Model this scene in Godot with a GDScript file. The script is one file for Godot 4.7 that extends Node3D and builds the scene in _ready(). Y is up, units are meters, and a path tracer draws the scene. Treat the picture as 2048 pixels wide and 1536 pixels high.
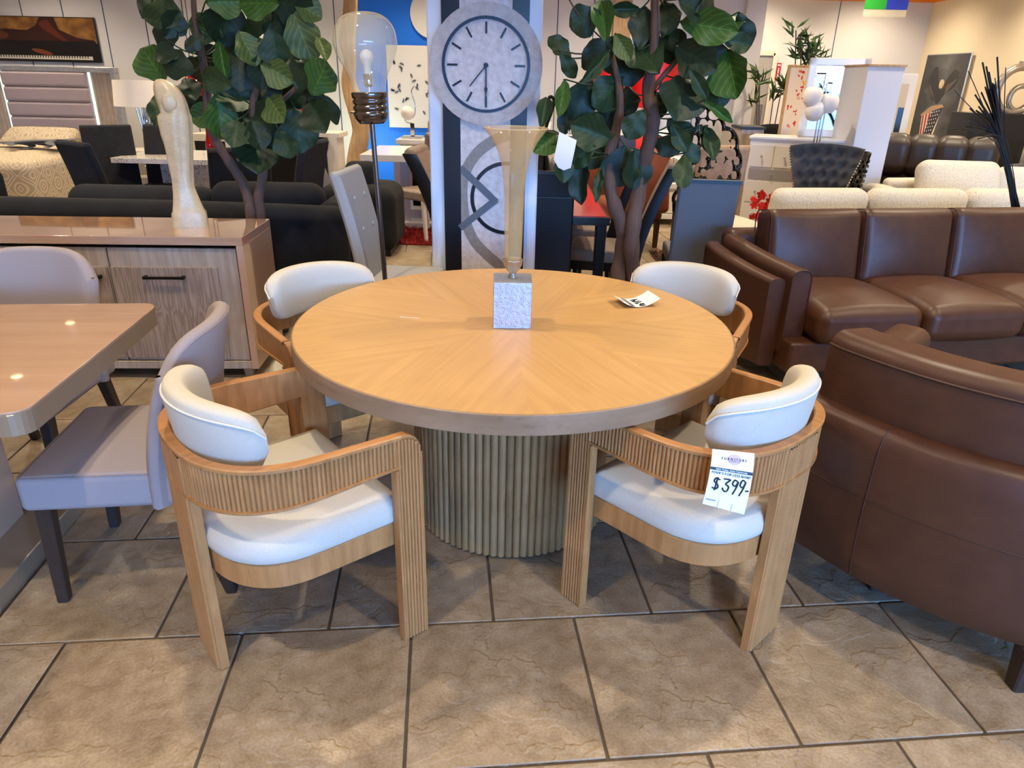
extends Node3D
# A furniture showroom: a round oak dining table with four fluted chairs, other sets, sofas and beds behind.

const EYE := 1.555            # camera height in metres
const FOCAL := 1405.0         # focal length in pixels of a 2048 x 1536 frame
const TILT := 0.40982         # the camera looks down by this angle
const ROLL := 0.022

var cam_right := Vector3.RIGHT
var cam_up := Vector3.UP
var cam_fwd := Vector3.FORWARD
var T := {}                   # textures
var taken := {}               # names in use
var rng := RandomNumberGenerator.new()


func _ready() -> void:
	rng.seed = 7
	# ---- camera
	var up0 := Vector3(0, cos(TILT), -sin(TILT))
	cam_fwd = Vector3(0, -sin(TILT), -cos(TILT))
	cam_right = Vector3.RIGHT * cos(ROLL) + up0 * sin(ROLL)
	cam_up = up0 * cos(ROLL) - Vector3.RIGHT * sin(ROLL)
	var cam := Camera3D.new()
	cam.name = "camera"
	cam.transform = Transform3D(Basis(cam_right, cam_up, -cam_fwd), Vector3(0, EYE, 0))
	cam.fov = rad_to_deg(2.0 * atan(768.0 / FOCAL))
	cam.near = 0.05
	cam.far = 200.0
	add_child(cam)
	# ---- sky, seen by the room through the shop window behind the camera
	var sky_mat := ProceduralSkyMaterial.new()
	sky_mat.sky_top_color = Color(0.36, 0.60, 0.97)
	sky_mat.sky_horizon_color = Color(0.53, 0.75, 1.0)
	sky_mat.ground_bottom_color = Color(0.34, 0.36, 0.40)
	sky_mat.ground_horizon_color = Color(0.42, 0.48, 0.56)
	sky_mat.sky_energy_multiplier = 4.6
	sky_mat.ground_energy_multiplier = 1.2
	var sky := Sky.new()
	sky.sky_material = sky_mat
	var env := Environment.new()
	env.background_mode = Environment.BG_SKY
	env.sky = sky
	env.ambient_light_source = Environment.AMBIENT_SOURCE_SKY
	env.tonemap_mode = Environment.TONE_MAPPER_LINEAR
	env.tonemap_exposure = 1.04
	env.sdfgi_enabled = true
	env.ssao_enabled = true
	env.ssil_enabled = true
	var we := WorldEnvironment.new()
	we.name = "world_environment"
	we.environment = env
	add_child(we)
	# ---- everything else
	make_textures()
	make_materials()
	make_room()
	make_lamps()
	make_round_table_set()
	make_left_dining()
	make_brown_sofas()
	make_middle()
	make_trees()
	make_background_left()
	make_background_centre()
	make_background_right()


# ---------------------------------------------------------------- pixels to places
func ray(x: float, y: float) -> Vector3:
	return cam_fwd + cam_right * ((x - 1024.0) / FOCAL) - cam_up * ((y - 768.0) / FOCAL)


func py(x: float, y: float, height: float) -> Vector3:      # the point of that pixel at a height
	var d := ray(x, y)
	return Vector3(0, EYE, 0) + d * ((height - EYE) / d.y)


func pz(x: float, y: float, z: float) -> Vector3:           # the point of that pixel on a plane across the room
	var d := ray(x, y)
	return Vector3(0, EYE, 0) + d * (z / d.z)


func px(x: float, y: float, wall_x: float) -> Vector3:      # the point of that pixel on a plane along the room
	var d := ray(x, y)
	return Vector3(0, EYE, 0) + d * (wall_x / d.x)


# ---------------------------------------------------------------- naming
func numbered(called: String) -> String:
	if not taken.has(called):
		taken[called] = 0
		return called
	taken[called] += 1
	return "%s_%03d" % [called, taken[called]]


func tag(o: Node, label: String, category: String, group := "", kind := "") -> void:
	if label:
		o.set_meta("label", label)
	if category:
		o.set_meta("category", category)
	if group:
		o.set_meta("group", group)
	if kind:
		o.set_meta("kind", kind)


func thing(called: String, label: String, category: String, at := Vector3.ZERO, turn := 0.0, group := "") -> Node3D:
	var o := Node3D.new()
	o.name = numbered(called)
	add_child(o)
	o.position = at
	o.rotation.y = turn
	tag(o, label, category, group)
	return o


func part(parent: Node, called: String, mesh: Mesh, m: Material, at := Transform3D()) -> MeshInstance3D:
	var o := MeshInstance3D.new()
	o.name = called
	o.mesh = mesh
	o.material_override = m
	o.transform = at
	parent.add_child(o, true)
	return o


func single(called: String, mesh: Mesh, m: Material, label: String, category: String, at := Vector3.ZERO, turn := 0.0, group := "") -> MeshInstance3D:
	var o := MeshInstance3D.new()
	o.name = numbered(called)
	o.mesh = mesh
	o.material_override = m
	add_child(o)
	o.position = at
	o.rotation.y = turn
	tag(o, label, category, group)
	return o


func structure(called: String, mesh: Mesh, m: Material, label := "") -> MeshInstance3D:
	var o := MeshInstance3D.new()
	o.name = numbered(called)
	o.mesh = mesh
	o.material_override = m
	add_child(o)
	tag(o, label, "", "", "structure")
	return o


func copy_of(o: Node3D, at: Vector3, turn: float, label := "", group := "") -> Node3D:
	var c: Node3D = o.duplicate()
	var base_name := str(o.name)
	if base_name.length() > 4 and base_name.substr(base_name.length() - 4).begins_with("_"):
		base_name = base_name.substr(0, base_name.length() - 4)
	c.name = numbered(base_name)
	add_child(c)
	c.position = at
	c.rotation.y = turn
	if label:
		c.set_meta("label", label)
	if group:
		c.set_meta("group", group)
	return c


# ---------------------------------------------------------------- mesh building
class Shape:
	var v := PackedVector3Array()
	var n := PackedVector3Array()
	var uv := PackedVector2Array()
	var i := PackedInt32Array()
	var xf := Transform3D()

	func add(p: Vector3, nn: Vector3, t := Vector2.ZERO) -> int:
		v.append(xf * p)
		n.append((xf.basis * nn).normalized())
		uv.append(t)
		return v.size() - 1

	func quad(a: Vector3, b: Vector3, c: Vector3, d: Vector3, t := Rect2(0, 0, 1, 1)) -> void:   # anticlockwise seen from outside
		var nn := (b - a).cross(d - a).normalized()
		var k := add(a, nn, Vector2(t.position.x, t.end.y))
		add(b, nn, Vector2(t.end.x, t.end.y))
		add(c, nn, Vector2(t.end.x, t.position.y))
		add(d, nn, Vector2(t.position.x, t.position.y))
		i.append_array([k, k + 2, k + 1, k, k + 3, k + 2])

	# rows of points; the normal is (along a row) x (to the next row)
	func grid(rows: Array, wrap_u := false, wrap_v := false, uvs := Vector2.ONE) -> void:
		var nr := rows.size()
		var nc: int = rows[0].size()
		var base := v.size()
		var acc := PackedVector3Array()
		acc.resize(nr * nc)
		var tris := PackedInt32Array()
		var pts := PackedVector3Array()
		for r in nr:
			pts.append_array(rows[r])
		for r in (nr if wrap_v else nr - 1):
			var r2 := (r + 1) % nr
			for c in (nc if wrap_u else nc - 1):
				var c2 := (c + 1) % nc
				var a := r * nc + c
				var b := r * nc + c2
				var d := r2 * nc + c
				var e := r2 * nc + c2
				for t in [[a, b, e], [a, e, d]]:
					var nn := (pts[t[1]] - pts[t[0]]).cross(pts[t[2]] - pts[t[0]])
					if nn.length_squared() < 1e-20:
						continue
					acc[t[0]] += nn
					acc[t[1]] += nn
					acc[t[2]] += nn
					tris.append_array([t[0], t[2], t[1]])
		for r in nr:
			for c in nc:
				add(pts[r * nc + c], acc[r * nc + c], Vector2(float(c) / maxf(nc - 1, 1) * uvs.x, float(r) / maxf(nr - 1, 1) * uvs.y))
		for t in tris:
			i.append(base + t)

	func fan(points: PackedVector3Array, nn: Vector3) -> void:      # a flat convex face
		var k := v.size()
		for p in points:
			add(p, nn)
		var flip := (points[1] - points[0]).cross(points[2] - points[0]).dot(nn) < 0.0
		for j in range(1, points.size() - 1):
			if flip:
				i.append_array([k, k + j, k + j + 1])
			else:
				i.append_array([k, k + j + 1, k + j])

	func box(c: Vector3, s: Vector3) -> void:
		var h := s * 0.5
		for ax in 3:
			for sg in [-1.0, 1.0]:
				var nn := Vector3.ZERO
				nn[ax] = sg
				var u := Vector3.ZERO
				var w := Vector3.ZERO
				u[(ax + 1) % 3] = h[(ax + 1) % 3]
				w[(ax + 2) % 3] = h[(ax + 2) % 3] * sg
				var o := c + nn * h[ax]
				quad(o - u - w, o + u - w, o + u + w, o - u + w)

	# a box with rounded edges (r) and k steps round each; bulge puffs its top and bottom (y) outwards
	func rbox(c: Vector3, s: Vector3, r: float, k := 1, bulge := 0.0, mid := 1) -> void:
		var h := s * 0.5
		r = minf(r, minf(h.x, minf(h.y, h.z)) * 0.999)
		var inner := h - Vector3(r, r, r)
		var ticks := []
		for ax in 3:
			var a := PackedFloat32Array()
			for j in k + 1:
				a.append(-h[ax] + r * (1.0 - tan((1.0 - float(j) / k) * PI / 4.0)))
			for j in range(1, mid):
				a.append(lerpf(-inner[ax], inner[ax], float(j) / mid))
			for j in k + 1:
				a.append(h[ax] - r * (1.0 - tan(float(j) / k * PI / 4.0)))
			ticks.append(a)
		for ax in 3:
			var bx := (ax + 1) % 3
			var cx := (ax + 2) % 3
			for sg in [-1.0, 1.0]:
				var base := v.size()
				var na: PackedFloat32Array = ticks[bx]
				var nb: PackedFloat32Array = ticks[cx]
				for jb in nb.size():
					for ja in na.size():
						var q := Vector3.ZERO
						q[ax] = sg * h[ax]
						q[bx] = na[ja]
						q[cx] = nb[jb]
						var cl := q.clamp(-inner, inner)
						var nn := (q - cl).normalized()
						var p := cl + nn * r
						if bulge != 0.0:
							var fx := 1.0 - pow(absf(p.x / h.x), 2.5)
							var fz := 1.0 - pow(absf(p.z / h.z), 2.5)
							var w := maxf(fx, 0.0) * maxf(fz, 0.0)
							p.y += bulge * w * (p.y / h.y)
							var sl := bulge * p.y / h.y
							nn = (nn + Vector3(sl * 2.5 * p.x / (h.x * h.x) * maxf(fz, 0.0), 0, sl * 2.5 * p.z / (h.z * h.z) * maxf(fx, 0.0)) * absf(nn.y)).normalized()
						add(c + p, nn, Vector2(float(ja) / (na.size() - 1), float(jb) / (nb.size() - 1)))
				var w2 := na.size()
				for jb in nb.size() - 1:
					for ja in w2 - 1:
						var o := base + jb * w2 + ja
						if sg > 0:
							i.append_array([o, o + w2 + 1, o + 1, o, o + w2, o + w2 + 1])
						else:
							i.append_array([o, o + 1, o + w2 + 1, o, o + w2 + 1, o + w2])

	# turned about y: profile of (radius, height), bottom to top on the outside
	func lathe(profile: Array, seg := 32, at := Vector3.ZERO) -> void:
		var rows := []
		for p in profile:
			var row := PackedVector3Array()
			for j in seg:
				var a := -TAU * j / seg
				row.append(at + Vector3(cos(a) * p.x, p.y, sin(a) * p.x))
			rows.append(row)
		grid(rows, true)

	# the same, with hard edges where the profile list has a break (a list of lists)
	func lathes(profiles: Array, seg := 32, at := Vector3.ZERO) -> void:
		for p in profiles:
			lathe(p, seg, at)

	func tube(path: Array, radii, seg := 8, caps := true) -> void:
		var rows := []
		var up := Vector3.UP
		var t0: Vector3 = (path[1] - path[0]).normalized()
		if absf(t0.dot(up)) > 0.9:
			up = Vector3.RIGHT
		var side := t0.cross(up).normalized()
		for j in path.size():
			var t: Vector3 = (path[mini(j + 1, path.size() - 1)] - path[maxi(j - 1, 0)]).normalized()
			side = (side - t * side.dot(t)).normalized()
			var w := side.cross(t)
			var r: float = radii if radii is float else radii[j]
			var row := PackedVector3Array()
			for q in seg:
				var a := -TAU * q / seg
				row.append(path[j] + (side * cos(a) + w * sin(a)) * r)
			rows.append(row)
		grid(rows, true)
		if caps:
			fan(rows[0], -t0)
			var last: int = path.size() - 1
			fan(rows[last], (path[last] - path[last - 1]).normalized())

	# a flat outline (x, y of a plane) pushed along z from z0 to z1; bevel trims its edges
	func prism(outline: PackedVector2Array, z0: float, z1: float, bevel := 0.0) -> void:
		var o := outline
		if Geometry2D.is_polygon_clockwise(o):
			o = o.duplicate()
			o.reverse()
		var layers := []
		if bevel > 0.0:
			var ins := Geometry2D.offset_polygon(o, -bevel)
			if ins.size() == 1 and ins[0].size() == o.size():
				pass
			layers = [[_shrunk(o, bevel), z0], [o, z0 + bevel], [o, z1 - bevel], [_shrunk(o, bevel), z1]]
		else:
			layers = [[o, z0], [o, z1]]
		for l in layers.size() - 1:
			var pa: PackedVector2Array = layers[l][0]
			var pb: PackedVector2Array = layers[l + 1][0]
			for j in o.size():
				var j2 := (j + 1) % o.size()
				quad(Vector3(pa[j].x, pa[j].y, layers[l][1]), Vector3(pa[j2].x, pa[j2].y, layers[l][1]), Vector3(pb[j2].x, pb[j2].y, layers[l + 1][1]), Vector3(pb[j].x, pb[j].y, layers[l + 1][1]))
		_face(layers[0][0], z0, false)
		_face(layers[layers.size() - 1][0], z1, true)

	func _shrunk(o: PackedVector2Array, d: float) -> PackedVector2Array:
		var out := PackedVector2Array()
		var nn := o.size()
		for j in nn:
			var a := (o[j] - o[(j + nn - 1) % nn]).normalized()
			var b := (o[(j + 1) % nn] - o[j]).normalized()
			var m := (Vector2(-a.y, a.x) + Vector2(-b.y, b.x))
			if m.length() < 0.2:
				m = Vector2(-b.y, b.x) * 2.0
			m = m.normalized()
			out.append(o[j] + m * d / maxf(0.5, m.dot(Vector2(-b.y, b.x))))
		return out

	func _face(o: PackedVector2Array, z: float, front: bool) -> void:
		var k := v.size()
		for p in o:
			add(Vector3(p.x, p.y, z), Vector3(0, 0, 1 if front else -1), p)
		var t := Geometry2D.triangulate_polygon(o)
		for j in range(0, t.size(), 3):
			var a := o[t[j]]
			var b := o[t[j + 1]]
			var c := o[t[j + 2]]
			var ccw := (b - a).cross(c - a) > 0.0
			if ccw == front:
				i.append_array([k + t[j], k + t[j + 2], k + t[j + 1]])
			else:
				i.append_array([k + t[j], k + t[j + 1], k + t[j + 2]])

	func done() -> ArrayMesh:
		var arr := []
		arr.resize(Mesh.ARRAY_MAX)
		arr[Mesh.ARRAY_VERTEX] = v
		arr[Mesh.ARRAY_NORMAL] = n
		arr[Mesh.ARRAY_TEX_UV] = uv
		arr[Mesh.ARRAY_INDEX] = i
		var m := ArrayMesh.new()
		m.add_surface_from_arrays(Mesh.PRIMITIVE_TRIANGLES, arr)
		return m


func box_mesh(s: Vector3, c := Vector3.ZERO, r := 0.0) -> ArrayMesh:
	var b := Shape.new()
	if r > 0.0:
		b.rbox(c, s, r, 2)
	else:
		b.box(c, s)
	return b.done()


func frame_xf(at: Vector3, x: Vector3, y: Vector3, z: Vector3) -> Transform3D:
	return Transform3D(Basis(x, y, z), at)


func smooth_path(pts: Array, steps := 6) -> Array:           # Catmull-Rom through the points
	var out := []
	for k in pts.size() - 1:
		var a = pts[maxi(k - 1, 0)]
		var b = pts[k]
		var c = pts[k + 1]
		var d = pts[mini(k + 2, pts.size() - 1)]
		for j in steps:
			var t := float(j) / steps
			out.append(0.5 * ((2.0 * b) + (c - a) * t + (2.0 * a - 5.0 * b + 4.0 * c - d) * t * t + (3.0 * b - a - 3.0 * c + d) * t * t * t))
	out.append(pts[pts.size() - 1])
	return out


# ---------------------------------------------------------------- textures (what surfaces are made of)
func noise_bytes(w: int, h: int, freq: float, seed_: int, octaves := 4, kind := FastNoiseLite.TYPE_SIMPLEX_SMOOTH) -> PackedByteArray:
	var nz := FastNoiseLite.new()
	nz.seed = seed_
	nz.noise_type = kind
	nz.frequency = freq
	nz.fractal_octaves = octaves
	return nz.get_seamless_image(w, h).get_data()


func stretched(w: int, h: int, w0: int, h0: int, freq: float, seed_: int, octaves := 3) -> PackedByteArray:
	var nz := FastNoiseLite.new()
	nz.seed = seed_
	nz.frequency = freq
	nz.fractal_octaves = octaves
	var im := nz.get_seamless_image(w0, h0)
	im.resize(w, h, Image.INTERPOLATE_CUBIC)
	return im.get_data()


func grey_tex(w: int, h: int, values: PackedFloat32Array) -> ImageTexture:
	var b := PackedByteArray()
	b.resize(w * h)
	for k in w * h:
		b[k] = clampi(int(values[k] * 255.0), 0, 255)
	var im := Image.create_from_data(w, h, false, Image.FORMAT_L8, b)
	return ImageTexture.create_from_image(im)


func color_tex(w: int, h: int, values: PackedFloat32Array, dark: Color, light: Color) -> ImageTexture:
	var b := PackedByteArray()
	b.resize(w * h * 3)
	for k in w * h:
		var c := dark.lerp(light, clampf(values[k], 0.0, 1.0))
		b[k * 3] = int(c.r * 255.0)
		b[k * 3 + 1] = int(c.g * 255.0)
		b[k * 3 + 2] = int(c.b * 255.0)
	return ImageTexture.create_from_image(Image.create_from_data(w, h, false, Image.FORMAT_RGB8, b))


func make_textures() -> void:
	var n := 512
	# wood: long streaks down the image with pores and slow bands
	var s1 := stretched(n, n, n, 24, 0.03, 3, 4)
	var s2 := stretched(n, n, n, 40, 0.18, 5, 2)
	var s3 := noise_bytes(n, n, 0.006, 9, 3)
	var val := PackedFloat32Array()
	val.resize(n * n)
	var val2 := PackedFloat32Array()
	val2.resize(n * n)
	for k in n * n:
		var a := s1[k] / 255.0
		var p := s2[k] / 255.0
		val[k] = 0.45 + 0.55 * a + 0.25 * (s3[k] / 255.0 - 0.5) - maxf(0.0, p - 0.62) * 0.9
		val2[k] = 0.62 + 0.38 * a - maxf(0.0, p - 0.66) * 0.6
	T.wood = color_tex(n, n, val, Color(0.72, 0.66, 0.58), Color(1, 1, 1))
	T.veneer = color_tex(n, n, val, Color(0.885, 0.86, 0.82), Color(1, 1, 1))
	var turned: Image = T.veneer.get_image().duplicate()
	turned.rotate_90(CLOCKWISE)
	T.veneer_across = ImageTexture.create_from_image(turned)
	T.wood_bump = grey_tex(n, n, val2)
	# weathered oak with strong grain for the sideboard doors
	var o1 := stretched(n, n, n, 30, 0.02, 31, 4)
	for k in n * n:
		var y := float(k / n) / n
		var ring := sin((o1[k] / 255.0) * 26.0 + 2.0 * sin(y * TAU))
		val[k] = 0.55 + 0.22 * ring + 0.35 * (s2[k] / 255.0 - 0.5)
	T.oak = color_tex(n, n, val, Color(0.66, 0.60, 0.55), Color(1, 1, 1))
	# stone tile: cloudy tone, fine grit, split edges
	var c1 := noise_bytes(n, n, 0.005, 11, 5)
	var c2 := noise_bytes(n, n, 0.03, 12, 4)
	var c3 := noise_bytes(n, n, 0.2, 13, 2)
	var rg := FastNoiseLite.new()
	rg.seed = 14
	rg.frequency = 0.006
	rg.fractal_type = FastNoiseLite.FRACTAL_RIDGED
	rg.fractal_octaves = 3
	var c4 := rg.get_seamless_image(n, n).get_data()
	for k in n * n:
		var vein := maxf(0.0, c4[k] / 255.0 - 0.84) * 3.0
		var c1v := c1[k] / 255.0
		var edge := smoothstep(0.010, 0.0, absf(c1v - 0.50)) * smoothstep(0.42, 0.60, c2[k] / 255.0) + 0.7 * smoothstep(0.008, 0.0, absf(c1v - 0.64)) * smoothstep(0.5, 0.62, c2[k] / 255.0)
		val[k] = 0.34 + 0.50 * c1v + 0.42 * (c2[k] / 255.0 - 0.5) + 0.40 * (c3[k] / 255.0 - 0.5) - vein * 0.25 - edge * 0.30
		val2[k] = 0.40 + 0.40 * (c2[k] / 255.0 - 0.5) + 0.20 * (c3[k] / 255.0 - 0.5) + 0.30 * smoothstep(0.49, 0.51, c1v) + 0.2 * smoothstep(0.63, 0.65, c1v) - vein * 0.3
	T.stone = color_tex(n, n, val, Color(0.62, 0.56, 0.49), Color(1.0, 0.985, 0.96))
	T.stone_bump = grey_tex(n, n, val2)
	# linen weave
	var m := 256
	val.resize(m * m)
	val2.resize(m * m)
	var f1 := noise_bytes(m, m, 0.05, 21, 3)
	var f2 := stretched(m, m, m, 16, 0.3, 22, 2)
	var f3 := stretched(m, m, 16, m, 0.3, 23, 2)
	for k in m * m:
		var x := k % m
		var y := k / m
		var wv := 0.5 + 0.25 * sin(x * TAU / 4.0) + 0.25 * sin(y * TAU / 4.0)
		var thread := (f2[k] + f3[k]) / 510.0
		val[k] = 0.50 + 0.35 * thread + 0.20 * (f1[k] / 255.0 - 0.5) + 0.12 * wv
		val2[k] = 0.5 * wv + 0.5 * thread
	T.linen = color_tex(m, m, val, Color(0.82, 0.81, 0.80), Color(1, 1, 1))
	T.linen_bump = grey_tex(m, m, val2)
	# boucle: loops
	var cl := FastNoiseLite.new()
	cl.seed = 41
	cl.noise_type = FastNoiseLite.TYPE_CELLULAR
	cl.frequency = 0.075
	cl.fractal_type = FastNoiseLite.FRACTAL_NONE
	var b1 := cl.get_seamless_image(m, m).get_data()
	for k in m * m:
		val[k] = 0.25 + 0.75 * (1.0 - b1[k] / 255.0) + 0.3 * (f1[k] / 255.0 - 0.5)
		val2[k] = 1.0 - b1[k] / 255.0
	T.boucle = color_tex(m, m, val, Color(0.70, 0.67, 0.62), Color(1, 1, 1))
	T.boucle_bump = grey_tex(m, m, val2)
	# leather: pebbles and slow mottling
	cl.frequency = 0.11
	cl.seed = 51
	var l1 := cl.get_seamless_image(m, m).get_data()
	var l2 := noise_bytes(m, m, 0.012, 52, 4)
	for k in m * m:
		val[k] = 0.35 + 0.65 * (l2[k] / 255.0) + 0.10 * (0.5 - l1[k] / 255.0)
		val2[k] = 1.0 - l1[k] / 255.0
	T.leather = color_tex(m, m, val, Color(0.74, 0.70, 0.68), Color(1, 1, 1))
	T.leather_bump = grey_tex(m, m, val2)
	# hammered, brushed metal leaf and plaster
	var p1 := noise_bytes(m, m, 0.02, 61, 5)
	var p2 := noise_bytes(m, m, 0.09, 62, 3)
	for k in m * m:
		val[k] = 0.40 + 0.5 * (p1[k] / 255.0) + 0.35 * (p2[k] / 255.0 - 0.5)
		val2[k] = 0.5 * (p1[k] / 255.0) + 0.5 * (p2[k] / 255.0)
	T.mottle = color_tex(m, m, val, Color(0.72, 0.70, 0.69), Color(1, 1, 1))
	T.mottle_bump = grey_tex(m, m, val2)
	# velvet: soft blotches of nap
	for k in m * m:
		val[k] = 0.30 + 0.9 * (l2[k] / 255.0) + 0.15 * (p2[k] / 255.0 - 0.5)
	T.velvet = color_tex(m, m, val, Color(0.45, 0.47, 0.50), Color(1, 1, 1))
	# marble
	for k in m * m:
		var q: float = absf(sin((p1[k] / 255.0) * 11.0 + float(k % m) / m * TAU))
		val[k] = 0.35 + 0.65 * smoothstep(0.0, 0.35, q)
	T.marble = color_tex(m, m, val, Color(0.50, 0.47, 0.44), Color(1, 1, 1))
	T.leaf = make_leaf_texture()
	T.bedspread = make_bedspread()


func make_leaf_texture() -> ImageTexture:
	var w := 256
	var im := Image.create(w, w, false, Image.FORMAT_RGB8)
	var nz := FastNoiseLite.new()
	nz.seed = 71
	nz.frequency = 0.02
	for y in w:
		for x in w:
			var u := (x + 0.5) / w * 2.0 - 1.0       # across the leaf
			var t := (y + 0.5) / w                   # 0 stem .. 1 tip
			var side := absf(u)
			# side veins leave the midrib and sweep towards the tip
			var along := t - side * 0.34 - side * side * 0.10
			var ph := along * 6.0
			var d := absf(ph - roundf(ph)) / 6.0
			var vein := smoothstep(0.016, 0.003, d) * 0.75
			vein = maxf(vein, smoothstep(0.035, 0.008, side))
			var ph2 := (t + side * 0.9) * 24.0
			var net := smoothstep(0.10, 0.0, absf(ph2 - roundf(ph2))) * 0.14
			var tone := 0.62 + 0.22 * nz.get_noise_2d(x, y) + 0.10 * cos(ph * TAU)
			var c := Color(0.34, 0.40, 0.33).lerp(Color(0.58, 0.64, 0.52), tone)
			c = c.lerp(Color(1.0, 1.0, 0.62), clampf(vein * 0.60 + net * 0.6, 0, 1))
			im.set_pixel(x, y, c)
	return ImageTexture.create_from_image(im)


func make_bedspread() -> ImageTexture:
	var w := 256
	var im := Image.create(w, w, false, Image.FORMAT_RGB8)
	for y in w:
		for x in w:
			var p := Vector2(fmod(x + 0.5, 128.0) - 64.0, fmod(y + 0.5, 128.0) - 64.0)
			var dd := absf(p.x) + absf(p.y)
			var r := p.length()
			var q := Vector2(64.0 - absf(p.x), 64.0 - absf(p.y))
			var line := 0.0
			for e in [[dd, 14.0], [r, 30.0], [dd, 66.0], [q.length(), 18.0], [q.x + q.y, 44.0]]:
				line = maxf(line, smoothstep(5.0, 3.0, absf(e[0] - e[1])))
			im.set_pixel(x, y, Color(0.83, 0.79, 0.72).lerp(Color(1, 0.98, 0.94), line))
	return ImageTexture.create_from_image(im)


# ---------------------------------------------------------------- materials
var MAT := {}


func mat(called: String, c: Color, rough := 0.6, metal := 0.0) -> StandardMaterial3D:
	var m := StandardMaterial3D.new()
	m.resource_name = called
	m.albedo_color = c
	m.roughness = rough
	m.metallic = metal
	MAT[called] = m
	return m


func tri(m: StandardMaterial3D, tex: Texture2D, scale: float, bump: Texture2D = null, depth := 0.0, stretch := Vector3.ONE) -> StandardMaterial3D:
	m.uv1_triplanar = true
	m.uv1_scale = stretch * scale
	m.albedo_texture = tex
	if bump:
		m.heightmap_enabled = true
		m.heightmap_texture = bump
		m.heightmap_scale = depth
	return m


func make_materials() -> void:
	var m: StandardMaterial3D
	# woods
	m = tri(mat("oak_wood", Color(0.73, 0.52, 0.31), 0.42), T.wood, 2.2, T.wood_bump, 0.02)
	m = tri(mat("oak_edge", Color(0.62, 0.50, 0.38), 0.45), T.wood, 2.4, T.wood_bump, 0.02, Vector3(0.12, 2.5, 0.12))
	m = mat("oak_veneer", Color(0.775, 0.61, 0.385), 0.40)
	m.albedo_texture = T.veneer
	m.heightmap_enabled = true
	m.heightmap_texture = T.wood_bump
	m.heightmap_scale = 0.01
	m = tri(mat("oak_reed", Color(0.63, 0.475, 0.30), 0.45), T.wood, 2.2)
	m = tri(mat("oak_reed_pale", Color(0.67, 0.51, 0.335), 0.45), T.wood, 1.7)
	m = tri(mat("oak_reed_dark", Color(0.57, 0.42, 0.26), 0.45), T.wood, 2.7)
	m = tri(mat("oak_flute", Color(0.60, 0.455, 0.31), 0.45), T.wood, 3.0)
	m = tri(mat("dark_leg_wood", Color(0.22, 0.17, 0.14), 0.45), T.wood, 3.0)
	m = tri(mat("black_wood", Color(0.055, 0.055, 0.065), 0.32), T.wood, 2.0)
	m = tri(mat("brown_wood", Color(0.30, 0.17, 0.10), 0.4), T.wood, 2.0)
	m = tri(mat("bark", Color(0.40, 0.31, 0.27), 0.8), T.wood, 3.0, T.wood_bump, 0.35, Vector3(2.2, 0.7, 2.2))
	m = tri(mat("grey_oak_door", Color(0.68, 0.61, 0.545), 0.5), T.oak, 1.1, T.wood_bump, 0.03)
	m = tri(mat("beige_lacquer", Color(0.71, 0.655, 0.60), 0.30), T.wood, 1.4)
	m = mat("gloss_top", Color(0.74, 0.60, 0.50), 0.04)
	m.clearcoat_enabled = true
	m.clearcoat = 1.0
	m.clearcoat_roughness = 0.02
	tri(m, T.veneer_across, 0.8)
	m = mat("gloss_side", Color(0.74, 0.60, 0.50), 0.08)
	m.clearcoat_enabled = true
	m.clearcoat = 1.0
	m.clearcoat_roughness = 0.03
	m = mat("table_edge", Color(0.60, 0.52, 0.42), 0.28, 0.25)
	# cloth
	m = tri(mat("cream_cloth", Color(0.83, 0.80, 0.73), 0.9), T.linen, 9.0, T.linen_bump, 0.14)
	m = tri(mat("cream_piping", Color(0.88, 0.86, 0.81), 0.9), T.linen, 14.0)
	m = tri(mat("grey_cloth", Color(0.62, 0.57, 0.56), 0.92), T.linen, 14.0, T.linen_bump, 0.03)
	m = tri(mat("grey_piping", Color(0.56, 0.51, 0.51), 0.92), T.linen, 14.0)
	m = tri(mat("boucle_cloth", Color(0.90, 0.87, 0.80), 0.95), T.boucle, 5.0, T.boucle_bump, 0.5)
	m = tri(mat("black_velvet", Color(0.075, 0.08, 0.10), 0.95), T.velvet, 1.5)
	m = tri(mat("black_cloth", Color(0.11, 0.11, 0.13), 0.9), T.velvet, 3.0)
	m = tri(mat("grey_velvet", Color(0.24, 0.235, 0.25), 0.8), T.velvet, 4.0)
	m.rim_enabled = true
	m.rim = 0.4
	m = tri(mat("mauve_velvet", Color(0.66, 0.60, 0.61), 0.75), T.velvet, 3.0)
	m.albedo_texture = T.linen
	m = tri(mat("red_shag", Color(0.62, 0.05, 0.04), 0.95), T.boucle, 3.0, T.boucle_bump, 1.5)
	m = mat("bedspread_cloth", Color(0.82, 0.77, 0.70), 0.85)
	m.uv1_triplanar = true
	m.uv1_scale = Vector3.ONE * 1.9
	m.albedo_texture = T.bedspread
	m = tri(mat("silver_satin", Color(0.42, 0.42, 0.44), 0.35), T.velvet, 2.0)
	m = mat("white_sheet", Color(0.90, 0.86, 0.85), 0.8)
	m = mat("red_cloth", Color(0.75, 0.08, 0.08), 0.8)
	m = mat("navy_cloth", Color(0.08, 0.13, 0.26), 0.8)
	# leather
	m = tri(mat("brown_leather", Color(0.32, 0.182, 0.105), 0.44), T.leather, 3.0, T.leather_bump, 0.02)
	m = tri(mat("brown_piping", Color(0.26, 0.14, 0.085), 0.45), T.leather, 5.0)
	m = tri(mat("dark_brown_leather", Color(0.20, 0.145, 0.11), 0.42), T.leather, 2.0, T.leather_bump, 0.03)
	m = tri(mat("grey_leather", Color(0.66, 0.655, 0.645), 0.45), T.linen, 6.0)
	m = tri(mat("mid_grey_leather", Color(0.42, 0.42, 0.44), 0.5), T.linen, 5.0)
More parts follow.
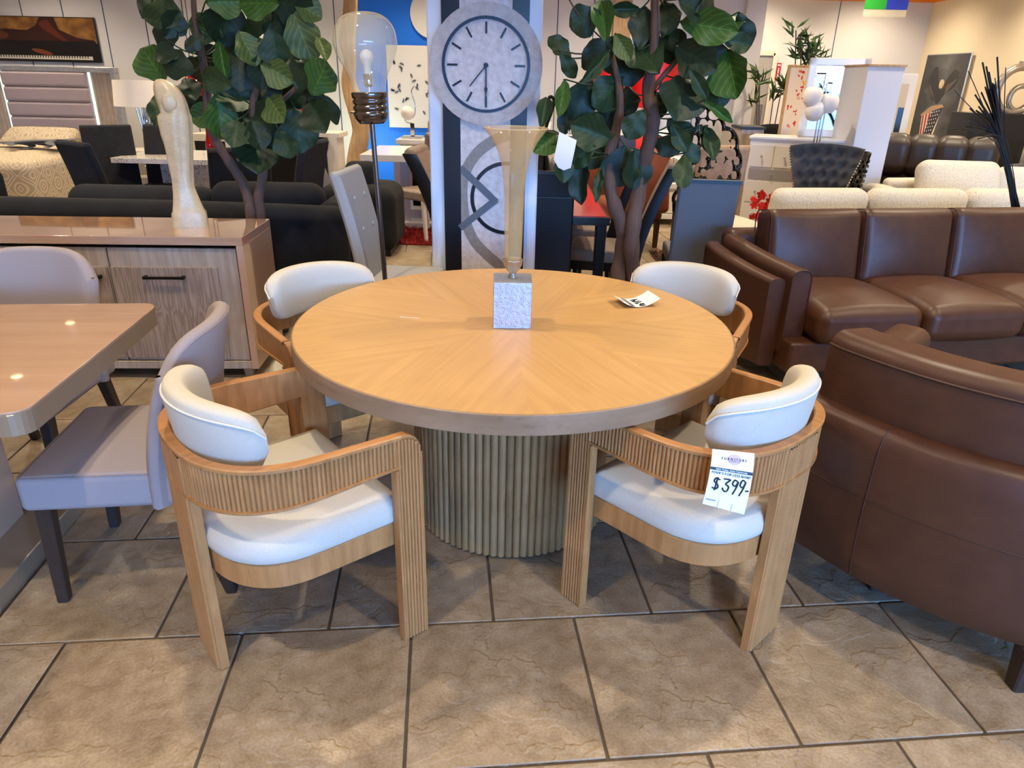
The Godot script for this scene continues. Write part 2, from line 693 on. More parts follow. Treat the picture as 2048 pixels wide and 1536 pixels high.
	m = tri(mat("slate_leather", Color(0.44, 0.45, 0.47), 0.5), T.linen, 5.0)
	m = tri(mat("taupe_leather", Color(0.60, 0.53, 0.47), 0.5), T.leather, 4.0)
	m = tri(mat("tan_leather", Color(0.72, 0.58, 0.45), 0.5), T.leather, 4.0)
	m = tri(mat("orange_hide", Color(0.52, 0.24, 0.09), 0.6), T.leather, 3.0)
	# stone, plaster, paint
	m = tri(mat("grout", Color(0.36, 0.32, 0.28), 0.9), T.mottle, 4.0)
	var tones := [Color(0.685, 0.625, 0.535), Color(0.705, 0.645, 0.555), Color(0.665, 0.61, 0.525), Color(0.69, 0.625, 0.53), Color(0.715, 0.655, 0.57), Color(0.675, 0.615, 0.53)]
	for k in tones.size():
		m = tri(mat("stone_tile_%d" % k, tones[k], 0.42), T.stone, 0.9, T.stone_bump, 0.45)
		m.uv1_world_triplanar = true
		m.uv1_offset = Vector3(0.37 * k, 0.11 * k, 0.53 * k)
	m = mat("white_wall", Color(0.88, 0.86, 0.83), 0.7)
	m = mat("warm_wall", Color(0.90, 0.84, 0.73), 0.75)
	m = mat("wall_joint", Color(0.30, 0.34, 0.42), 0.7)
	m = mat("blue_wall", Color(0.05, 0.46, 0.93), 0.55)
	m = mat("door_paint", Color(0.62, 0.60, 0.58), 0.6)
	m = mat("orange_paint", Color(0.95, 0.55, 0.10), 0.6)
	m = mat("ceiling_paint", Color(0.86, 0.84, 0.80), 0.85)
	m = mat("outside_ground", Color(0.45, 0.45, 0.44), 0.9)
	m = mat("column_paint", Color(0.88, 0.90, 0.93), 0.5)
	m = tri(mat("travertine", Color(0.80, 0.77, 0.75), 0.5), T.mottle, 3.0, T.mottle_bump, 0.05)
	m = tri(mat("travertine_pale", Color(0.90, 0.87, 0.86), 0.5), T.mottle, 4.0)
	m = tri(mat("grey_inlay", Color(0.60, 0.57, 0.54), 0.5), T.mottle, 6.0)
	m = tri(mat("steel_inlay", Color(0.42, 0.43, 0.46), 0.45, 0.2), T.mottle, 14.0)
	m = mat("black_inlay", Color(0.05, 0.06, 0.09), 0.3)
	m = mat("navy_ring", Color(0.07, 0.15, 0.25), 0.4)
	m = tri(mat("marble_top", Color(0.88, 0.85, 0.81), 0.06), T.marble, 1.2)
	m = tri(mat("alabaster", Color(0.88, 0.80, 0.64), 0.35), T.mottle, 2.5)
	m.subsurf_scatter_enabled = true
	m.subsurf_scatter_strength = 0.3
	# metal, glass, plastic
	m = tri(mat("silver_leaf", Color(0.80, 0.80, 0.82), 0.38, 0.75), T.mottle, 9.0, T.mottle_bump, 0.12)
	m = mat("pewter", Color(0.66, 0.62, 0.57), 0.3, 0.8)
	m = mat("gunmetal", Color(0.46, 0.43, 0.41), 0.20, 0.95)
	m = mat("chrome", Color(0.85, 0.86, 0.88), 0.08, 1.0)
	m = mat("dark_metal", Color(0.10, 0.09, 0.085), 0.4, 0.7)
	m = mat("brass_dark", Color(0.22, 0.18, 0.14), 0.4, 0.6)
	m = mat("mirror", Color(0.93, 0.94, 0.95), 0.01, 1.0)
	m = mat("white_plastic", Color(0.92, 0.92, 0.90), 0.4)
	m = mat("white_lacquer", Color(0.90, 0.88, 0.85), 0.2)
	m = mat("wardrobe_white", Color(0.84, 0.85, 0.88), 0.5)
	m = mat("cream_lacquer", Color(0.88, 0.84, 0.76), 0.3)
	m = mat("grey_drawer", Color(0.60, 0.58, 0.57), 0.3)
	m = mat("black_gloss", Color(0.012, 0.012, 0.014), 0.06)
	m = mat("black_paint", Color(0.02, 0.02, 0.022), 0.4)
	m = mat("black_metal_top", Color(0.025, 0.025, 0.03), 0.3)
	m = mat("red_glass", Color(0.52, 0.02, 0.08), 0.05)
	m = mat("red_shade", Color(0.80, 0.08, 0.09), 0.35)
	m = mat("red_reflection", Color(0.74, 0.22, 0.20), 0.12)  # red lamps mirrored in the black table's top, painted into its colour
	m = mat("paper", Color(0.93, 0.93, 0.92), 0.35)
	m = mat("ink", Color(0.03, 0.03, 0.06), 0.5)
	m = mat("pink_ink", Color(0.80, 0.68, 0.68), 0.5)
	m = mat("lamp_shade", Color(0.94, 0.91, 0.87), 0.8)
	m = mat("green_cloth", Color(0.12, 0.62, 0.18), 0.8)
	m = mat("blue_cloth", Color(0.12, 0.22, 0.72), 0.8)
	m = mat("fringe_cloth", Color(0.86, 0.82, 0.72), 0.9)
	m = mat("glass_pane", Color(0.9, 0.95, 0.97, 0.10), 0.0)
	m.transparency = BaseMaterial3D.TRANSPARENCY_ALPHA
	m = mat("bulb_glass", Color(0.98, 0.95, 0.80, 0.24), 0.0)
	m.transparency = BaseMaterial3D.TRANSPARENCY_ALPHA
	m = tri(mat("amber_glass", Color(0.92, 0.80, 0.55, 0.27), 0.05), T.mottle, 3.0, null, 0.0, Vector3(1, 0.4, 1))
	m.transparency = BaseMaterial3D.TRANSPARENCY_ALPHA
	m = mat("amber_glass_thin", Color(0.93, 0.84, 0.60, 0.45), 0.05)
	m.transparency = BaseMaterial3D.TRANSPARENCY_ALPHA
	m = tri(mat("steel_post", Color(0.75, 0.76, 0.78), 0.3, 0.6), T.mottle, 3.0)
	m = tri(mat("dry_wood_post", Color(0.80, 0.66, 0.48), 0.6), T.wood, 2.0)
	m = mat("glow_warm", Color(1, 0.9, 0.75), 0.5)
	m.emission_enabled = true
	m.emission = Color(1.0, 0.86, 0.66)
	m.emission_energy_multiplier = 12.0
	m = mat("glow_strip", Color(0.9, 1, 0.97), 0.5)
	m.emission_enabled = true
	m.emission = Color(0.85, 1.0, 0.96)
	m.emission_energy_multiplier = 1.6
	m = mat("glow_cool", Color(0.9, 1, 1), 0.5)
	m.emission_enabled = true
	m.emission = Color(0.90, 1.0, 1.0)
	m.emission_energy_multiplier = 4.0
	# leaves
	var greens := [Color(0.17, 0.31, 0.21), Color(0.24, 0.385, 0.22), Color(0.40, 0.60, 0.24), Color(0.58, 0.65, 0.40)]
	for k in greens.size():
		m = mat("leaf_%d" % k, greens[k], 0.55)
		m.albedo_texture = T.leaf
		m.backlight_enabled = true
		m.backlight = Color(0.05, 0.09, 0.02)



# ---------------------------------------------------------------- the room
const BACK := -10.6            # the white panelled wall
const BACK2 := -12.2           # the deeper bay on the right
const RIGHT := 6.3
const LEFT := -8.5
const FRONT := 5.2
const CEIL := 3.6
const TILE := 0.5068


func make_room() -> void:
	# floor: a grout bed with stone tiles laid in running bond
	var bed := Shape.new()
	bed.box(Vector3((LEFT + RIGHT) / 2, -0.06, (FRONT + BACK2) / 2), Vector3(RIGHT - LEFT + 0.4, 0.107, FRONT - BACK2 + 0.4))
	var floor_ := structure("floor", bed.done(), MAT.grout, "beige stone tile floor with grey joints")
	var yaw := 0.1008
	var eu := Vector3(cos(yaw), 0, -sin(yaw))
	var ev := Vector3(-sin(yaw), 0, -cos(yaw))
	var tile := Shape.new()
	tile.rbox(Vector3(0, -0.01, 0), Vector3(TILE - 0.008, 0.02, TILE - 0.008), 0.0035, 1)
	var tile_mesh := tile.done()
	var seen := []
	var rest := []
	for j in range(-18, 30):
		for k in range(-28, 24):
			var off := 0.5 if posmod(j, 2) == 0 else 0.0
			var p := (eu * (k + 0.5 + off - 2.2405) + ev * (j + 0.5 + 3.380)) * TILE
			if p.x < LEFT + 0.3 or p.x > RIGHT - 0.3 or p.z > FRONT - 0.3 or p.z < BACK2 + 0.3:
				continue
			var rel := p - Vector3(0, EYE, 0)
			var zc := rel.dot(cam_fwd)
			var inside := false
			if zc > 0.6:
				var sx := absf(rel.dot(cam_right) / zc * FOCAL)
				var sy := absf(rel.dot(cam_up) / zc * FOCAL)
				inside = sx < 1024.0 + 260.0 / zc and sy < 768.0 + 330.0 / zc
			if inside:
				seen.append([zc, p])
			else:
				rest.append(p)
	seen.sort_custom(func(a, b): return a[0] < b[0])
	var far := Shape.new()
	var turned := Basis(Vector3.UP, yaw)
	for k in seen.size():
		var at := Transform3D(turned, seen[k][1])
		if k < 290:
			var t := part(floor_, "tile", tile_mesh, MAT["stone_tile_%d" % rng.randi_range(0, 5)], at)
			t.position.y += rng.randf_range(-0.0006, 0.0006)
		else:
			rest.append(seen[k][1])
	for p in rest:
		far.xf = Transform3D(turned, p)
		var q := (TILE - 0.008) * 0.5
		far.quad(Vector3(-q, 0, q), Vector3(q, 0, q), Vector3(q, 0, -q), Vector3(-q, 0, -q))
	var ft := part(floor_, "distant_tiles", far.done(), MAT.stone_tile_0)
	ft.set_meta("kind", "stuff")
	# walls
	var th := 0.2
	var bay_x := pz(1512, 150, BACK).x
	var b := Shape.new()
	b.box(Vector3((LEFT + bay_x) / 2, CEIL / 2, BACK - th / 2), Vector3(bay_x - LEFT, CEIL, th))
	b.box(Vector3(bay_x - th / 2, CEIL / 2, (BACK + BACK2) / 2 - th), Vector3(th, CEIL, BACK - BACK2))
	var wb := structure("wall_back", b.done(), MAT.white_wall, "white panelled wall with thin dark joints")
	b = Shape.new()
	b.box(Vector3((bay_x + RIGHT) / 2, CEIL / 2, BACK2 - th / 2), Vector3(RIGHT - bay_x + 0.4, CEIL, th))
	var wbay := structure("wall_bay", b.done(), MAT.white_wall, "white wall of the recessed bay")
	b = Shape.new()
	b.box(Vector3(RIGHT + th / 2, CEIL / 2, (BACK2 + FRONT) / 2), Vector3(th, CEIL, FRONT - BACK2))
	var wr := structure("wall_right", b.done(), MAT.warm_wall, "warm cream side wall")
	b = Shape.new()
	b.box(Vector3(LEFT - th / 2, CEIL / 2, (BACK2 + FRONT) / 2), Vector3(th, CEIL, FRONT - BACK2))
	structure("wall_left", b.done(), MAT.white_wall, "white side wall")
	b = Shape.new()
	b.box(Vector3((LEFT + RIGHT) / 2, CEIL + 0.1, (BACK2 + FRONT) / 2), Vector3(RIGHT - LEFT + 0.4, 0.2, FRONT - BACK2 + 0.4))
	structure("ceiling", b.done(), MAT.ceiling_paint, "pale showroom ceiling")
	# shop front behind the camera: low sill, deep head and mullions, open to the sky between them; solid on the left
	var wx := 0.2
	var head := 2.7
	b = Shape.new()
	b.box(Vector3((LEFT + wx) / 2, CEIL / 2, FRONT + th / 2), Vector3(wx - LEFT, CEIL, th))
	b.box(Vector3((wx + RIGHT) / 2, 0.15, FRONT + th / 2), Vector3(RIGHT - wx, 0.3, th))
	b.box(Vector3((wx + RIGHT) / 2, (CEIL + head) / 2, FRONT + th / 2), Vector3(RIGHT - wx, CEIL - head, th))
	structure("wall_front", b.done(), MAT.white_wall, "shop front with wide openings")
	for k in 5:
		b = Shape.new()
		b.box(Vector3(lerpf(wx, RIGHT, k / 4.0), (head + 0.3) / 2, FRONT + th / 2), Vector3(0.10, head - 0.3, th * 0.9))
		structure("trim_%d" % (k + 1), b.done(), MAT.dark_metal, "dark mullion of the shop front")
	b = Shape.new()
	b.box(Vector3(0, -0.2, FRONT + 20.3), Vector3(80, 0.1, 40))
	structure("floor_outside", b.done(), MAT.outside_ground, "pavement outside the shop front")
	# joints of the panelled wall
	var strip := Shape.new()
	strip.box(Vector3(0, CEIL / 2, 0), Vector3(0.012, CEIL, 0.006))
	var strip_mesh := strip.done()
	for x in [38, 120, 202, 284, 362, 666, 1117, 1190, 1250, 1330, 1410]:
		var p := pz(x, 0, BACK)
		part(wb, "joint", strip_mesh, MAT.wall_joint, Transform3D(Basis(), Vector3(p.x, 0, BACK + 0.002)))
	# the blue bay behind the white console, painted on the wall
	var x0 := pz(706, 100, BACK).x
	var x1 := pz(880, 100, BACK).x
	b = Shape.new()
	b.box(Vector3((x0 + x1) / 2, CEIL / 2, BACK + 0.015), Vector3(x1 - x0, CEIL, 0.03))
	part(wb, "blue_panel", b.done(), MAT.blue_wall)
	# white pilaster closing the panelled wall
	b = Shape.new()
	var pc := pz(1497, 100, BACK)
	b.box(Vector3(pc.x, CEIL / 2, BACK + 0.06), Vector3(0.26, CEIL, 0.12))
	part(wb, "pilaster", b.done(), MAT.white_wall)
	# orange band along the top of the bay and the side wall
	b = Shape.new()
	var oy := pz(1700, 2, BACK2).y
	b.box(Vector3((bay_x + RIGHT) / 2, oy + 0.20, BACK2 + 0.012), Vector3(RIGHT - bay_x, 0.40, 0.024))
	part(wbay, "painted_band", b.done(), MAT.orange_paint)
	b = Shape.new()
	b.box(Vector3(RIGHT - 0.012, oy + 0.20, (BACK2 - 5.0) / 2), Vector3(0.024, 0.40, -BACK2 - 5.0))
	part(wr, "painted_band", b.done(), MAT.orange_paint)
	# wall panel joint of the bay
	for x in [1672]:
		var p := pz(x, 60, BACK2)
		part(wbay, "joint", strip_mesh, MAT.wall_joint, Transform3D(Basis(), Vector3(p.x, 0, BACK2 + 0.002)))
	# grey service door in the bay
	var d0 := pz(1512, 110, BACK2)
	var d1 := pz(1542, 110, BACK2)
	b = Shape.new()
	b.rbox(Vector3((d0.x + d1.x) / 2 + 0.02, d0.y / 2, BACK2 + 0.02), Vector3(d1.x - d0.x, d0.y, 0.04), 0.004)
	var door := structure("door_1", b.done(), MAT.door_paint, "pale grey service door with a dark kick panel")
	b = Shape.new()
	b.box(Vector3(d1.x + 0.06, d0.y / 2, BACK2 + 0.03), Vector3(0.07, d0.y + 0.06, 0.06))
	b.box(Vector3((d0.x + d1.x) / 2, d0.y + 0.03, BACK2 + 0.03), Vector3(d1.x - d0.x + 0.1, 0.07, 0.06))
	part(door, "door_frame", b.done(), MAT.cream_lacquer)
	b = Shape.new()
	var k0 := pz(1520, 210, BACK2)
	b.box(Vector3(k0.x - 0.02, k0.y - 0.17, BACK2 + 0.05), Vector3(0.10, 0.36, 0.02))
	part(door, "push_plate", b.done(), MAT.mid_grey_leather)


func make_lamps() -> void:
	var can := Shape.new()
	can.lathe([Vector2(0.0, 0.13), Vector2(0.055, 0.13), Vector2(0.065, 0.12), Vector2(0.07, -0.08), Vector2(0.062, -0.08), Vector2(0.055, 0.0)], 20)
	can.box(Vector3(0, 0.19, 0), Vector3(0.03, 0.13, 0.03))
	var can_mesh := can.done()
	var lens := Shape.new()
	lens.lathe([Vector2(0.0, -0.012), Vector2(0.03, -0.010), Vector2(0.052, 0.0), Vector2(0.052, 0.004), Vector2(0.0, 0.004)], 20)
	var lens_mesh := lens.done()
	for gz in [-11.3, -9.3, -7.4, -5.0, -2.6, -0.4, 2.4]:
		for gx in ([3.6, 5.3] if gz < -11.0 else ([-6.2, -3.7, -1.2, 1.3, 3.8, 5.5] if gz < -4.0 else [-6.2, -3.7, -1.2, 1.3, 3.8])):
			var at := Vector3(gx + (0.5 if gz == -7.4 else 0.0), 3.30, gz)
			var t := thing("ceiling_spotlight", "white cylindrical track spotlight hanging under the ceiling", "spotlight", at, 0.0, "ceiling track spotlights")
			part(t, "housing", can_mesh, MAT.white_plastic)
			part(t, "lens", lens_mesh, MAT.glow_warm, Transform3D(Basis(), Vector3(0, -0.05, 0)))
			var l := SpotLight3D.new()
			l.name = "lamp"
			l.position = Vector3(0, -0.10, 0)
			l.rotation_degrees = Vector3(-90, 0, 0)
			l.light_color = Color(1.0, 0.925, 0.80)
			l.light_energy = 4.3 if gz > -4.0 else (4.2 if gz > -7.0 else 4.8)
			l.spot_angle = 64.0
			l.spot_angle_attenuation = 0.9
			l.spot_range = 14.0
			l.spot_attenuation = 2.0
			l.light_size = 0.05
			l.shadow_enabled = true
			t.add_child(l)


# ---------------------------------------------------------------- the round table and its chairs
const TC := Vector3(0.0, 0.0, -2.386)
const TR := 0.7625
const TH := 0.762


func make_round_table_set() -> void:
	var t := thing("round_dining_table", "round light oak pedestal dining table with sunburst veneer and reeded drum base", "table", TC)
	# top: eight wedges of veneer, the grain of each along its middle
	var top := Node3D.new()
	top.name = "table_top"
	t.add_child(top)
	var w := Shape.new()
	var a := PI / 8.0
	var ring := 10
	for k in ring:
		var a0 := lerpf(-a, a, float(k) / ring)
		var a1 := lerpf(-a, a, float(k + 1) / ring)
		var r := TR - 0.006
		var p := [Vector3.ZERO, Vector3(cos(a0) * r, 0, -sin(a0) * r), Vector3(cos(a1) * r, 0, -sin(a1) * r)]
		var b := w.v.size()
		for q in p:
			w.add(q + Vector3(0, TH, 0), Vector3.UP, Vector2(q.z * 1.9 + 0.5, q.x * 0.85))
		w.i.append_array([b, b + 2, b + 1])
	var wm := w.done()
	for k in 8:
		part(top, "veneer_wedge", wm, MAT.oak_veneer, Transform3D(Basis(Vector3.UP, (k + 0.5) * PI / 4.0 + 0.06), Vector3(0, 0.0002, 0)))
	var e := Shape.new()
	e.lathe([Vector2(0.0, TH - 0.062), Vector2(TR - 0.004, TH - 0.062)], 96)
	e.lathe([Vector2(TR - 0.004, TH - 0.062), Vector2(TR, TH - 0.058), Vector2(TR, TH - 0.004), Vector2(TR - 0.0015, TH - 0.001), Vector2(TR - 0.006, TH)], 96)
	e.lathe([Vector2(TR - 0.006, TH - 0.0004), Vector2(0.0, TH - 0.0004)], 96)
	part(top, "edge_band", e.done(), MAT.oak_edge)
	# drum of round reeds on a core
	var core := Shape.new()
	var br := 0.352
	core.lathe([Vector2(br - 0.012, 0.012), Vector2(br - 0.012, TH - 0.062)], 64)
	core.lathe([Vector2(br - 0.03, 0.0), Vector2(br - 0.03, 0.02)], 48)
	var base := part(t, "drum_base", core.done(), MAT.oak_reed)
	var n := 84
	var rr := PI * br / n * 1.02
	var reed := Shape.new()
	var prof := []
	reed.lathe([Vector2(0, 0.010), Vector2(rr - 0.0015, 0.010), Vector2(rr, 0.0125), Vector2(rr, TH - 0.063)], 10)
	var rm := reed.done()
	var tones := ["oak_reed", "oak_reed_pale", "oak_reed_dark", "oak_reed"]
	for k in n:
		var q := TAU * k / n
		part(base, "reed", rm, MAT[tones[rng.randi_range(0, 3)]], Transform3D(Basis(Vector3.UP, q * 3.0), Vector3(cos(q) * br, 0, sin(q) * br)))
	# four chairs
	var grp := "fluted armchairs round the oak table"
	var c1 := make_armchair()
	c1.position = Vector3(-0.645, 0, -1.740)
	c1.rotation.y = facing(Vector2(0.763, -0.643))
	tag(c1, "fluted oak armchair with cream cushions, no tag, beside the grey dining chair", "chair", grp)
	copy_of(c1, Vector3(0.586, 0, -1.869), facing(Vector2(-0.69, -0.724)), "fluted oak armchair with cream cushions and a price tag on its arm", grp)
	copy_of(c1, Vector3(-0.70, 0, -2.68), facing(Vector2(0.62, 0.78)), "fluted oak armchair tucked in between the sideboard and the round table", grp)
	copy_of(c1, Vector3(0.66, 0, -2.80), facing(Vector2(-0.45, 0.89)), "fluted oak armchair tucked in next to the brown leather sofa's arm", grp)
	make_vase()
	make_tags()


func facing(f: Vector2) -> float:              # the turn that points a thing's -z along (x, z)
	return atan2(-f.x, -f.y)


func u_path(hw: float, front: float, cz: float, back: float, n: int) -> Array:
	# plan of the chair: from the right front, round the back, to the left front; [point, outward normal]
	var out := []
	var na := 10
	for k in na:
		out.append([Vector2(hw, lerpf(front, cz, float(k) / na)), Vector2(1, 0)])
	for k in n + 1:
		var q := PI * k / n
		var c := cos(q)
		var s := sin(q)
		var p := Vector2(hw * signf(c) * pow(absf(c), 0.80), cz + (back - cz) * pow(s, 0.80))
		out.append([p, Vector2.ZERO])
	for k in range(1, na + 1):
		out.append([Vector2(-hw, lerpf(cz, front, float(k) / na)), Vector2(-1, 0)])
	for k in out.size():
		var a: Vector2 = out[maxi(k - 1, 0)][0]
		var b: Vector2 = out[mini(k + 1, out.size() - 1)][0]
		var d := (b - a).normalized()
		out[k][1] = Vector2(d.y, -d.x)
		if out[k][1].dot(out[k][0] - Vector2(0, front)) < 0:
			out[k][1] = -out[k][1]
	return out


func band_top(z: float) -> float:
	return lerpf(0.686, 0.704, clampf((z + 0.26) / 0.54, 0, 1))


func band_low(z: float) -> float:
	return lerpf(0.592, 0.572, clampf((z + 0.26) / 0.54, 0, 1))


func make_armchair() -> Node3D:
	var t := thing("fluted_armchair", "", "")
	var hw := 0.296
	var path := u_path(hw, -0.205, 0.0, 0.275, 40)
	# the bent band: flat inside, flat top, a recess outside for the fluting
	var b := Shape.new()
	var th := 0.030
	var rows := []
	for e in path:
		var p: Vector2 = e[0]
		var nn: Vector2 = e[1]
		var yt := band_top(p.y)
		var yb := band_low(p.y)
		var prof := [[-0.5, yb + 0.004], [-0.5, yt - 0.004], [-0.36, yt], [0.36, yt], [0.5, yt - 0.003], [0.5, yt - 0.011], [0.20, yt - 0.011], [0.20, yb + 0.010], [0.5, yb + 0.010], [0.5, yb + 0.003], [0.40, yb], [-0.40, yb]]
		var row := []
		for q in prof:
			row.append(Vector3(p.x + nn.x * q[0] * th, q[1], p.y + nn.y * q[0] * th))
		rows.append(row)
	for k in rows[0].size():                      # one strip for each face of the section: crisp edges along, smooth round the bend
		var k2: int = (k + 1) % rows[0].size()
		var ra := PackedVector3Array()
		var rb := PackedVector3Array()
		for r in rows:
			ra.append(r[k])
			rb.append(r[k2])
		b.grid([rb, ra])
	part(t, "arm_band", b.done(), MAT.oak_wood)
	# fluting: thin half-round reeds round the band
	var f := Shape.new()
	var lens := [0.0]
	for k in range(1, path.size()):
		lens.append(lens[k - 1] + path[k][0].distance_to(path[k - 1][0]))
	var total: float = lens[lens.size() - 1]
	var pitch := 0.0118
	var cnt := int(total / pitch)
	var at := 0
	for k in cnt:
		var s := (k + 0.5) * total / cnt
		while lens[at + 1] < s:
			at += 1
		var u: float = (s - lens[at]) / (lens[at + 1] - lens[at])
		var p: Vector2 = path[at][0].lerp(path[at + 1][0], u)
		var nn: Vector2 = path[at][1].lerp(path[at + 1][1], u).normalized()
		var d := Vector2(-nn.y, nn.x)
		var lo := []
		var hi := []
		for q in 6:
			var an := PI * q / 5.0
			var w := p + nn * (th * 0.20 + sin(an) * 0.0058) + d * cos(an) * pitch * 0.46
			lo.append(Vector3(w.x, band_low(p.y) + 0.010, w.y))
			hi.append(Vector3(w.x, band_top(p.y) - 0.011, w.y))
		f.grid([PackedVector3Array(lo), PackedVector3Array(hi)])
	var fl := part(t, "fluting", f.done(), MAT.oak_wood)
	fl.set_meta("kind", "stuff")
	# front legs: planks with a rounded upper corner, fluted outside
	for sx in [1.0, -1.0]:
		var lg := Shape.new()
		var o := PackedVector2Array([Vector2(0.185, 0.0), Vector2(0.185, 0.686)])
		for k in 7:
			var q := PI / 2 * k / 6.0
			o.append(Vector2(0.212 + sin(q) * 0.055, 0.631 + cos(q) * 0.055))
		o.append(Vector2(0.272, 0.0))
		lg.xf = Transform3D(Basis(Vector3(0, 0, -1), Vector3.UP, Vector3(1, 0, 0)), Vector3(sx * hw, 0, 0))
		lg.prism(o, -0.016, 0.010 if sx > 0 else 0.016, 0.002)
		if sx < 0:
			lg = Shape.new()
			lg.xf = Transform3D(Basis(Vector3(0, 0, -1), Vector3.UP, Vector3(1, 0, 0)), Vector3(-hw, 0, 0))
			lg.prism(o, -0.010, 0.016, 0.002)
		for k in 7:
			var x := 0.1975 + k * 0.0105
			var topy := 0.676 if x < 0.212 else 0.631 + sqrt(maxf(0.0, 0.055 * 0.055 - pow(x - 0.212, 2))) - 0.010
			var lo := []
			var hi := []
			for q in 6:
				var an := PI * q / 5.0
				var zz: float = (0.010 + sin(an) * 0.006) * sx
				var xx: float = x - cos(an) * 0.0048 * sx
				lo.append(Vector3(xx, 0.004, zz))
				hi.append(Vector3(xx, topy, zz))
			lg.grid([PackedVector3Array(lo), PackedVector3Array(hi)])
		# raised rim round the outer face
		for seg in [[Vector2(0.185, 0.0), Vector2(0.191, 0.588)], [Vector2(0.2615, 0.0), Vector2(0.2665, 0.625)]]:
			lg.box(Vector3((seg[0].x + seg[1].x) / 2, (seg[0].y + seg[1].y) / 2, 0.0125 * sx), Vector3(seg[1].x - seg[0].x, seg[1].y - seg[0].y, 0.008))
		part(t, "front_leg", lg.done(), MAT.oak_wood)
	# one broad back leg, fluted behind
	var bl := Shape.new()
	bl.rbox(Vector3(0, 0.348, 0.268), Vector3(0.168, 0.696, 0.026), 0.002)
	for k in 12:
		var x := -0.072 + k * 0.0131
		var lo := []
		var hi := []
		for q in 6:
			var an := PI * q / 5.0
			lo.append(Vector3(x + cos(an) * 0.006, 0.004, 0.281 + sin(an) * 0.007))
			hi.append(Vector3(x + cos(an) * 0.006, 0.686, 0.281 + sin(an) * 0.007))
		bl.grid([PackedVector3Array(hi), PackedVector3Array(lo)])
	part(t, "back_leg", bl.done(), MAT.oak_wood)
	# seat: bent rail, cushion
	var sp := u_path(0.272, -0.225, 0.02, 0.252, 28)
	var o2 := PackedVector2Array()
	for e in sp:
		o2.append(e[0])
	var rail := Shape.new()
	rail.xf = Transform3D(Basis(Vector3(1, 0, 0), Vector3(0, 0, 1), Vector3(0, -1, 0)), Vector3.ZERO)
	rail.prism(o2, -0.402, -0.328, 0.003)
	part(t, "seat_rail", rail.done(), MAT.oak_wood)
	var cu := Shape.new()
	var layers := [[-0.006, 0.402], [0.004, 0.408], [0.008, 0.424], [0.007, 0.446], [-0.004, 0.466], [-0.024, 0.479], [-0.060, 0.487], [-1.48, 0.4915], [-1.75, 0.4935], [-1.98, 0.494]]
	rows = []
	for l in layers:
		var row := PackedVector3Array()
		for e in sp:
			var c := Vector2(0, 0.0)
			var p: Vector2 = e[0]
			var q: Vector2 = p + (p - c).normalized() * l[0] if l[0] > -0.5 else p * (l[0] + 2.0)
			row.append(Vector3(q.x, l[1], q.y))
		row.reverse()
		rows.append(row)
	cu.grid(rows, true)
	part(t, "seat_cushion", cu.done(), MAT.cream_cloth)
	# back cushion: a bent bolster inside the band
	var bc := Shape.new()
	var pip := []
	rows = []
	var na := 26
	for k in na + 1:
		var u := float(k) / na * 2.0 - 1.0
		var ang := u * 1.06
		var c := Vector3(sin(ang) * 0.246, 0.0, -0.004 + cos(ang) * 0.236)
		var nn := Vector3(sin(ang), 0, cos(ang))
		var endf := pow(maxf(0.0, 1.0 - pow(absf(u), 7.0)), 0.5)
		var hh := 0.096 * (0.30 + 0.70 * endf) * (1.0 - 0.10 * u * u)
		var tt := 0.036 * (0.15 + 0.85 * endf)
		var ym := 0.742 - 0.012 * u * u
		var row := PackedVector3Array()
		for q in 20:
			var an := TAU * q / 20.0
			var ca := cos(an)
			var sa := sin(an)
			var px_ := signf(ca) * pow(absf(ca), 0.62) * tt
			var pyy := signf(sa) * pow(absf(sa), 0.62) * hh
			row.append(c + nn * (px_ + 0.012 * (pyy / 0.096)) + Vector3(0, ym + pyy, 0))
		rows.append(row)
		pip.append(c + nn * (tt * 0.93 + 0.008) + Vector3(0, ym + hh * 0.72, 0))
	bc.grid(rows, true)
	bc.fan(rows[0], Vector3(-1, 0, -0.3).normalized())
	bc.fan(rows[na], Vector3(1, 0, -0.3).normalized())
	var cush := part(t, "back_cushion", bc.done(), MAT.cream_cloth)
	var pi_ := Shape.new()
	pi_.tube(pip, 0.0032, 6)
	part(cush, "piping", pi_.done(), MAT.cream_piping)
	# black glide under the back of the seat
	return t


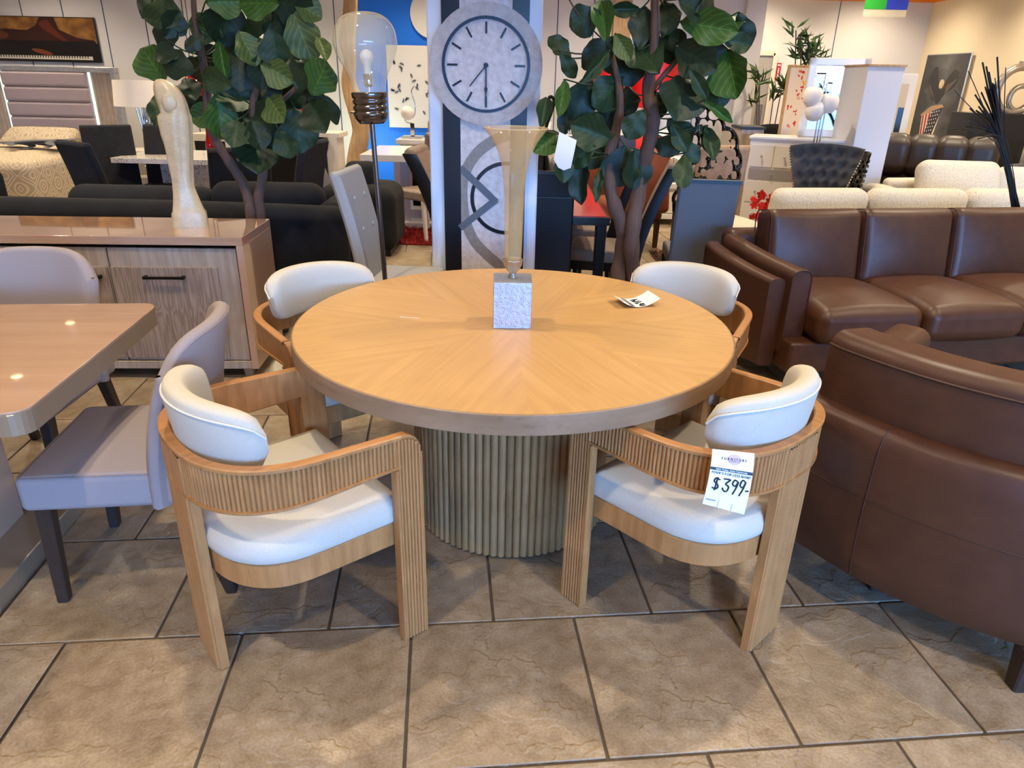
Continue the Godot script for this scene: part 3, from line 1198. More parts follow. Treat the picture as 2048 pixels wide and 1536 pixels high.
func make_vase() -> void:
	var at := Vector3(-0.006, TH, -2.368)
	var t := thing("trumpet_vase", "tall amber glass trumpet vase on a silver cube on the round table", "vase", at, 0.02)
	var c := Shape.new()
	c.rbox(Vector3(0, 0.082, 0), Vector3(0.132, 0.164, 0.132), 0.003, 2)
	part(t, "cube_base", c.done(), MAT.silver_leaf)
	var k := Shape.new()
	k.lathe([Vector2(0.0, 0.164), Vector2(0.018, 0.164), Vector2(0.017, 0.170), Vector2(0.012, 0.177), Vector2(0.013, 0.183), Vector2(0.024, 0.196), Vector2(0.031, 0.210), Vector2(0.0325, 0.222), Vector2(0.034, 0.226), Vector2(0.033, 0.230), Vector2(0.028, 0.226)], 32)
	part(t, "cup", k.done(), MAT.pewter)
	var g := Shape.new()
	var outer := [Vector2(0.0000, 0.2160), Vector2(0.0250, 0.2160), Vector2(0.0285, 0.2292), Vector2(0.0305, 0.2853), Vector2(0.0320, 0.3513), Vector2(0.0335, 0.4173), Vector2(0.0361, 0.4751), Vector2(0.0413, 0.5204), Vector2(0.0509, 0.5617), Vector2(0.0662, 0.5988), Vector2(0.0866, 0.6301), Vector2(0.1043, 0.6500)]
	var inner := [Vector2(0.1023, 0.6500), Vector2(0.0846, 0.6301), Vector2(0.0642, 0.5988), Vector2(0.0489, 0.5617), Vector2(0.0393, 0.5204), Vector2(0.0341, 0.4751), Vector2(0.0315, 0.4173), Vector2(0.0300, 0.3513), Vector2(0.0285, 0.2853), Vector2(0.0265, 0.2292), Vector2(0.0000, 0.2220)]
	g.lathe(smooth2(outer) + smooth2(inner), 48)
	part(t, "glass_flute", g.done(), MAT.amber_glass)
	var r := Shape.new()
	var pts := []
	for q in 49:
		var an := TAU * q / 48.0
		pts.append(Vector3(cos(an) * 0.1033, 0.6504, sin(an) * 0.1033))
	r.tube(pts, 0.0016, 6, false)
	part(t, "rim", r.done(), MAT.amber_glass_thin)


func smooth2(p: Array) -> Array:
	return smooth_path(p, 3)


func text_mesh(words: String, size: float, bold := false) -> TextMesh:
	var m := TextMesh.new()
	var f := SystemFont.new()
	f.font_names = PackedStringArray(["Droid Sans"])
	f.font_weight = 700 if bold else 400
	m.font = f
	m.text = words
	m.font_size = 48
	m.pixel_size = size / 48.0
	m.depth = 0.0004
	m.curve_step = 1.0
	return m


func make_card(t: Node3D, price: Array, shape: Callable) -> void:
	# a printed price card; shape(u, v) gives the place of a point of the card (u across 0..1, v down 0..1)
	var s := Shape.new()
	var rows := []
	for r in 13:
		var row := PackedVector3Array()
		for c in 9:
			row.append(shape.call(c / 8.0, 1.0 - r / 12.0, 0.0))
		rows.append(row)
	s.grid(rows)
	rows = []
	for r in 13:
		var row := PackedVector3Array()
		for c in 9:
			row.append(shape.call(1.0 - c / 8.0, 1.0 - r / 12.0, -0.0008))
		rows.append(row)
	s.grid(rows)
	part(t, "card", s.done(), MAT.paper)
	# print: dark band, seal and strokes, each following the card
	var ink := Shape.new()
	var strip := func(u0: float, v0: float, u1: float, v1: float, sh: Shape) -> void:
		var rr := []
		for r in 5:
			var row := PackedVector3Array()
			for c in 9:
				row.append(shape.call(lerpf(u0, u1, c / 8.0), lerpf(v1, v0, r / 4.0), 0.0006))
			rr.append(row)
		sh.grid(rr)
	strip.call(0.0, 0.285, 1.0, 0.335, ink)
	part(t, "printed_band", ink.done(), MAT.ink)
	for x in [0.335, 0.665]:
		ink = Shape.new()
		strip.call(x, 0.86, x + 0.006, 1.0, ink)
		part(t, "printed_rule", ink.done(), MAT.ink)
	var seal := Shape.new()
	var ring := PackedVector3Array()
	for k in 24:
		var a := TAU * k / 24.0
		ring.append(shape.call(0.53 + 0.17 * cos(a), 0.13 + 0.085 * sin(a), 0.0006))
	seal.fan(ring, (ring[8] - ring[0]).cross(ring[16] - ring[0]).normalized())
	part(t, "printed_seal", seal.done(), MAT.pink_ink)
	var hand := Shape.new()
	for stroke in price:
		var pts := []
		for q in stroke:
			pts.append(shape.call(q.x, q.y, 0.0012))
		hand.tube(smooth_path(pts, 4), 0.0021, 5)
	part(t, "handwritten_price", hand.done(), MAT.ink)


func card_text(t: Node3D, words: String, size: float, u: float, v: float, shape: Callable, m: Material, bold := false) -> void:
	var p: Vector3 = shape.call(u, v, 0.0009)
	var x: Vector3 = (shape.call(u + 0.05, v, 0.0009) - p).normalized()
	var y: Vector3 = (p - shape.call(u, v + 0.03, 0.0009)).normalized()
	y = (y - x * x.dot(y)).normalized()
	part(t, "lettering", text_mesh(words, size, bold), m, Transform3D(Basis(x, y, x.cross(y)), p))


func make_tags() -> void:
	# $399 tag hanging over the arm of the right-hand chair
	var zt := py(1470, 940, 0.665).z + 0.012
	var k0 := pz(1428, 902, zt)
	var k1 := pz(1513, 911, zt)
	var k2 := pz(1405, 1007, zt + 0.02)
	var k3 := pz(1488, 1029, zt + 0.02)
	var t := thing("price_tag", "white hanging price tag reading $399 on the armchair's arm", "price tag", k0)
	var out := (k1 - k0).cross(k0 - k2).normalized()
	var hang := func(u: float, v: float, lift: float) -> Vector3:
		return k0.lerp(k1, u).lerp(k2.lerp(k3, u), v) - k0 + out * (lift + 0.005 * sin(v * 3.0) - 0.014 * pow(1.0 - v, 4))
	var V := func(a: float, b: float) -> Vector2: return Vector2(a, b)
	var price := [
		[V.call(0.27, 0.49), V.call(0.17, 0.47), V.call(0.14, 0.53), V.call(0.22, 0.57), V.call(0.25, 0.62), V.call(0.20, 0.66), V.call(0.11, 0.65)],
		[V.call(0.21, 0.45), V.call(0.18, 0.69)],
		[V.call(0.35, 0.46), V.call(0.51, 0.46), V.call(0.41, 0.54), V.call(0.49, 0.58), V.call(0.47, 0.66), V.call(0.40, 0.67), V.call(0.35, 0.62)],
		[V.call(0.70, 0.48), V.call(0.61, 0.45), V.call(0.57, 0.52), V.call(0.64, 0.55), V.call(0.70, 0.48), V.call(0.66, 0.60), V.call(0.61, 0.70)],
		[V.call(0.87, 0.46), V.call(0.79, 0.43), V.call(0.75, 0.52), V.call(0.82, 0.55), V.call(0.87, 0.46), V.call(0.83, 0.58), V.call(0.77, 0.70)],
		[V.call(0.89, 0.60), V.call(0.97, 0.59)],
	]
	make_card(t, price, hang)
	card_text(t, "F U R N I T U R E", 0.0085, 0.53, 0.125, hang, MAT.ink, true)
	card_text(t, "S O U R C E", 0.0055, 0.53, 0.16, hang, MAT.ink)
	card_text(t, "Here Today, Gone Tomorrow", 0.0062, 0.5, 0.31, hang, MAT.paper)
	card_text(t, "YOUR'S FOR LESS NOW!", 0.0092, 0.5, 0.375, hang, MAT.ink, true)
	card_text(t, "ORDER NOW", 0.004, 0.15, 0.885, hang, MAT.ink)
	# the card lying on the table, curling at its ends
	var p0 := py(1228, 599, TH)
	var p1 := py(1240, 618, TH)
	var p2 := py(1319, 613, TH)
	var along := (p2 - p1)
	along.y = 0
	var length := along.length()
	along = along.normalized()
	var across := Vector3(-along.z, 0, along.x)
	var t2 := thing("price_card", "curled white price card lying face up on the round table", "price card", Vector3(p1.x, TH, p1.z))
	var flat := func(u: float, v: float, lift: float) -> Vector3:
		return along * (v * length) - across * ((1.0 - u) * 0.112) + Vector3(0, 0.003 + lift + 0.030 * pow(v - 0.5, 2) * 4.0, 0)
	var price2 := [
		[V.call(0.93, 0.66), V.call(0.93, 0.56), V.call(0.80, 0.55), V.call(0.84, 0.62), V.call(0.76, 0.67), V.call(0.72, 0.58)],
		[V.call(0.66, 0.56), V.call(0.60, 0.50), V.call(0.56, 0.62), V.call(0.52, 0.68)],
		[V.call(0.45, 0.50), V.call(0.44, 0.66)],
		[V.call(0.38, 0.48), V.call(0.32, 0.58), V.call(0.20, 0.58)],
		[V.call(0.25, 0.47), V.call(0.24, 0.66)],
	]
	make_card(t2, price2, flat)
	card_text(t2, "YOUR'S FOR LESS NOW!", 0.0092, 0.5, 0.375, flat, MAT.ink, true)
	# splinter left on the table top
	var sp := Shape.new()
	var q0 := py(801, 634, TH + 0.001)
	var q1 := py(838, 637, TH + 0.001)
	sp.tube([Vector3.ZERO, (q1 - q0) * 0.5 + Vector3(0, 0.0004, 0.002), q1 - q0], [0.0012, 0.0006, 0.001], 5)
	single("plastic_tie", sp.done(), MAT.paper, "thin white plastic tie lying on the round table", "tie", q0 + Vector3(0, 0.0008, 0))


# ---------------------------------------------------------------- the beige dining set and the sideboard on the left
func make_left_dining() -> void:
	# table: thick slab with rounded corners and a high gloss top on a slab pedestal
	var far := py(318, 606, 0.76)
	var near := py(45, 826, 0.76)
	var ax := (near - far)
	ax.y = 0
	var w := ax.length()
	ax = ax.normalized()                              # along the short end, towards the camera
	var out := Vector3(ax.z, 0, -ax.x)                # out of the end, to the right
	if out.x < 0:
		out = -out
	var length := 2.0
	var turn := atan2(-out.z, out.x)
	var mid := (far + near) * 0.5 - out * length * 0.5
	var t := thing("gloss_dining_table", "long beige dining table with a high gloss top and champagne edge", "table", Vector3(mid.x, 0, mid.z), turn)
	var o := rounded_rect(length, w, 0.055, 6)
	var top := Shape.new()
	top.xf = Transform3D(Basis(Vector3(1, 0, 0), Vector3(0, 0, -1), Vector3(0, 1, 0)), Vector3.ZERO)
	top.prism(o, 0.752, 0.760, 0.002)
	part(t, "gloss_top", top.done(), MAT.gloss_top)
	var ed := Shape.new()
	ed.xf = top.xf
	ed.prism(o, 0.690, 0.7525, 0.002)
	part(t, "edge", ed.done(), MAT.table_edge)
	var ped := Shape.new()
	ped.rbox(Vector3(0.0, 0.36, 0), Vector3(1.05, 0.66, 0.30), 0.01)
	part(t, "pedestal", ped.done(), MAT.gloss_side)
	var ft := Shape.new()
	ft.rbox(Vector3(0.0, 0.035, 0), Vector3(1.34, 0.07, 0.62), 0.006)
	part(t, "plinth", ft.done(), MAT.table_edge)
	# chairs
	var grp := "grey dining chairs at the gloss table"
	var c := make_grey_chair()
	c.position = Vector3(-1.205, 0, -2.005)
	c.rotation.y = facing(Vector2(-0.99, 0.13))
	tag(c, "light grey upholstered dining chair at the end of the gloss table", "chair", grp)
	copy_of(c, Vector3(-1.955, 0, -2.56), facing(Vector2(0.03, 1.0)), "light grey upholstered dining chair between the gloss table and the sideboard", grp)
	make_sideboard()


func rounded_rect(w: float, h: float, r: float, k: int) -> PackedVector2Array:
	var o := PackedVector2Array()
	for q in 4:
		var c := Vector2((w / 2 - r) * (1 if q in [0, 3] else -1), (h / 2 - r) * (1 if q < 2 else -1))
		for j in k + 1:
			var a := PI / 2 * (q + float(j) / k)
			o.append(c + Vector2(cos(a), sin(a)) * r)
	return o


func tapered_leg(top: Vector3, foot: Vector3, w0: float, w1: float) -> ArrayMesh:
	var s := Shape.new()
	var rows := []
	for e in [[foot, w1 * 0.8], [foot.lerp(top, 0.012), w1], [top, w0]]:
		var row := PackedVector3Array()
		var h: float = e[1] / 2
		var c: float = h * 0.22
		for q in [Vector2(h, -h + c), Vector2(h, h - c), Vector2(h - c, h), Vector2(-h + c, h), Vector2(-h, h - c), Vector2(-h, -h + c), Vector2(-h + c, -h), Vector2(h - c, -h)]:
			row.append(e[0] + Vector3(q.x, 0, q.y))
		rows.append(row)
	for k in 8:
		for r in 2:
			var a: PackedVector3Array = rows[r]
			var b: PackedVector3Array = rows[r + 1]
			var k2 := (k + 1) % 8
			s.quad(a[k2], a[k], b[k], b[k2])
	s.fan(rows[0], Vector3.DOWN)
	s.fan(rows[2], Vector3.UP)
	return s.done()


func make_grey_chair() -> Node3D:
	var t := thing("upholstered_dining_chair", "", "")
	var seat := Shape.new()
	seat.rbox(Vector3(0, 0.415, -0.01), Vector3(0.50, 0.115, 0.50), 0.022, 3, 0.012, 6)
	part(t, "seat", seat.done(), MAT.grey_cloth)
	var sp := Shape.new()
	var pts := []
	for q in rounded_rect(0.488, 0.488, 0.02, 3):
		pts.append(Vector3(q.x, 0.468, q.y - 0.01))
	pts.append(pts[0])
	sp.tube(pts, 0.0022, 5, false)
	part(t, "seat_seam", sp.done(), MAT.grey_piping)
	# wrapped back: a bent panel whose wings come forward and run down to the seat
	var rows_out := []
	var b := Shape.new()
	var n := 22
	var m := 12
	var th := 0.045
	var outer := []
	var inner := []
	for k in n + 1:
		var u := float(k) / n * 2.0 - 1.0
		var fwd := 0.10 * pow(absf(u), 2.4)
		var c := Vector2(u * 0.248, 0.225 - fwd)
		var d := Vector2(0.255, -0.10 * 2.4 * pow(absf(u), 1.4) * signf(u)).normalized()
		var nn := Vector2(-d.y, d.x)
		if nn.y < 0:
			nn = -nn
		var topy := 0.865 - 0.09 * pow(absf(u), 6.0) - 0.012 * u * u
		var ro := PackedVector3Array()
		var ri := PackedVector3Array()
		for j in m + 1:
			var v := float(j) / m
			var y := lerpf(0.36, topy, v)
			var lean := 0.075 * v * v
			var bulge := 0.006 * sin(v * PI)
			ro.append(Vector3(c.x + nn.x * (th / 2 + bulge) * 1.0, y, c.y + nn.y * (th / 2 + bulge) + lean))
			ri.append(Vector3(c.x - nn.x * (th / 2 + bulge), y, c.y - nn.y * (th / 2 + bulge) + lean))
		outer.append(ro)
		inner.append(ri)
	# one skin: inside, over the rounded top, outside
	var rows := []
	for k in n + 1:
		var row := PackedVector3Array()
		var ro: PackedVector3Array = outer[k]
		var ri: PackedVector3Array = inner[k]
		for j in m + 1:
			row.append(ri[j])
		var a := ri[m]
		var z := ro[m]
		for q in range(1, 5):
			var an := PI * q / 5.0
			row.append((a + z) * 0.5 + (a - z) * 0.5 * cos(an) + Vector3(0, sin(an) * th * 0.42, 0))
		for j in m + 1:
			row.append(ro[m - j])
		rows.append(row)
	b.grid(rows)
	for k in [0, n]:
		var r: PackedVector3Array = rows[k]
		var cx := Vector3.ZERO
		var h := r.size() / 2
		var rr := []
		for j in h:
			var a := r[j]
			var z := r[r.size() - 1 - j]
			var row := PackedVector3Array()
			var dirx := Vector3(-1 if k == 0 else 1, 0, -0.6).normalized()
			for q in 5:
				var an := PI * q / 4.0
				row.append((a + z) * 0.5 + (a - z) * 0.5 * cos(an) + dirx * sin(an) * th * 0.4)
			rr.append(row)
		b.grid(rr if k == 0 else rr)
	var back := part(t, "backrest", b.done(), MAT.grey_cloth)
	var pp := Shape.new()
	var path := []
	for k in n + 1:
		var ro: PackedVector3Array = outer[k]
		path.append(ro[m] + Vector3(0, 0.004, 0))
	pp.tube(path, 0.0026, 5)
	part(back, "piping", pp.done(), MAT.grey_piping)
	for q in [[-0.205, -0.215, 0.0, -0.02], [0.205, -0.215, 0.0, -0.02], [-0.20, 0.19, -0.01, 0.09], [0.20, 0.19, 0.01, 0.09]]:
		part(t, "leg", tapered_leg(Vector3(q[0], 0.37, q[1]), Vector3(q[0] + q[2], 0.0, q[1] + q[3]), 0.046, 0.034), MAT.dark_leg_wood)
	return t


func make_sideboard() -> void:
	var h := 0.785
	var fr := py(483, 475, h)
	var turn := 0.05
	var depth := 0.52
	var length := 1.72
	# the thing's base: the middle of the front edge on the floor, x to the right
	var dir := Vector3(cos(turn), 0, -sin(turn))
	var at := fr - dir * length * 0.5
	var t := thing("sideboard", "beige gloss sideboard with grey oak doors and black bar handles", "sideboard", Vector3(at.x, 0, at.z), turn)
	var hl := length / 2
	var b := Shape.new()
	b.rbox(Vector3(0, h - 0.022, -depth / 2), Vector3(length, 0.044, depth), 0.003)
	part(t, "top", b.done(), MAT.gloss_top)
	for sx in [-1, 1]:
		b = Shape.new()
		b.rbox(Vector3(sx * (hl - 0.018), (h - 0.044 + 0.06) / 2, -depth / 2), Vector3(0.036, h - 0.044 - 0.06, depth), 0.003)
		part(t, "side_panel", b.done(), MAT.gloss_side)
	b = Shape.new()
	b.rbox(Vector3(0, 0.082, -depth / 2), Vector3(length - 0.072, 0.044, depth - 0.004), 0.003)
	part(t, "bottom_rail", b.done(), MAT.beige_lacquer)
	b = Shape.new()
	b.box(Vector3(0, 0.42, -depth + 0.02), Vector3(length - 0.08, 0.64, 0.02))
	b.box(Vector3(0, 0.42, -0.25), Vector3(length - 0.08, 0.02, 0.40))
	part(t, "carcass", b.done(), MAT.beige_lacquer)
	b = Shape.new()
	b.rbox(Vector3(-0.395, 0.42, -0.02), Vector3(0.03, 0.63, 0.03), 0.002)
	part(t, "stile", b.done(), MAT.beige_lacquer)
	# doors: a pale frame panel with an oak face a little proud of it
	var xs := [[0.413, 0.812, true], [-0.374, 0.402, false], [-0.812, -0.42, false]]
	var edges := [[0.168, 0.815], [-0.378, 0.160], [-0.815, -0.412]]
	for k in 3:
		var x0: float = edges[k][0]
		var x1: float = edges[k][1]
		b = Shape.new()
		b.rbox(Vector3((x0 + x1) / 2, 0.415, -0.026), Vector3(x1 - x0, 0.615, 0.022), 0.002)
		var door := part(t, "door", b.done(), MAT.beige_lacquer)
		b = Shape.new()
		var r1: float = x1 - (0.10 if k == 0 else 0.002)
		b.rbox(Vector3((x0 + r1) / 2, 0.375, -0.010), Vector3(r1 - x0 - 0.004, 0.50, 0.016), 0.002)
		part(door, "oak_face", b.done(), MAT.grey_oak_door)
		b = Shape.new()
		var hx := (x0 + r1) / 2 if k != 1 else 0.02
		b.rbox(Vector3(hx, 0.575, 0.022), Vector3(0.21, 0.014, 0.012), 0.003)
		b.rbox(Vector3(hx - 0.096, 0.575, 0.008), Vector3(0.016, 0.018, 0.034), 0.003)
		b.rbox(Vector3(hx + 0.096, 0.575, 0.008), Vector3(0.016, 0.018, 0.034), 0.003)
		part(door, "handle", b.done(), MAT.dark_metal)
	for q in [[-hl + 0.07, -0.06], [hl - 0.07, -0.06], [-hl + 0.07, -depth + 0.06], [hl - 0.07, -depth + 0.06]]:
		part(t, "foot", tapered_leg(Vector3(q[0], 0.062, q[1]), Vector3(q[0], 0.0, q[1]), 0.06, 0.045), MAT.table_edge)
	make_statue(h)


func make_statue(h: float) -> void:
	var p := py(375, 455, h)
	var t := thing("veiled_statue", "tall frosted cream resin statue of a veiled figure on the sideboard", "statue", Vector3(p.x - 0.01, h, p.z - 0.07))
	t.rotation.y = 0.35
	t.scale = Vector3(0.97, 0.97, 0.97)
	# a leaning oval body over a flared square foot: [height, half width, half depth, x shift]
	var prof := [[0.0, 0.092, 0.078, 0.0, 0.1], [0.070, 0.090, 0.076, 0.0, 0.1], [0.082, 0.082, 0.070, 0.0, 0.2], [0.12, 0.072, 0.062, -0.002, 0.35], [0.18, 0.060, 0.055, -0.006, 0.6], [0.215, 0.056, 0.052, -0.008, 0.8], [0.25, 0.056, 0.050, -0.006, 1.0], [0.32, 0.060, 0.050, -0.004, 1.0], [0.40, 0.067, 0.053, 0.0, 1.0], [0.48, 0.077, 0.057, 0.0, 1.0], [0.54, 0.084, 0.060, 0.0, 1.0], [0.575, 0.082, 0.060, 0.0, 1.0], [0.592, 0.070, 0.057, 0.008, 1.0], [0.63, 0.072, 0.060, 0.004, 1.0], [0.67, 0.072, 0.060, -0.004, 1.0], [0.705, 0.064, 0.052, -0.014, 1.0], [0.735, 0.048, 0.038, -0.024, 1.0], [0.752, 0.026, 0.021, -0.032, 1.0], [0.757, 0.003, 0.003, -0.034, 1.0]]
	var rows := []
	var fold := FastNoiseLite.new()
	fold.seed = 4
	fold.frequency = 2.2
	for e in prof:
		var row := PackedVector3Array()
		for q in 40:
			var a := -TAU * q / 40.0
			var sq: float = e[4]
			var ca := cos(a)
			var sa := sin(a)
			var pw := lerpf(0.45, 1.0, sq)
			var x: float = signf(ca) * pow(absf(ca), pw) * e[1]
			var z: float = signf(sa) * pow(absf(sa), pw) * e[2]
			var crease: float = 1.0 + (0.05 * sin(a * 7.0 + e[0] * 5.0) + 0.08 * fold.get_noise_3d(ca, e[0] * 3.0, sa)) * sq * (1.0 - smoothstep(0.55, 0.75, e[0]))
			row.append(Vector3(e[3] + x * crease, e[0], z * crease))
		rows.append(row)
	var b := Shape.new()
	b.grid(rows, true)
	b.fan(rows[0], Vector3.DOWN)
	part(t, "veiled_body", b.done(), MAT.alabaster)
	# the face set into the veil
	b = Shape.new()
	rows = []
	for j in 9:
		var v := float(j) / 8 * PI
		var row := PackedVector3Array()
		for q in 14:
			var a := -TAU * q / 14.0
			row.append(Vector3(sin(v) * cos(a) * 0.036, -cos(v) * 0.050, sin(v) * sin(a) * 0.011 + 0.006 * exp(-pow(cos(v) * 4.0, 2)) * maxf(0.0, -sin(a))))
		rows.append(row)
	b.grid(rows, true)
	var nose := Shape.new()
	part(t, "face", b.done(), MAT.alabaster, Transform3D(Basis(), Vector3(-0.006, 0.645, 0.054)))


# ---------------------------------------------------------------- brown leather sofas and the white boucle set
func sweep_section(b: Shape, path: Array, section: Array, caps := true) -> void:
	# path: [point on the floor, inward normal]; section: (distance inwards, height), run anticlockwise seen along the path
	var rows := []
	for q in section:
		var row := PackedVector3Array()
		for e in path:
			row.append(Vector3(e[0].x, 0, e[0].y) + Vector3(e[1].x, 0, e[1].y) * q.x + Vector3(0, q.y, 0))
		rows.append(row)
	b.grid(rows, false, true)
	if caps:
		var a := PackedVector3Array()
		var z := PackedVector3Array()
		for r in rows:
			a.append(r[0])
			z.append(r[r.size() - 1])
		b.fan(a, (a[0] - rows[0][1]).normalized())
		b.fan(z, (z[0] - rows[0][rows[0].size() - 2]).normalized())


func round_section(x0: float, x1: float, y0: float, y1: float, r: float, lean := 0.0, k := 4) -> Array:
	var out := []
	for q in rounded_rect(x1 - x0, y1 - y0, r, k):
		var y := (y0 + y1) / 2 + q.y
		out.append(Vector2((x0 + x1) / 2 + q.x + lean * (y - y0), y))
	return out


func make_brown_sofas() -> void:
	make_near_sofa()
	make_far_sofa()
	make_boucle_sofa()


func make_near_sofa() -> void:
	var t := thing("leather_sofa", "brown leather sofa turned away, its stitched back towards the oak chairs", "sofa")
	var flat := smooth_path([Vector2(0.905, -2.07), Vector2(0.954, -1.94), Vector2(1.123, -1.70), Vector2(1.376, -1.503), Vector2(1.72, -1.36), Vector2(2.15, -1.31), Vector2(2.55, -1.36)], 6)
	var path := []
	for k in flat.size():
		var d: Vector2 = (flat[mini(k + 1, flat.size() - 1)] - flat[maxi(k - 1, 0)]).normalized()
		path.append([flat[k], Vector2(d.y, -d.x)])
	var b := Shape.new()
	sweep_section(b, path, [Vector2(0.05, 0.135), Vector2(0.02, 0.15), Vector2(0.004, 0.22), Vector2(-0.006, 0.40), Vector2(-0.002, 0.58), Vector2(0.010, 0.635), Vector2(0.035, 0.655), Vector2(0.075, 0.655), Vector2(0.10, 0.63), Vector2(0.105, 0.40), Vector2(0.105, 0.16), Vector2(0.09, 0.135)])
	var sh := part(t, "outer_shell", b.done(), MAT.brown_leather)
	# stitched lines: one along the shell, one down it
	b = Shape.new()
	var pts := []
	for e in path:
		pts.append(Vector3(e[0].x, 0.435, e[0].y) - Vector3(e[1].x, 0, e[1].y) * 0.0055)
	b.tube(pts, 0.0020, 5)
	part(sh, "stitching", b.done(), MAT.brown_piping)
	b = Shape.new()
	pts = []
	var e9: Array = path[10]
	for q in [[0.02, 0.15], [0.004, 0.22], [-0.006, 0.40], [-0.002, 0.58], [0.010, 0.635], [0.035, 0.655], [0.07, 0.656]]:
		pts.append(Vector3(e9[0].x, q[1], e9[0].y) + Vector3(e9[1].x, 0, e9[1].y) * (q[0] - 0.0008))
	b.tube(pts, 0.0022, 5)
	part(sh, "seam", b.done(), MAT.brown_piping)
	# long back cushion rising above the shell
	b = Shape.new()
	var cp := path.slice(2)
	sweep_section(b, cp, round_section(0.070, 0.235, 0.50, 0.865, 0.045, 0.02))
	var cu := part(t, "back_cushion", b.done(), MAT.brown_leather)
	b = Shape.new()
	pts = []
	for e in cp:
		pts.append(Vector3(e[0].x, 0.822, e[0].y) + Vector3(e[1].x, 0, e[1].y) * 0.0745)
	b.tube(pts, 0.0042, 6)
	part(cu, "piping", b.done(), MAT.brown_piping)
	# seat behind it and the arm at its far end
	b = Shape.new()
	var sc := []
	for e in path:
		sc.append(e)
	sweep_section(b, sc, round_section(0.11, 0.60, 0.14, 0.43, 0.03))
	part(t, "seat", b.done(), MAT.brown_leather)
	var n0: Vector2 = Vector2(0.70, -0.714)
	var side := Vector2(-n0.y, n0.x)
	var a0 := Vector2(0.985, -2.235)
	var arm := []
	for k in 9:
		arm.append([a0 + n0 * (k / 8.0 * 0.98), Vector2(0.714, 0.70)])
	b = Shape.new()
	var rows := []
	for q in round_section(-0.02, 0.15, 0.14, 0.60, 0.055):
		var row := PackedVector3Array()
		for k in arm.size():
			var u := k / 8.0
			var lift := (-0.06 + 0.075 * smoothstep(0.0, 0.9, u)) * smoothstep(0.3, 0.6, q.y)
			var p: Vector2 = arm[k][0] + arm[k][1] * q.x
			row.append(Vector3(p.x, q.y + lift, p.y))
		rows.append(row)
	b.grid(rows, false, true)
	var ca := PackedVector3Array()
	var cz := PackedVector3Array()
	for r in rows:
		ca.append(r[0])
		cz.append(r[r.size() - 1])
	b.fan(ca, Vector3(-n0.x, 0, -n0.y))
	b.fan(cz, Vector3(n0.x, 0, n0.y))
	var armp := part(t, "arm", b.done(), MAT.brown_leather)
	b = Shape.new()
	pts = []
	for k in 17:
		var an := TAU * k / 16.0
		var p := a0 + Vector2(0.714, 0.70) * 0.05 + Vector2(0.714, 0.70) * cos(an) * 0.040 - n0 * 0.004
		pts.append(Vector3(p.x, 0.49 + sin(an) * 0.032, p.y))
	b.tube(pts, 0.004, 5, false)
	part(armp, "piping", b.done(), MAT.brown_piping)
	for q in [Vector2(1.45, -1.500), Vector2(1.24, -1.92), Vector2(1.25, -2.35), Vector2(1.60, -2.66), Vector2(2.3, -1.50)]:
		part(t, "leg", tapered_leg(Vector3(q.x, 0.145, q.y), Vector3(q.x, 0, q.y), 0.062, 0.045), MAT.dark_leg_wood)


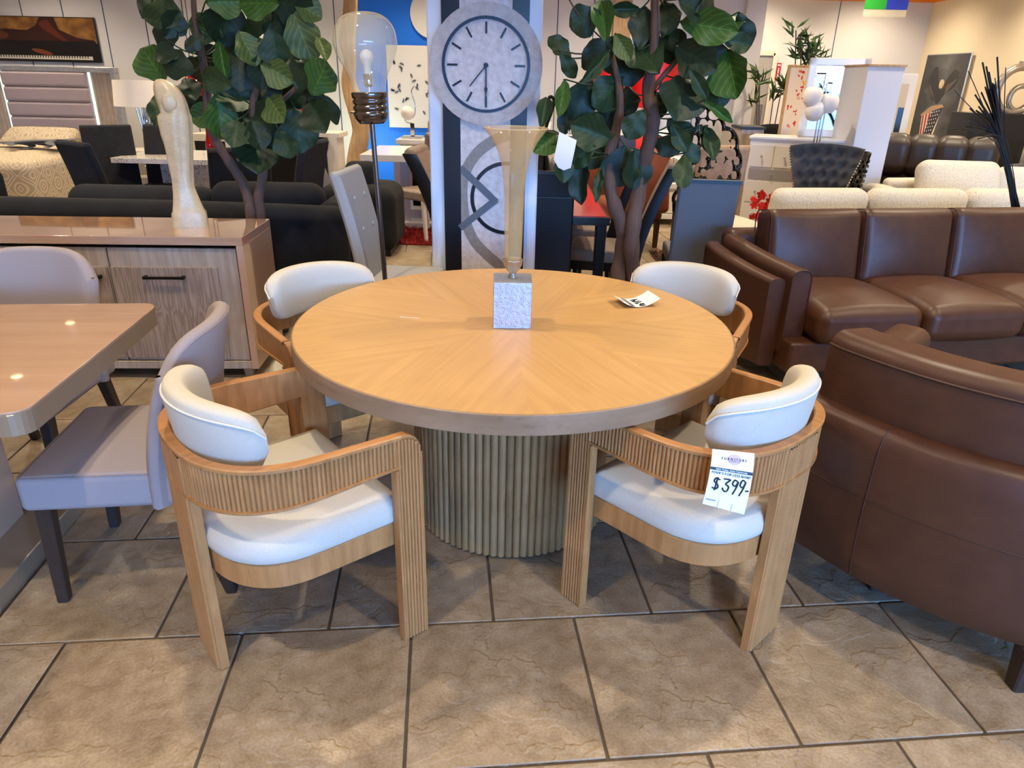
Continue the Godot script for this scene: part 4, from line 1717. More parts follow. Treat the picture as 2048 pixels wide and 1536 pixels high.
func make_far_sofa() -> void:
	var t := thing("leather_sofa", "long brown leather three-seat sofa facing the shop, its open front towards the aisle", "sofa", Vector3(1.43, 0, -3.65), 0.17)
	# local x runs along the sofa, +z is its front
	var b := Shape.new()
	b.rbox(Vector3(1.30, 0.19, -0.33), Vector3(2.50, 0.18, 0.86), 0.02, 2)
	part(t, "base", b.done(), MAT.brown_leather)
	b = Shape.new()
	b.rbox(Vector3(1.22, 0.42, -0.76), Vector3(2.44, 0.62, 0.14), 0.05, 3)
	part(t, "back_frame", b.done(), MAT.brown_leather)
	for k in 4:
		var x := 0.17 + 0.62 * k
		b = Shape.new()
		var bow := 0.05 * sin(PI * clampf((k + 0.8) / 4.0, 0, 1))
		b.rbox(Vector3(x + 0.305, 0.375, -0.22 + bow), Vector3(0.616, 0.19, 0.70), 0.065, 4, 0.045, 8)
		part(t, "seat_cushion", b.done(), MAT.brown_leather)
		b = Shape.new()
		b.xf = Transform3D(Basis(Vector3(1, 0, 0), Vector3(0, 0.17, 0.985), Vector3(0, -0.985, 0.17)).orthonormalized(), Vector3(x + 0.305, 0.635, -0.60))
		b.rbox(Vector3.ZERO, Vector3(0.612, 0.20, 0.47), 0.055, 4, 0.028, 8)
		var bk := part(t, "back_cushion", b.done(), MAT.brown_leather)
		b = Shape.new()
		b.xf = Transform3D(Basis(Vector3(1, 0, 0), Vector3(0, 0.17, 0.985), Vector3(0, -0.985, 0.17)).orthonormalized(), Vector3(x + 0.305, 0.635, -0.60))
		var pts := []
		for q in rounded_rect(0.19, 0.46, 0.05, 4):
			pts.append(Vector3(-0.300, q.x, q.y))
		pts.append(pts[0])
		b.tube(pts, 0.0035, 5, false)
		part(bk, "piping", b.done(), MAT.brown_piping)
	# arm: a padded inner slab and a lower outer panel
	b = Shape.new()
	var rows := []
	for q in round_section(0.045, 0.165, 0.16, 0.655, 0.045):
		var row := PackedVector3Array()
		for k in 9:
			var u := k / 8.0
			var lift := (0.05 * pow(1.0 - u, 2.0)) * smoothstep(0.4, 0.65, q.y)
			row.append(Vector3(q.x - 0.07 * (1.0 - u), q.y + lift, -0.72 + 0.72 * u))
		rows.append(row)
	b.grid(rows, false, true)
	var ca := PackedVector3Array()
	for r in rows:
		ca.append(r[8])
	b.fan(ca, Vector3(0, 0, 1))
	var arm := part(t, "arm", b.done(), MAT.brown_leather)
	b = Shape.new()
	var pp := []
	for q in round_section(0.048, 0.162, 0.165, 0.652, 0.045):
		pp.append(Vector3(q.x, q.y, 0.001))
	pp.append(pp[0])
	b.tube(pp, 0.004, 5, false)
	part(arm, "piping", b.done(), MAT.brown_piping)
	b = Shape.new()
	rows = []
	for q in round_section(-0.055, 0.04, 0.10, 0.60, 0.03):
		var row := PackedVector3Array()
		for k in 9:
			var u := k / 8.0
			var lift := 0.055 * pow(1.0 - u, 2.0) * smoothstep(0.4, 0.60, q.y)
			var out := -0.05 * sin(u * PI) * smoothstep(0.7, 0.2, q.y)
			row.append(Vector3(q.x - 0.07 * (1.0 - u) + out, q.y + lift, -0.74 + 0.70 * u))
		rows.append(row)
	b.grid(rows, false, true)
	ca = PackedVector3Array()
	var cb := PackedVector3Array()
	for r in rows:
		ca.append(r[8])
		cb.append(r[0])
	b.fan(ca, Vector3(0, 0, 1))
	b.fan(cb, Vector3(0, 0, -1))
	part(t, "arm_panel", b.done(), MAT.brown_leather)
	for q in [Vector2(0.15, 0.0), Vector2(0.12, -0.66), Vector2(2.3, 0.02), Vector2(2.3, -0.66)]:
		part(t, "leg", tapered_leg(Vector3(q.x, 0.105, q.y), Vector3(q.x, 0, q.y), 0.06, 0.045), MAT.dark_leg_wood)


func soft_block(c: Vector3, s: Vector3, r: float, bulge := 0.02, turn := 0.0, pitch := 0.0) -> ArrayMesh:
	var b := Shape.new()
	b.xf = Transform3D(Basis(Vector3.UP, turn) * Basis(Vector3.RIGHT, pitch), c)
	b.rbox(Vector3.ZERO, s, r, 4, bulge, 8)
	return b.done()


func make_boucle_sofa() -> void:
	# a corner sofa seen from behind: frame and pillows, its return beyond, an ottoman end on the left
	var p0 := py(1590, 426, 0.66)
	var p1 := py(2030, 426, 0.66)
	var dir := (p1 - p0)
	var turn := atan2(-dir.z, dir.x)
	var t := thing("boucle_sofa", "cream boucle corner sofa behind the brown leather sofa", "sofa", Vector3(p0.x, 0, p0.z), turn)
	part(t, "back_frame", soft_block(Vector3(1.0, 0.35, -0.10), Vector3(2.1, 0.62, 0.20), 0.04, 0.0), MAT.boucle_cloth)
	part(t, "seat", soft_block(Vector3(1.0, 0.24, -0.52), Vector3(2.1, 0.40, 0.72), 0.05), MAT.boucle_cloth)
	var spans := [[-0.06, 0.74], [0.75, 1.60], [1.61, 2.2]]
	for k in 3:
		var x0: float = spans[k][0]
		var x1: float = spans[k][1]
		part(t, "back_pillow", soft_block(Vector3((x0 + x1) / 2, 0.625, -0.30), Vector3(x1 - x0, 0.20, 0.36), 0.085, 0.02, 0.02 - 0.03 * k, PI / 2 + 0.16), MAT.boucle_cloth)
	var q0 := pz(1815, 350, -7.0)
	var t2 := thing("boucle_sofa", "cream boucle sofa section facing the shop with plump pillows", "sofa", Vector3(q0.x + 0.20, 0, -7.15), -0.10)
	part(t2, "base", soft_block(Vector3(0.65, 0.24, 0.1), Vector3(1.7, 0.42, 0.85), 0.05), MAT.boucle_cloth)
	part(t2, "back_frame", soft_block(Vector3(0.65, 0.40, -0.28), Vector3(1.7, 0.60, 0.2), 0.05), MAT.boucle_cloth)
	part(t2, "arm", soft_block(Vector3(-0.30, 0.35, 0.10), Vector3(0.24, 0.58, 0.90), 0.08), MAT.boucle_cloth)
	for k in 2:
		part(t2, "back_pillow", soft_block(Vector3(0.36 + 0.72 * k, 0.645 - 0.04 * k, 0.02), Vector3(0.76, 0.22, 0.56), 0.10, 0.04, 0.0, 1.15), MAT.boucle_cloth)
	var a := py(1512, 430, 0.55)
	var t3 := thing("boucle_ottoman", "rounded cream boucle ottoman beside the slate high-back chair", "ottoman", Vector3(1.68, 0, -5.62), 0.25)
	part(t3, "body", soft_block(Vector3(0, 0.29, 0), Vector3(0.62, 0.52, 0.80), 0.12, 0.02), MAT.boucle_cloth)
	part(t3, "plinth", box_mesh(Vector3(0.5, 0.05, 0.66), Vector3(0, 0.025, 0)), MAT.black_paint)


# ---------------------------------------------------------------- clock column, bulb lamp and the chairs behind the table
func ribbon(b: Shape, pts: Array, width: float, z0: float, z1: float) -> void:      # a flat strip along x, y points
	var left := []
	var right := []
	for k in pts.size():
		var d: Vector2 = (pts[mini(k + 1, pts.size() - 1)] - pts[maxi(k - 1, 0)]).normalized()
		var n := Vector2(-d.y, d.x) * width * 0.5
		left.append(pts[k] + n)
		right.append(pts[k] - n)
	right.reverse()
	b.prism(PackedVector2Array(left + right), z0, z1)


func disc_ring(b: Shape, c: Vector2, r0: float, r1: float, z0: float, z1: float, a0 := 0.0, a1 := TAU, n := 48) -> void:
	var rows := []
	for q in [Vector2(r0, z1), Vector2(r1, z1), Vector2(r1, z0), Vector2(r0, z0)]:
		var row := PackedVector3Array()
		for k in n + 1:
			var a := lerpf(a0, a1, float(k) / n)
			row.append(Vector3(c.x + cos(a) * q.x, c.y + sin(a) * q.x, q.y))
		rows.append(row)
	for k in 4:
		b.grid([rows[(k + 1) % 4], rows[k]])


func make_middle() -> void:
	make_clock_column()
	make_bulb_lamp()
	make_high_chairs()
	make_dark_set()
	make_black_sofa()
	make_lattice()


func make_clock_column() -> void:
	var z := -4.30
	var l := pz(859, 300, z)
	var r := pz(1077, 300, z)
	var w := r.x - l.x
	var col := Shape.new()
	col.rbox(Vector3(0, CEIL / 2, -w / 2), Vector3(w, CEIL, w), 0.012, 2)
	single("column", col.done(), MAT.column_paint, "square white column behind the round table carrying the tall inlaid clock", "column", Vector3((l.x + r.x) / 2, 0, z))
	# the clock: a tall inlaid panel and a round dial, local origin at the floor under the panel
	var ox := pz(973, 131, z).x
	var cy := pz(973, 131, z).y
	var t := thing("inlaid_clock", "tall inlaid stone clock with round dial, black stripes and geometric shapes", "clock", Vector3(ox, 0, z))
	var P := func(x: float, y: float) -> Vector2:
		var p := pz(x, y, z)
		return Vector2(p.x - ox, p.y)
	var xl: float = P.call(888, 300).x
	var xb: float = P.call(922, 300).x
	var xr2: float = P.call(1052, 300).x
	var xb2: float = P.call(1020, 300).x
	var top := 2.35
	var b := Shape.new()
	b.box(Vector3((xb + xb2) / 2, (top + 0.25) / 2, 0.014), Vector3(xb2 - xb, top - 0.25, 0.028))
	part(t, "stone_panel", b.done(), MAT.travertine_pale)
	for e in [[xl, xb], [xb2, xr2]]:
		b = Shape.new()
		b.rbox(Vector3((e[0] + e[1]) / 2, (top + 0.25) / 2, 0.016), Vector3(e[1] - e[0], top - 0.25, 0.032), 0.002)
		part(t, "black_stripe", b.done(), MAT.black_inlay)
	# inlays
	b = Shape.new()
	var arc := []
	for q in [[1018, 268], [985, 282], [955, 305], [935, 335], [926, 365], [926, 400], [932, 440], [948, 478], [972, 505], [1000, 530], [1018, 556]]:
		arc.append(P.call(q[0], q[1]))
	ribbon(b, smooth_path(arc, 4), 0.062, 0.0285, 0.0300)
	part(t, "grey_curve", b.done(), MAT.grey_inlay)
	b = Shape.new()
	var rc: Vector2 = P.call(1012, 396)
	disc_ring(b, rc, 0.190, 0.212, 0.0285, 0.0312, PI * 0.42, PI * 1.58)
	part(t, "black_ring", b.done(), MAT.black_inlay)
	b = Shape.new()
	ribbon(b, [P.call(921, 334), P.call(993, 403)], 0.040, 0.0285, 0.0318)
	ribbon(b, [P.call(993, 397), P.call(921, 454)], 0.040, 0.0285, 0.0322)
	part(t, "steel_chevron", b.done(), MAT.steel_inlay)
	b = Shape.new()
	disc_ring(b, P.call(958, 600), 0.165, 0.185, 0.0285, 0.0312, 0.2, PI - 0.2)
	part(t, "black_ring", b.done(), MAT.black_inlay)
	# dial
	var R: float = (pz(1085, 131, z).x - pz(862, 131, z).x) / 2 * 1.0
	var c := Vector2(0, cy)
	b = Shape.new()
	disc_ring(b, c, R * 0.78, R, 0.0, 0.062)
	part(t, "dial_rim", b.done(), MAT.travertine)
	b = Shape.new()
	disc_ring(b, c, 0.0, R * 0.735, 0.0, 0.050)
	var face := part(t, "dial_face", b.done(), MAT.travertine_pale)
	b = Shape.new()
	disc_ring(b, c, R * 0.733, R * 0.783, 0.0, 0.066)
	part(t, "dial_ring", b.done(), MAT.navy_ring)
	for k in 12:
		var a := TAU * k / 12.0
		b = Shape.new()
		b.xf = Transform3D(Basis(Vector3(0, 0, 1), a), Vector3(0, cy, 0))
		b.box(Vector3(0, R * 0.60, 0.052), Vector3(0.011, R * 0.185, 0.006))
		part(face, "hour_mark", b.done(), MAT.black_inlay)
	b = Shape.new()
	b.xf = Transform3D(Basis(Vector3(0, 0, 1), PI - 0.70), Vector3(0, cy, 0))
	b.box(Vector3(0, R * 0.225, 0.057), Vector3(0.006, R * 0.45, 0.003))
	part(t, "hour_hand", b.done(), MAT.black_inlay)
	b = Shape.new()
	b.xf = Transform3D(Basis(Vector3(0, 0, 1), PI), Vector3(0, cy, 0))
	b.box(Vector3(0, R * 0.33, 0.060), Vector3(0.007, R * 0.66, 0.003))
	b.prism(PackedVector2Array([Vector2(0, R * 0.33), Vector2(0.010, R * 0.385), Vector2(0.004, R * 0.46), Vector2(-0.004, R * 0.46), Vector2(-0.010, R * 0.385)]), 0.0585, 0.062)
	part(t, "minute_hand", b.done(), MAT.black_inlay)
	b = Shape.new()
	disc_ring(b, c, 0.0, 0.013, 0.05, 0.065, 0, TAU, 20)
	part(t, "hub", b.done(), MAT.black_inlay)


func make_bulb_lamp() -> void:
	var z := -3.86
	var neck := pz(744, 247, z)
	var foot := pz(770, 556, z)
	var low := foot + (foot - neck) * ((foot.y - 0.02) / (neck.y - foot.y))
	var t := thing("bulb_floor_lamp", "floor lamp shaped like a giant clear light bulb on a thin steel pole", "floor lamp", Vector3(low.x, 0, z))
	var lean := neck - Vector3(low.x, 0, z)
	var b := Shape.new()
	b.lathe([Vector2(0.0, 0.0), Vector2(0.14, 0.0), Vector2(0.145, 0.006), Vector2(0.14, 0.014), Vector2(0.02, 0.024), Vector2(0.0, 0.024)], 32)
	part(t, "foot", b.done(), MAT.gunmetal)
	b = Shape.new()
	b.tube([Vector3(0, 0.02, 0), lean], 0.0135, 14)
	part(t, "pole", b.done(), MAT.gunmetal)
	var up := lean.normalized()
	var bas := Basis(Vector3(up.y, -up.x, 0).normalized(), up, Vector3(0, 0, 1))
	var at := Transform3D(bas, lean)
	b = Shape.new()
	var prof := [Vector2(0.0, -0.002), Vector2(0.062, 0.0), Vector2(0.078, 0.020), Vector2(0.086, 0.030)]
	for k in 3:
		var y := 0.030 + k * 0.030
		prof += [Vector2(0.080, y + 0.003), Vector2(0.088, y + 0.009), Vector2(0.088, y + 0.021), Vector2(0.080, y + 0.028)]
	prof += [Vector2(0.090, 0.124), Vector2(0.092, 0.145), Vector2(0.086, 0.150), Vector2(0.0, 0.150)]
	b.lathe(prof, 36)
	part(t, "screw_socket", b.done(), MAT.gunmetal, at)
	b = Shape.new()
	b.tube([Vector3(-0.085, 0.055, 0), Vector3(-0.108, 0.055, 0)], 0.006, 8)
	part(t, "switch", b.done(), MAT.gunmetal, at)
	b = Shape.new()
	var s := 0.172
	var gl := [Vector2(0.0820, 0.1460), Vector2(0.0840, 0.1709), Vector2(0.0909, 0.2053), Vector2(0.1107, 0.2526), Vector2(0.1373, 0.3042), Vector2(0.1537, 0.3515), Vector2(0.1562, 0.3859), Vector2(0.1476, 0.4332), Vector2(0.1253, 0.4719), Vector2(0.0909, 0.4986), Vector2(0.0450, 0.5115), Vector2(0.0000, 0.5141)]
	b.lathe(smooth_path(gl, 4), 48)
	part(t, "glass_bulb", b.done(), MAT.bulb_glass, at)
	b = Shape.new()
	b.tube([Vector3(0, 0.15, 0), Vector3(0, 0.175, 0)], 0.006, 8)
	b.lathe([Vector2(0.0, 0.172), Vector2(0.018, 0.175), Vector2(0.024, 0.19), Vector2(0.024, 0.235), Vector2(0.0, 0.235)], 16)
	part(t, "lamp_holder", b.done(), MAT.chrome, at)
	b = Shape.new()
	b.lathe([Vector2(0.018, 0.235), Vector2(0.020, 0.275), Vector2(0.033, 0.300), Vector2(0.034, 0.318), Vector2(0.026, 0.336), Vector2(0.010, 0.346), Vector2(0.0, 0.347)], 20)
	part(t, "small_bulb", b.done(), MAT.white_plastic, at)


# a straight high-back dining chair facing -z; top of the back leans out by lean
func make_straight_chair(called: String, o: Dictionary) -> Node3D:
	var t := thing(called, "", "")
	var w: float = o.get("w", 0.45)
	var d: float = o.get("d", 0.45)
	var sh: float = o.get("seat", 0.48)
	var bh: float = o.get("back", 1.05)
	var lean: float = o.get("lean", 0.12)
	var th: float = o.get("th", 0.06)
	var b := Shape.new()
	b.rbox(Vector3(0, sh - 0.045, -0.01), Vector3(w, 0.09, d), 0.02, 2, 0.008, 3)
	part(t, "seat", b.done(), MAT[o.seat_mat])
	if o.has("rail_mat"):
		b = Shape.new()
		b.box(Vector3(0, sh - 0.115, -0.01), Vector3(w, 0.06, d))
		part(t, "seat_rail", b.done(), MAT[o.rail_mat])
	# back slab, slightly bowed
	var low: float = o.get("low", sh - 0.09)
	var rows := []
	var n := 8
	for k in n + 1:
		var u := float(k) / n
		var y := lerpf(low, bh, u)
		var z := d / 2 + lean * pow(u, 1.5)
		var row := PackedVector3Array()
		var r := th * 0.3
		for q in [Vector2(w / 2 - r, th / 2), Vector2(w / 2, th / 2 - r), Vector2(w / 2, -th / 2 + r), Vector2(w / 2 - r, -th / 2), Vector2(-w / 2 + r, -th / 2), Vector2(-w / 2, -th / 2 + r), Vector2(-w / 2, th / 2 - r), Vector2(-w / 2 + r, th / 2)]:
			row.append(Vector3(q.x, y, z + q.y))
		rows.append(row)
	b = Shape.new()
	for q in 8:
		var strip := []
		for k in n + 1:
			strip.append(PackedVector3Array([rows[k][q], rows[k][(q + 1) % 8]]))
		b.grid(strip)
	var crown := [rows[n]]
	for k in range(1, 5):
		var an := PI / 2 * k / 4.0
		var row := PackedVector3Array()
		for p in rows[n]:
			row.append(Vector3(p.x * (1.0 - 0.04 * (1.0 - cos(an))), bh + sin(an) * th * 0.42, d / 2 + lean + (p.z - d / 2 - lean) * maxf(cos(an), 0.05)))
		crown.append(row)
	b.grid(crown, true)
	b.fan(rows[0], Vector3.DOWN)
	var back := part(t, "backrest", b.done(), MAT[o.back_mat])
	if o.has("cap_mat"):
		b = Shape.new()
		b.box(Vector3(0, bh + 0.008, d / 2 + lean), Vector3(w + 0.004, 0.022, th + 0.006))
		part(t, "top_cap", b.done(), MAT[o.cap_mat])
	if o.has("edge_mat"):
		for sx in [-1, 1]:
			b = Shape.new()
			var strip_a := []
			for k in n + 1:
				var u := float(k) / n
				var y := lerpf(low, bh, u)
				var z := d / 2 + lean * pow(u, 1.5)
				strip_a.append(PackedVector3Array([Vector3(sx * (w / 2 + 0.002), y, z - th / 2), Vector3(sx * (w / 2 + 0.014), y, z - th / 2), Vector3(sx * (w / 2 + 0.014), y, z + th / 2 + 0.006), Vector3(sx * (w / 2 + 0.002), y, z + th / 2 + 0.006)]))
			b.grid(strip_a, true)
			part(t, "back_edge", b.done(), MAT[o.edge_mat])
		b = Shape.new()
		var skin := []
		for k in n + 1:
			var u := float(k) / n
			var z := d / 2 + lean * pow(u, 1.5) + th / 2 + 0.004
			skin.append(PackedVector3Array([Vector3(-w / 2, lerpf(low, bh, u), z), Vector3(w / 2, lerpf(low, bh, u), z)]))
		b.grid(skin)
		part(t, "outer_back", b.done(), MAT[o.edge_mat])
	if o.get("buttons", false):
		b = Shape.new()
		for q in [[-0.09, 0.72], [0.09, 0.72], [-0.09, 0.88], [0.09, 0.88]]:
			var u: float = (q[1] * bh - low) / (bh - low)
			var bt := Shape.new()
			bt.lathe([Vector2(0.014, 0.0), Vector2(0.011, 0.006), Vector2(0.0, 0.009)], 12)
			part(back, "button", bt.done(), MAT[o.back_mat], Transform3D(Basis(Vector3.RIGHT, -PI / 2), Vector3(q[0], q[1] * bh, d / 2 + lean * pow(u, 1.5) - th / 2)))
	var lw: float = o.get("leg", 0.04)
	for q in [[-1, -1], [1, -1], [-1, 1], [1, 1]]:
		part(t, "leg", tapered_leg(Vector3(q[0] * (w / 2 - lw / 2), sh - 0.085, q[1] * (d / 2 - lw / 2) - 0.01), Vector3(q[0] * (w / 2 - lw / 2), 0, q[1] * (d / 2 - lw / 2) - 0.01 + (0.03 if q[1] > 0 else 0.0)), lw, lw * 0.8), MAT[o.leg_mat])
	return t


func make_high_chairs() -> void:
	var c := make_straight_chair("high_back_chair", {"w": 0.42, "d": 0.38, "back": 1.05, "lean": 0.13, "th": 0.065, "seat_mat": "grey_leather", "back_mat": "grey_leather", "leg_mat": "dark_metal", "buttons": true})
	c.position = Vector3(-0.645, 0, -4.075)
	c.rotation.y = facing(Vector2(0.99, 0.10))
	tag(c, "light grey leather high-back chair with buttoned back beside the bulb lamp", "chair", "grey leather high-back chairs")
	var c2 := make_straight_chair("high_back_chair", {"w": 0.385, "d": 0.45, "back": 0.975, "lean": 0.14, "th": 0.05, "seat_mat": "slate_leather", "back_mat": "slate_leather", "leg_mat": "black_wood", "cap_mat": "black_metal_top", "low": 0.30})
	c2.position = Vector3(1.265, 0, -4.97)
	c2.rotation.y = facing(Vector2(0.10, -0.99))
	tag(c2, "slate grey high-back chair with a black top cap, seen from behind", "chair", "grey leather high-back chairs")


func make_dark_set() -> void:
	# black dining table with a gloss top whose red is a painted reflection, its end towards the round table
	var nr := py(1221, 436, 0.76)
	var t := thing("black_dining_table", "black dining table beyond the fig tree, its gloss top painted with a red reflection", "table", Vector3(nr.x - 0.42, 0, nr.z - 0.78))
	var b := Shape.new()
	b.rbox(Vector3(0, 0.735, 0), Vector3(0.84, 0.05, 1.56), 0.004)
	part(t, "frame", b.done(), MAT.black_wood)
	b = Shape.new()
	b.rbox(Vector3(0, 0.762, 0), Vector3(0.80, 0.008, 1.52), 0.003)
	part(t, "gloss_top", b.done(), MAT.red_reflection)
	for q in [[-1, -1], [1, -1], [-1, 1], [1, 1]]:
		part(t, "leg", tapered_leg(Vector3(q[0] * 0.37, 0.71, q[1] * 0.72), Vector3(q[0] * 0.37, 0, q[1] * 0.72), 0.07, 0.06), MAT.black_wood)
	# chair with a solid black back at the table's near end
	var c := make_straight_chair("black_back_chair", {"w": 0.44, "d": 0.44, "back": 1.02, "lean": 0.04, "th": 0.035, "seat_mat": "grey_leather", "back_mat": "black_wood", "leg_mat": "black_wood", "low": 0.12})
	c.position = Vector3(0.150, 0, -4.74)
	c.rotation.y = facing(Vector2(0.03, -1.0))
	tag(c, "black wooden dining chair with a solid panelled back beside the clock column", "chair", "chairs of the black dining set")
	var rail := Shape.new()
	rail.rbox(Vector3(0, 0.885, 0.288), Vector3(0.40, 0.012, 0.02), 0.003)
	part(c, "cross_rail", rail.done(), MAT.black_wood)
	rail = Shape.new()
	rail.rbox(Vector3(0, 1.03, 0.262), Vector3(0.46, 0.022, 0.05), 0.004)
	part(c, "top_rail", rail.done(), MAT.black_wood)
	# beige chairs along its right side, black outside
	var o := {"w": 0.46, "d": 0.46, "back": 1.04, "lean": 0.20, "th": 0.07, "seat_mat": "taupe_leather", "back_mat": "taupe_leather", "leg_mat": "black_wood", "rail_mat": "black_wood", "edge_mat": "black_wood"}
	var a := make_straight_chair("beige_black_chair", o)
	var pa := py(1195, 490, 0.48)
	a.position = Vector3(pa.x + 0.05, 0, pa.z - 0.05)
	a.rotation.y = facing(Vector2(-0.98, -0.2))
	tag(a, "beige leather dining chair with black frame, right behind the fig tree trunk", "chair", "chairs of the black dining set")
	copy_of(a, Vector3(pa.x - 0.02, 0, pa.z - 0.78), facing(Vector2(-0.98, -0.2)), "beige leather dining chair with black frame farther along the black table", "chairs of the black dining set")
	# black swan-necked vase on the table
	var vp := pz(1086, 330, -4.98)
	var v := thing("swan_vase", "glossy black vase with a hooked swan neck on the black table", "vase", Vector3(vp.x, 0.766, -4.98))
	b = Shape.new()
	b.lathe(smooth_path([Vector2(0.0, 0.0), Vector2(0.045, 0.0), Vector2(0.060, 0.06), Vector2(0.066, 0.14), Vector2(0.058, 0.23), Vector2(0.036, 0.31), Vector2(0.020, 0.36), Vector2(0.012, 0.40)], 4), 28)
	part(v, "body", b.done(), MAT.black_gloss)
	b = Shape.new()
	b.tube(smooth_path([Vector3(0, 0.39, 0), Vector3(0.012, 0.50, 0), Vector3(0.045, 0.60, 0), Vector3(0.058, 0.66, 0), Vector3(0.035, 0.685, 0), Vector3(0.0, 0.66, 0), Vector3(-0.02, 0.64, 0)], 5), 0.012, 10)
	part(v, "neck", b.done(), MAT.black_gloss)
	# orange hide chair farther back
	var f := py(1276, 500, 0.0)
	var oc := thing("hide_chair", "low chair covered in orange brown hide behind the fig tree", "chair", Vector3(f.x - 0.12, 0, f.z - 0.30), 0.3)
	part(oc, "seat", soft_block(Vector3(0, 0.36, 0), Vector3(0.60, 0.20, 0.56), 0.06, 0.02), MAT.orange_hide)
	part(oc, "backrest", soft_block(Vector3(0.02, 0.66, 0.30), Vector3(0.56, 0.12, 0.60), 0.05, 0.03, 0.0, PI / 2 - 0.15), MAT.orange_hide)
	for q in [[-0.24, -0.22], [0.24, -0.22], [-0.24, 0.26], [0.24, 0.26]]:
		part(oc, "leg", tapered_leg(Vector3(q[0], 0.28, q[1]), Vector3(q[0], 0, q[1]), 0.05, 0.04), MAT.brown_wood)
	var g := pz(1160, 345, -7.95)
	copy_of(oc, Vector3(g.x - 0.05, 0, -7.95), 0.5, "low chair covered in orange brown hide, half hidden by fig leaves beyond the black table", "orange hide chairs")
	oc.set_meta("group", "orange hide chairs")
	# corner of a shaggy many-coloured rug
	var rp := py(1345, 520, 0.0)
	var rugs := thing("shag_rug", "shaggy rug of red, orange and black strands by the slate chair", "rug", Vector3(rp.x + 0.05, 0, rp.z))
	var cols := {"red_shag": Color(), "orange_hide": Color(), "black_cloth": Color()}
	var names := ["red_shag", "orange_hide", "black_cloth"]
	var tuft := [Shape.new(), Shape.new(), Shape.new()]
	for k in 900:
		var p := Vector3(rng.randf_range(-0.22, 0.5), 0.0, rng.randf_range(-0.3, 0.3))
		var which := 2 if p.x < -0.17 else (0 if rng.randf() < 0.6 else 1)
		var s: Shape = tuft[which]
		var tip := p + Vector3(rng.randf_range(-0.04, 0.04), rng.randf_range(0.02, 0.05), rng.randf_range(-0.04, 0.04))
		var sd := Vector3(rng.randf_range(-1, 1), 0, rng.randf_range(-1, 1)).normalized() * 0.006
		s.quad(p - sd, p + sd, tip + sd * 0.4, tip - sd * 0.4)
	for k in 3:
		var st := part(rugs, "shag_strands", tuft[k].done(), MAT[names[k]])
		st.set_meta("kind", "stuff")
	b = Shape.new()
	b.box(Vector3(0.14, 0.006, 0), Vector3(0.72, 0.012, 0.6))
	part(rugs, "backing", b.done(), MAT.brown_wood)


func make_black_sofa() -> void:
	# a black velvet sofa with its back to the sideboard, another end farther right
	var z := -4.72
	var t := thing("velvet_sofa", "black velvet sofa standing behind the sideboard", "sofa", Vector3(pz(300, 400, z).x, 0, z))
	var top := 0.80
	var xr: float = pz(690, 400, z).x - t.position.x
	part(t, "back_frame", soft_block(Vector3(xr - 1.55, 0.38, -0.02), Vector3(3.1, 0.74, 0.22), 0.09, 0.02), MAT.black_velvet)
	part(t, "seat", soft_block(Vector3(xr - 1.55, 0.26, -0.36), Vector3(3.1, 0.44, 0.50), 0.05), MAT.black_velvet)
	var spans := [[-80, 128, 396], [128, 425, 372], [415, 645, 366]]
	for e in spans:
		var p0 := pz(e[0], e[2], z - 0.2)
		var p1 := pz(e[1], e[2], z - 0.2)
		part(t, "back_pillow", soft_block(Vector3((p0.x + p1.x) / 2 - t.position.x, p0.y - 0.20, -0.24), Vector3(p1.x - p0.x, 0.24, 0.42), 0.11, 0.03, 0.0, PI / 2 - 0.1), MAT.black_velvet)
	part(t, "arm", soft_block(Vector3(xr - 0.12, 0.42, -0.36), Vector3(0.26, 0.66, 0.60), 0.10, 0.02), MAT.black_velvet)
	# the round-armed piece seen between the grey chair and the clock column
	var z2 := -5.65
	var a0 := pz(640, 400, z2)
	var a1 := pz(778, 400, z2)
	var t2 := thing("velvet_armchair", "black velvet barrel armchair behind the grey leather chair", "armchair", Vector3(pz(793, 440, -6.45).x - 0.38, 0, -6.82))
	part(t2, "body", soft_block(Vector3(0, 0.33, 0), Vector3(0.72, 0.58, 0.70), 0.12, 0.02), MAT.black_velvet)
	part(t2, "back_pillow", soft_block(Vector3(0.02, 0.66, 0.05), Vector3(0.30, 0.16, 0.34), 0.09, 0.03, 0.2, PI / 2 - 0.2), MAT.black_velvet)
	part(t2, "plinth", box_mesh(Vector3(0.6, 0.06, 0.6), Vector3(0, 0.03, 0)), MAT.black_paint)


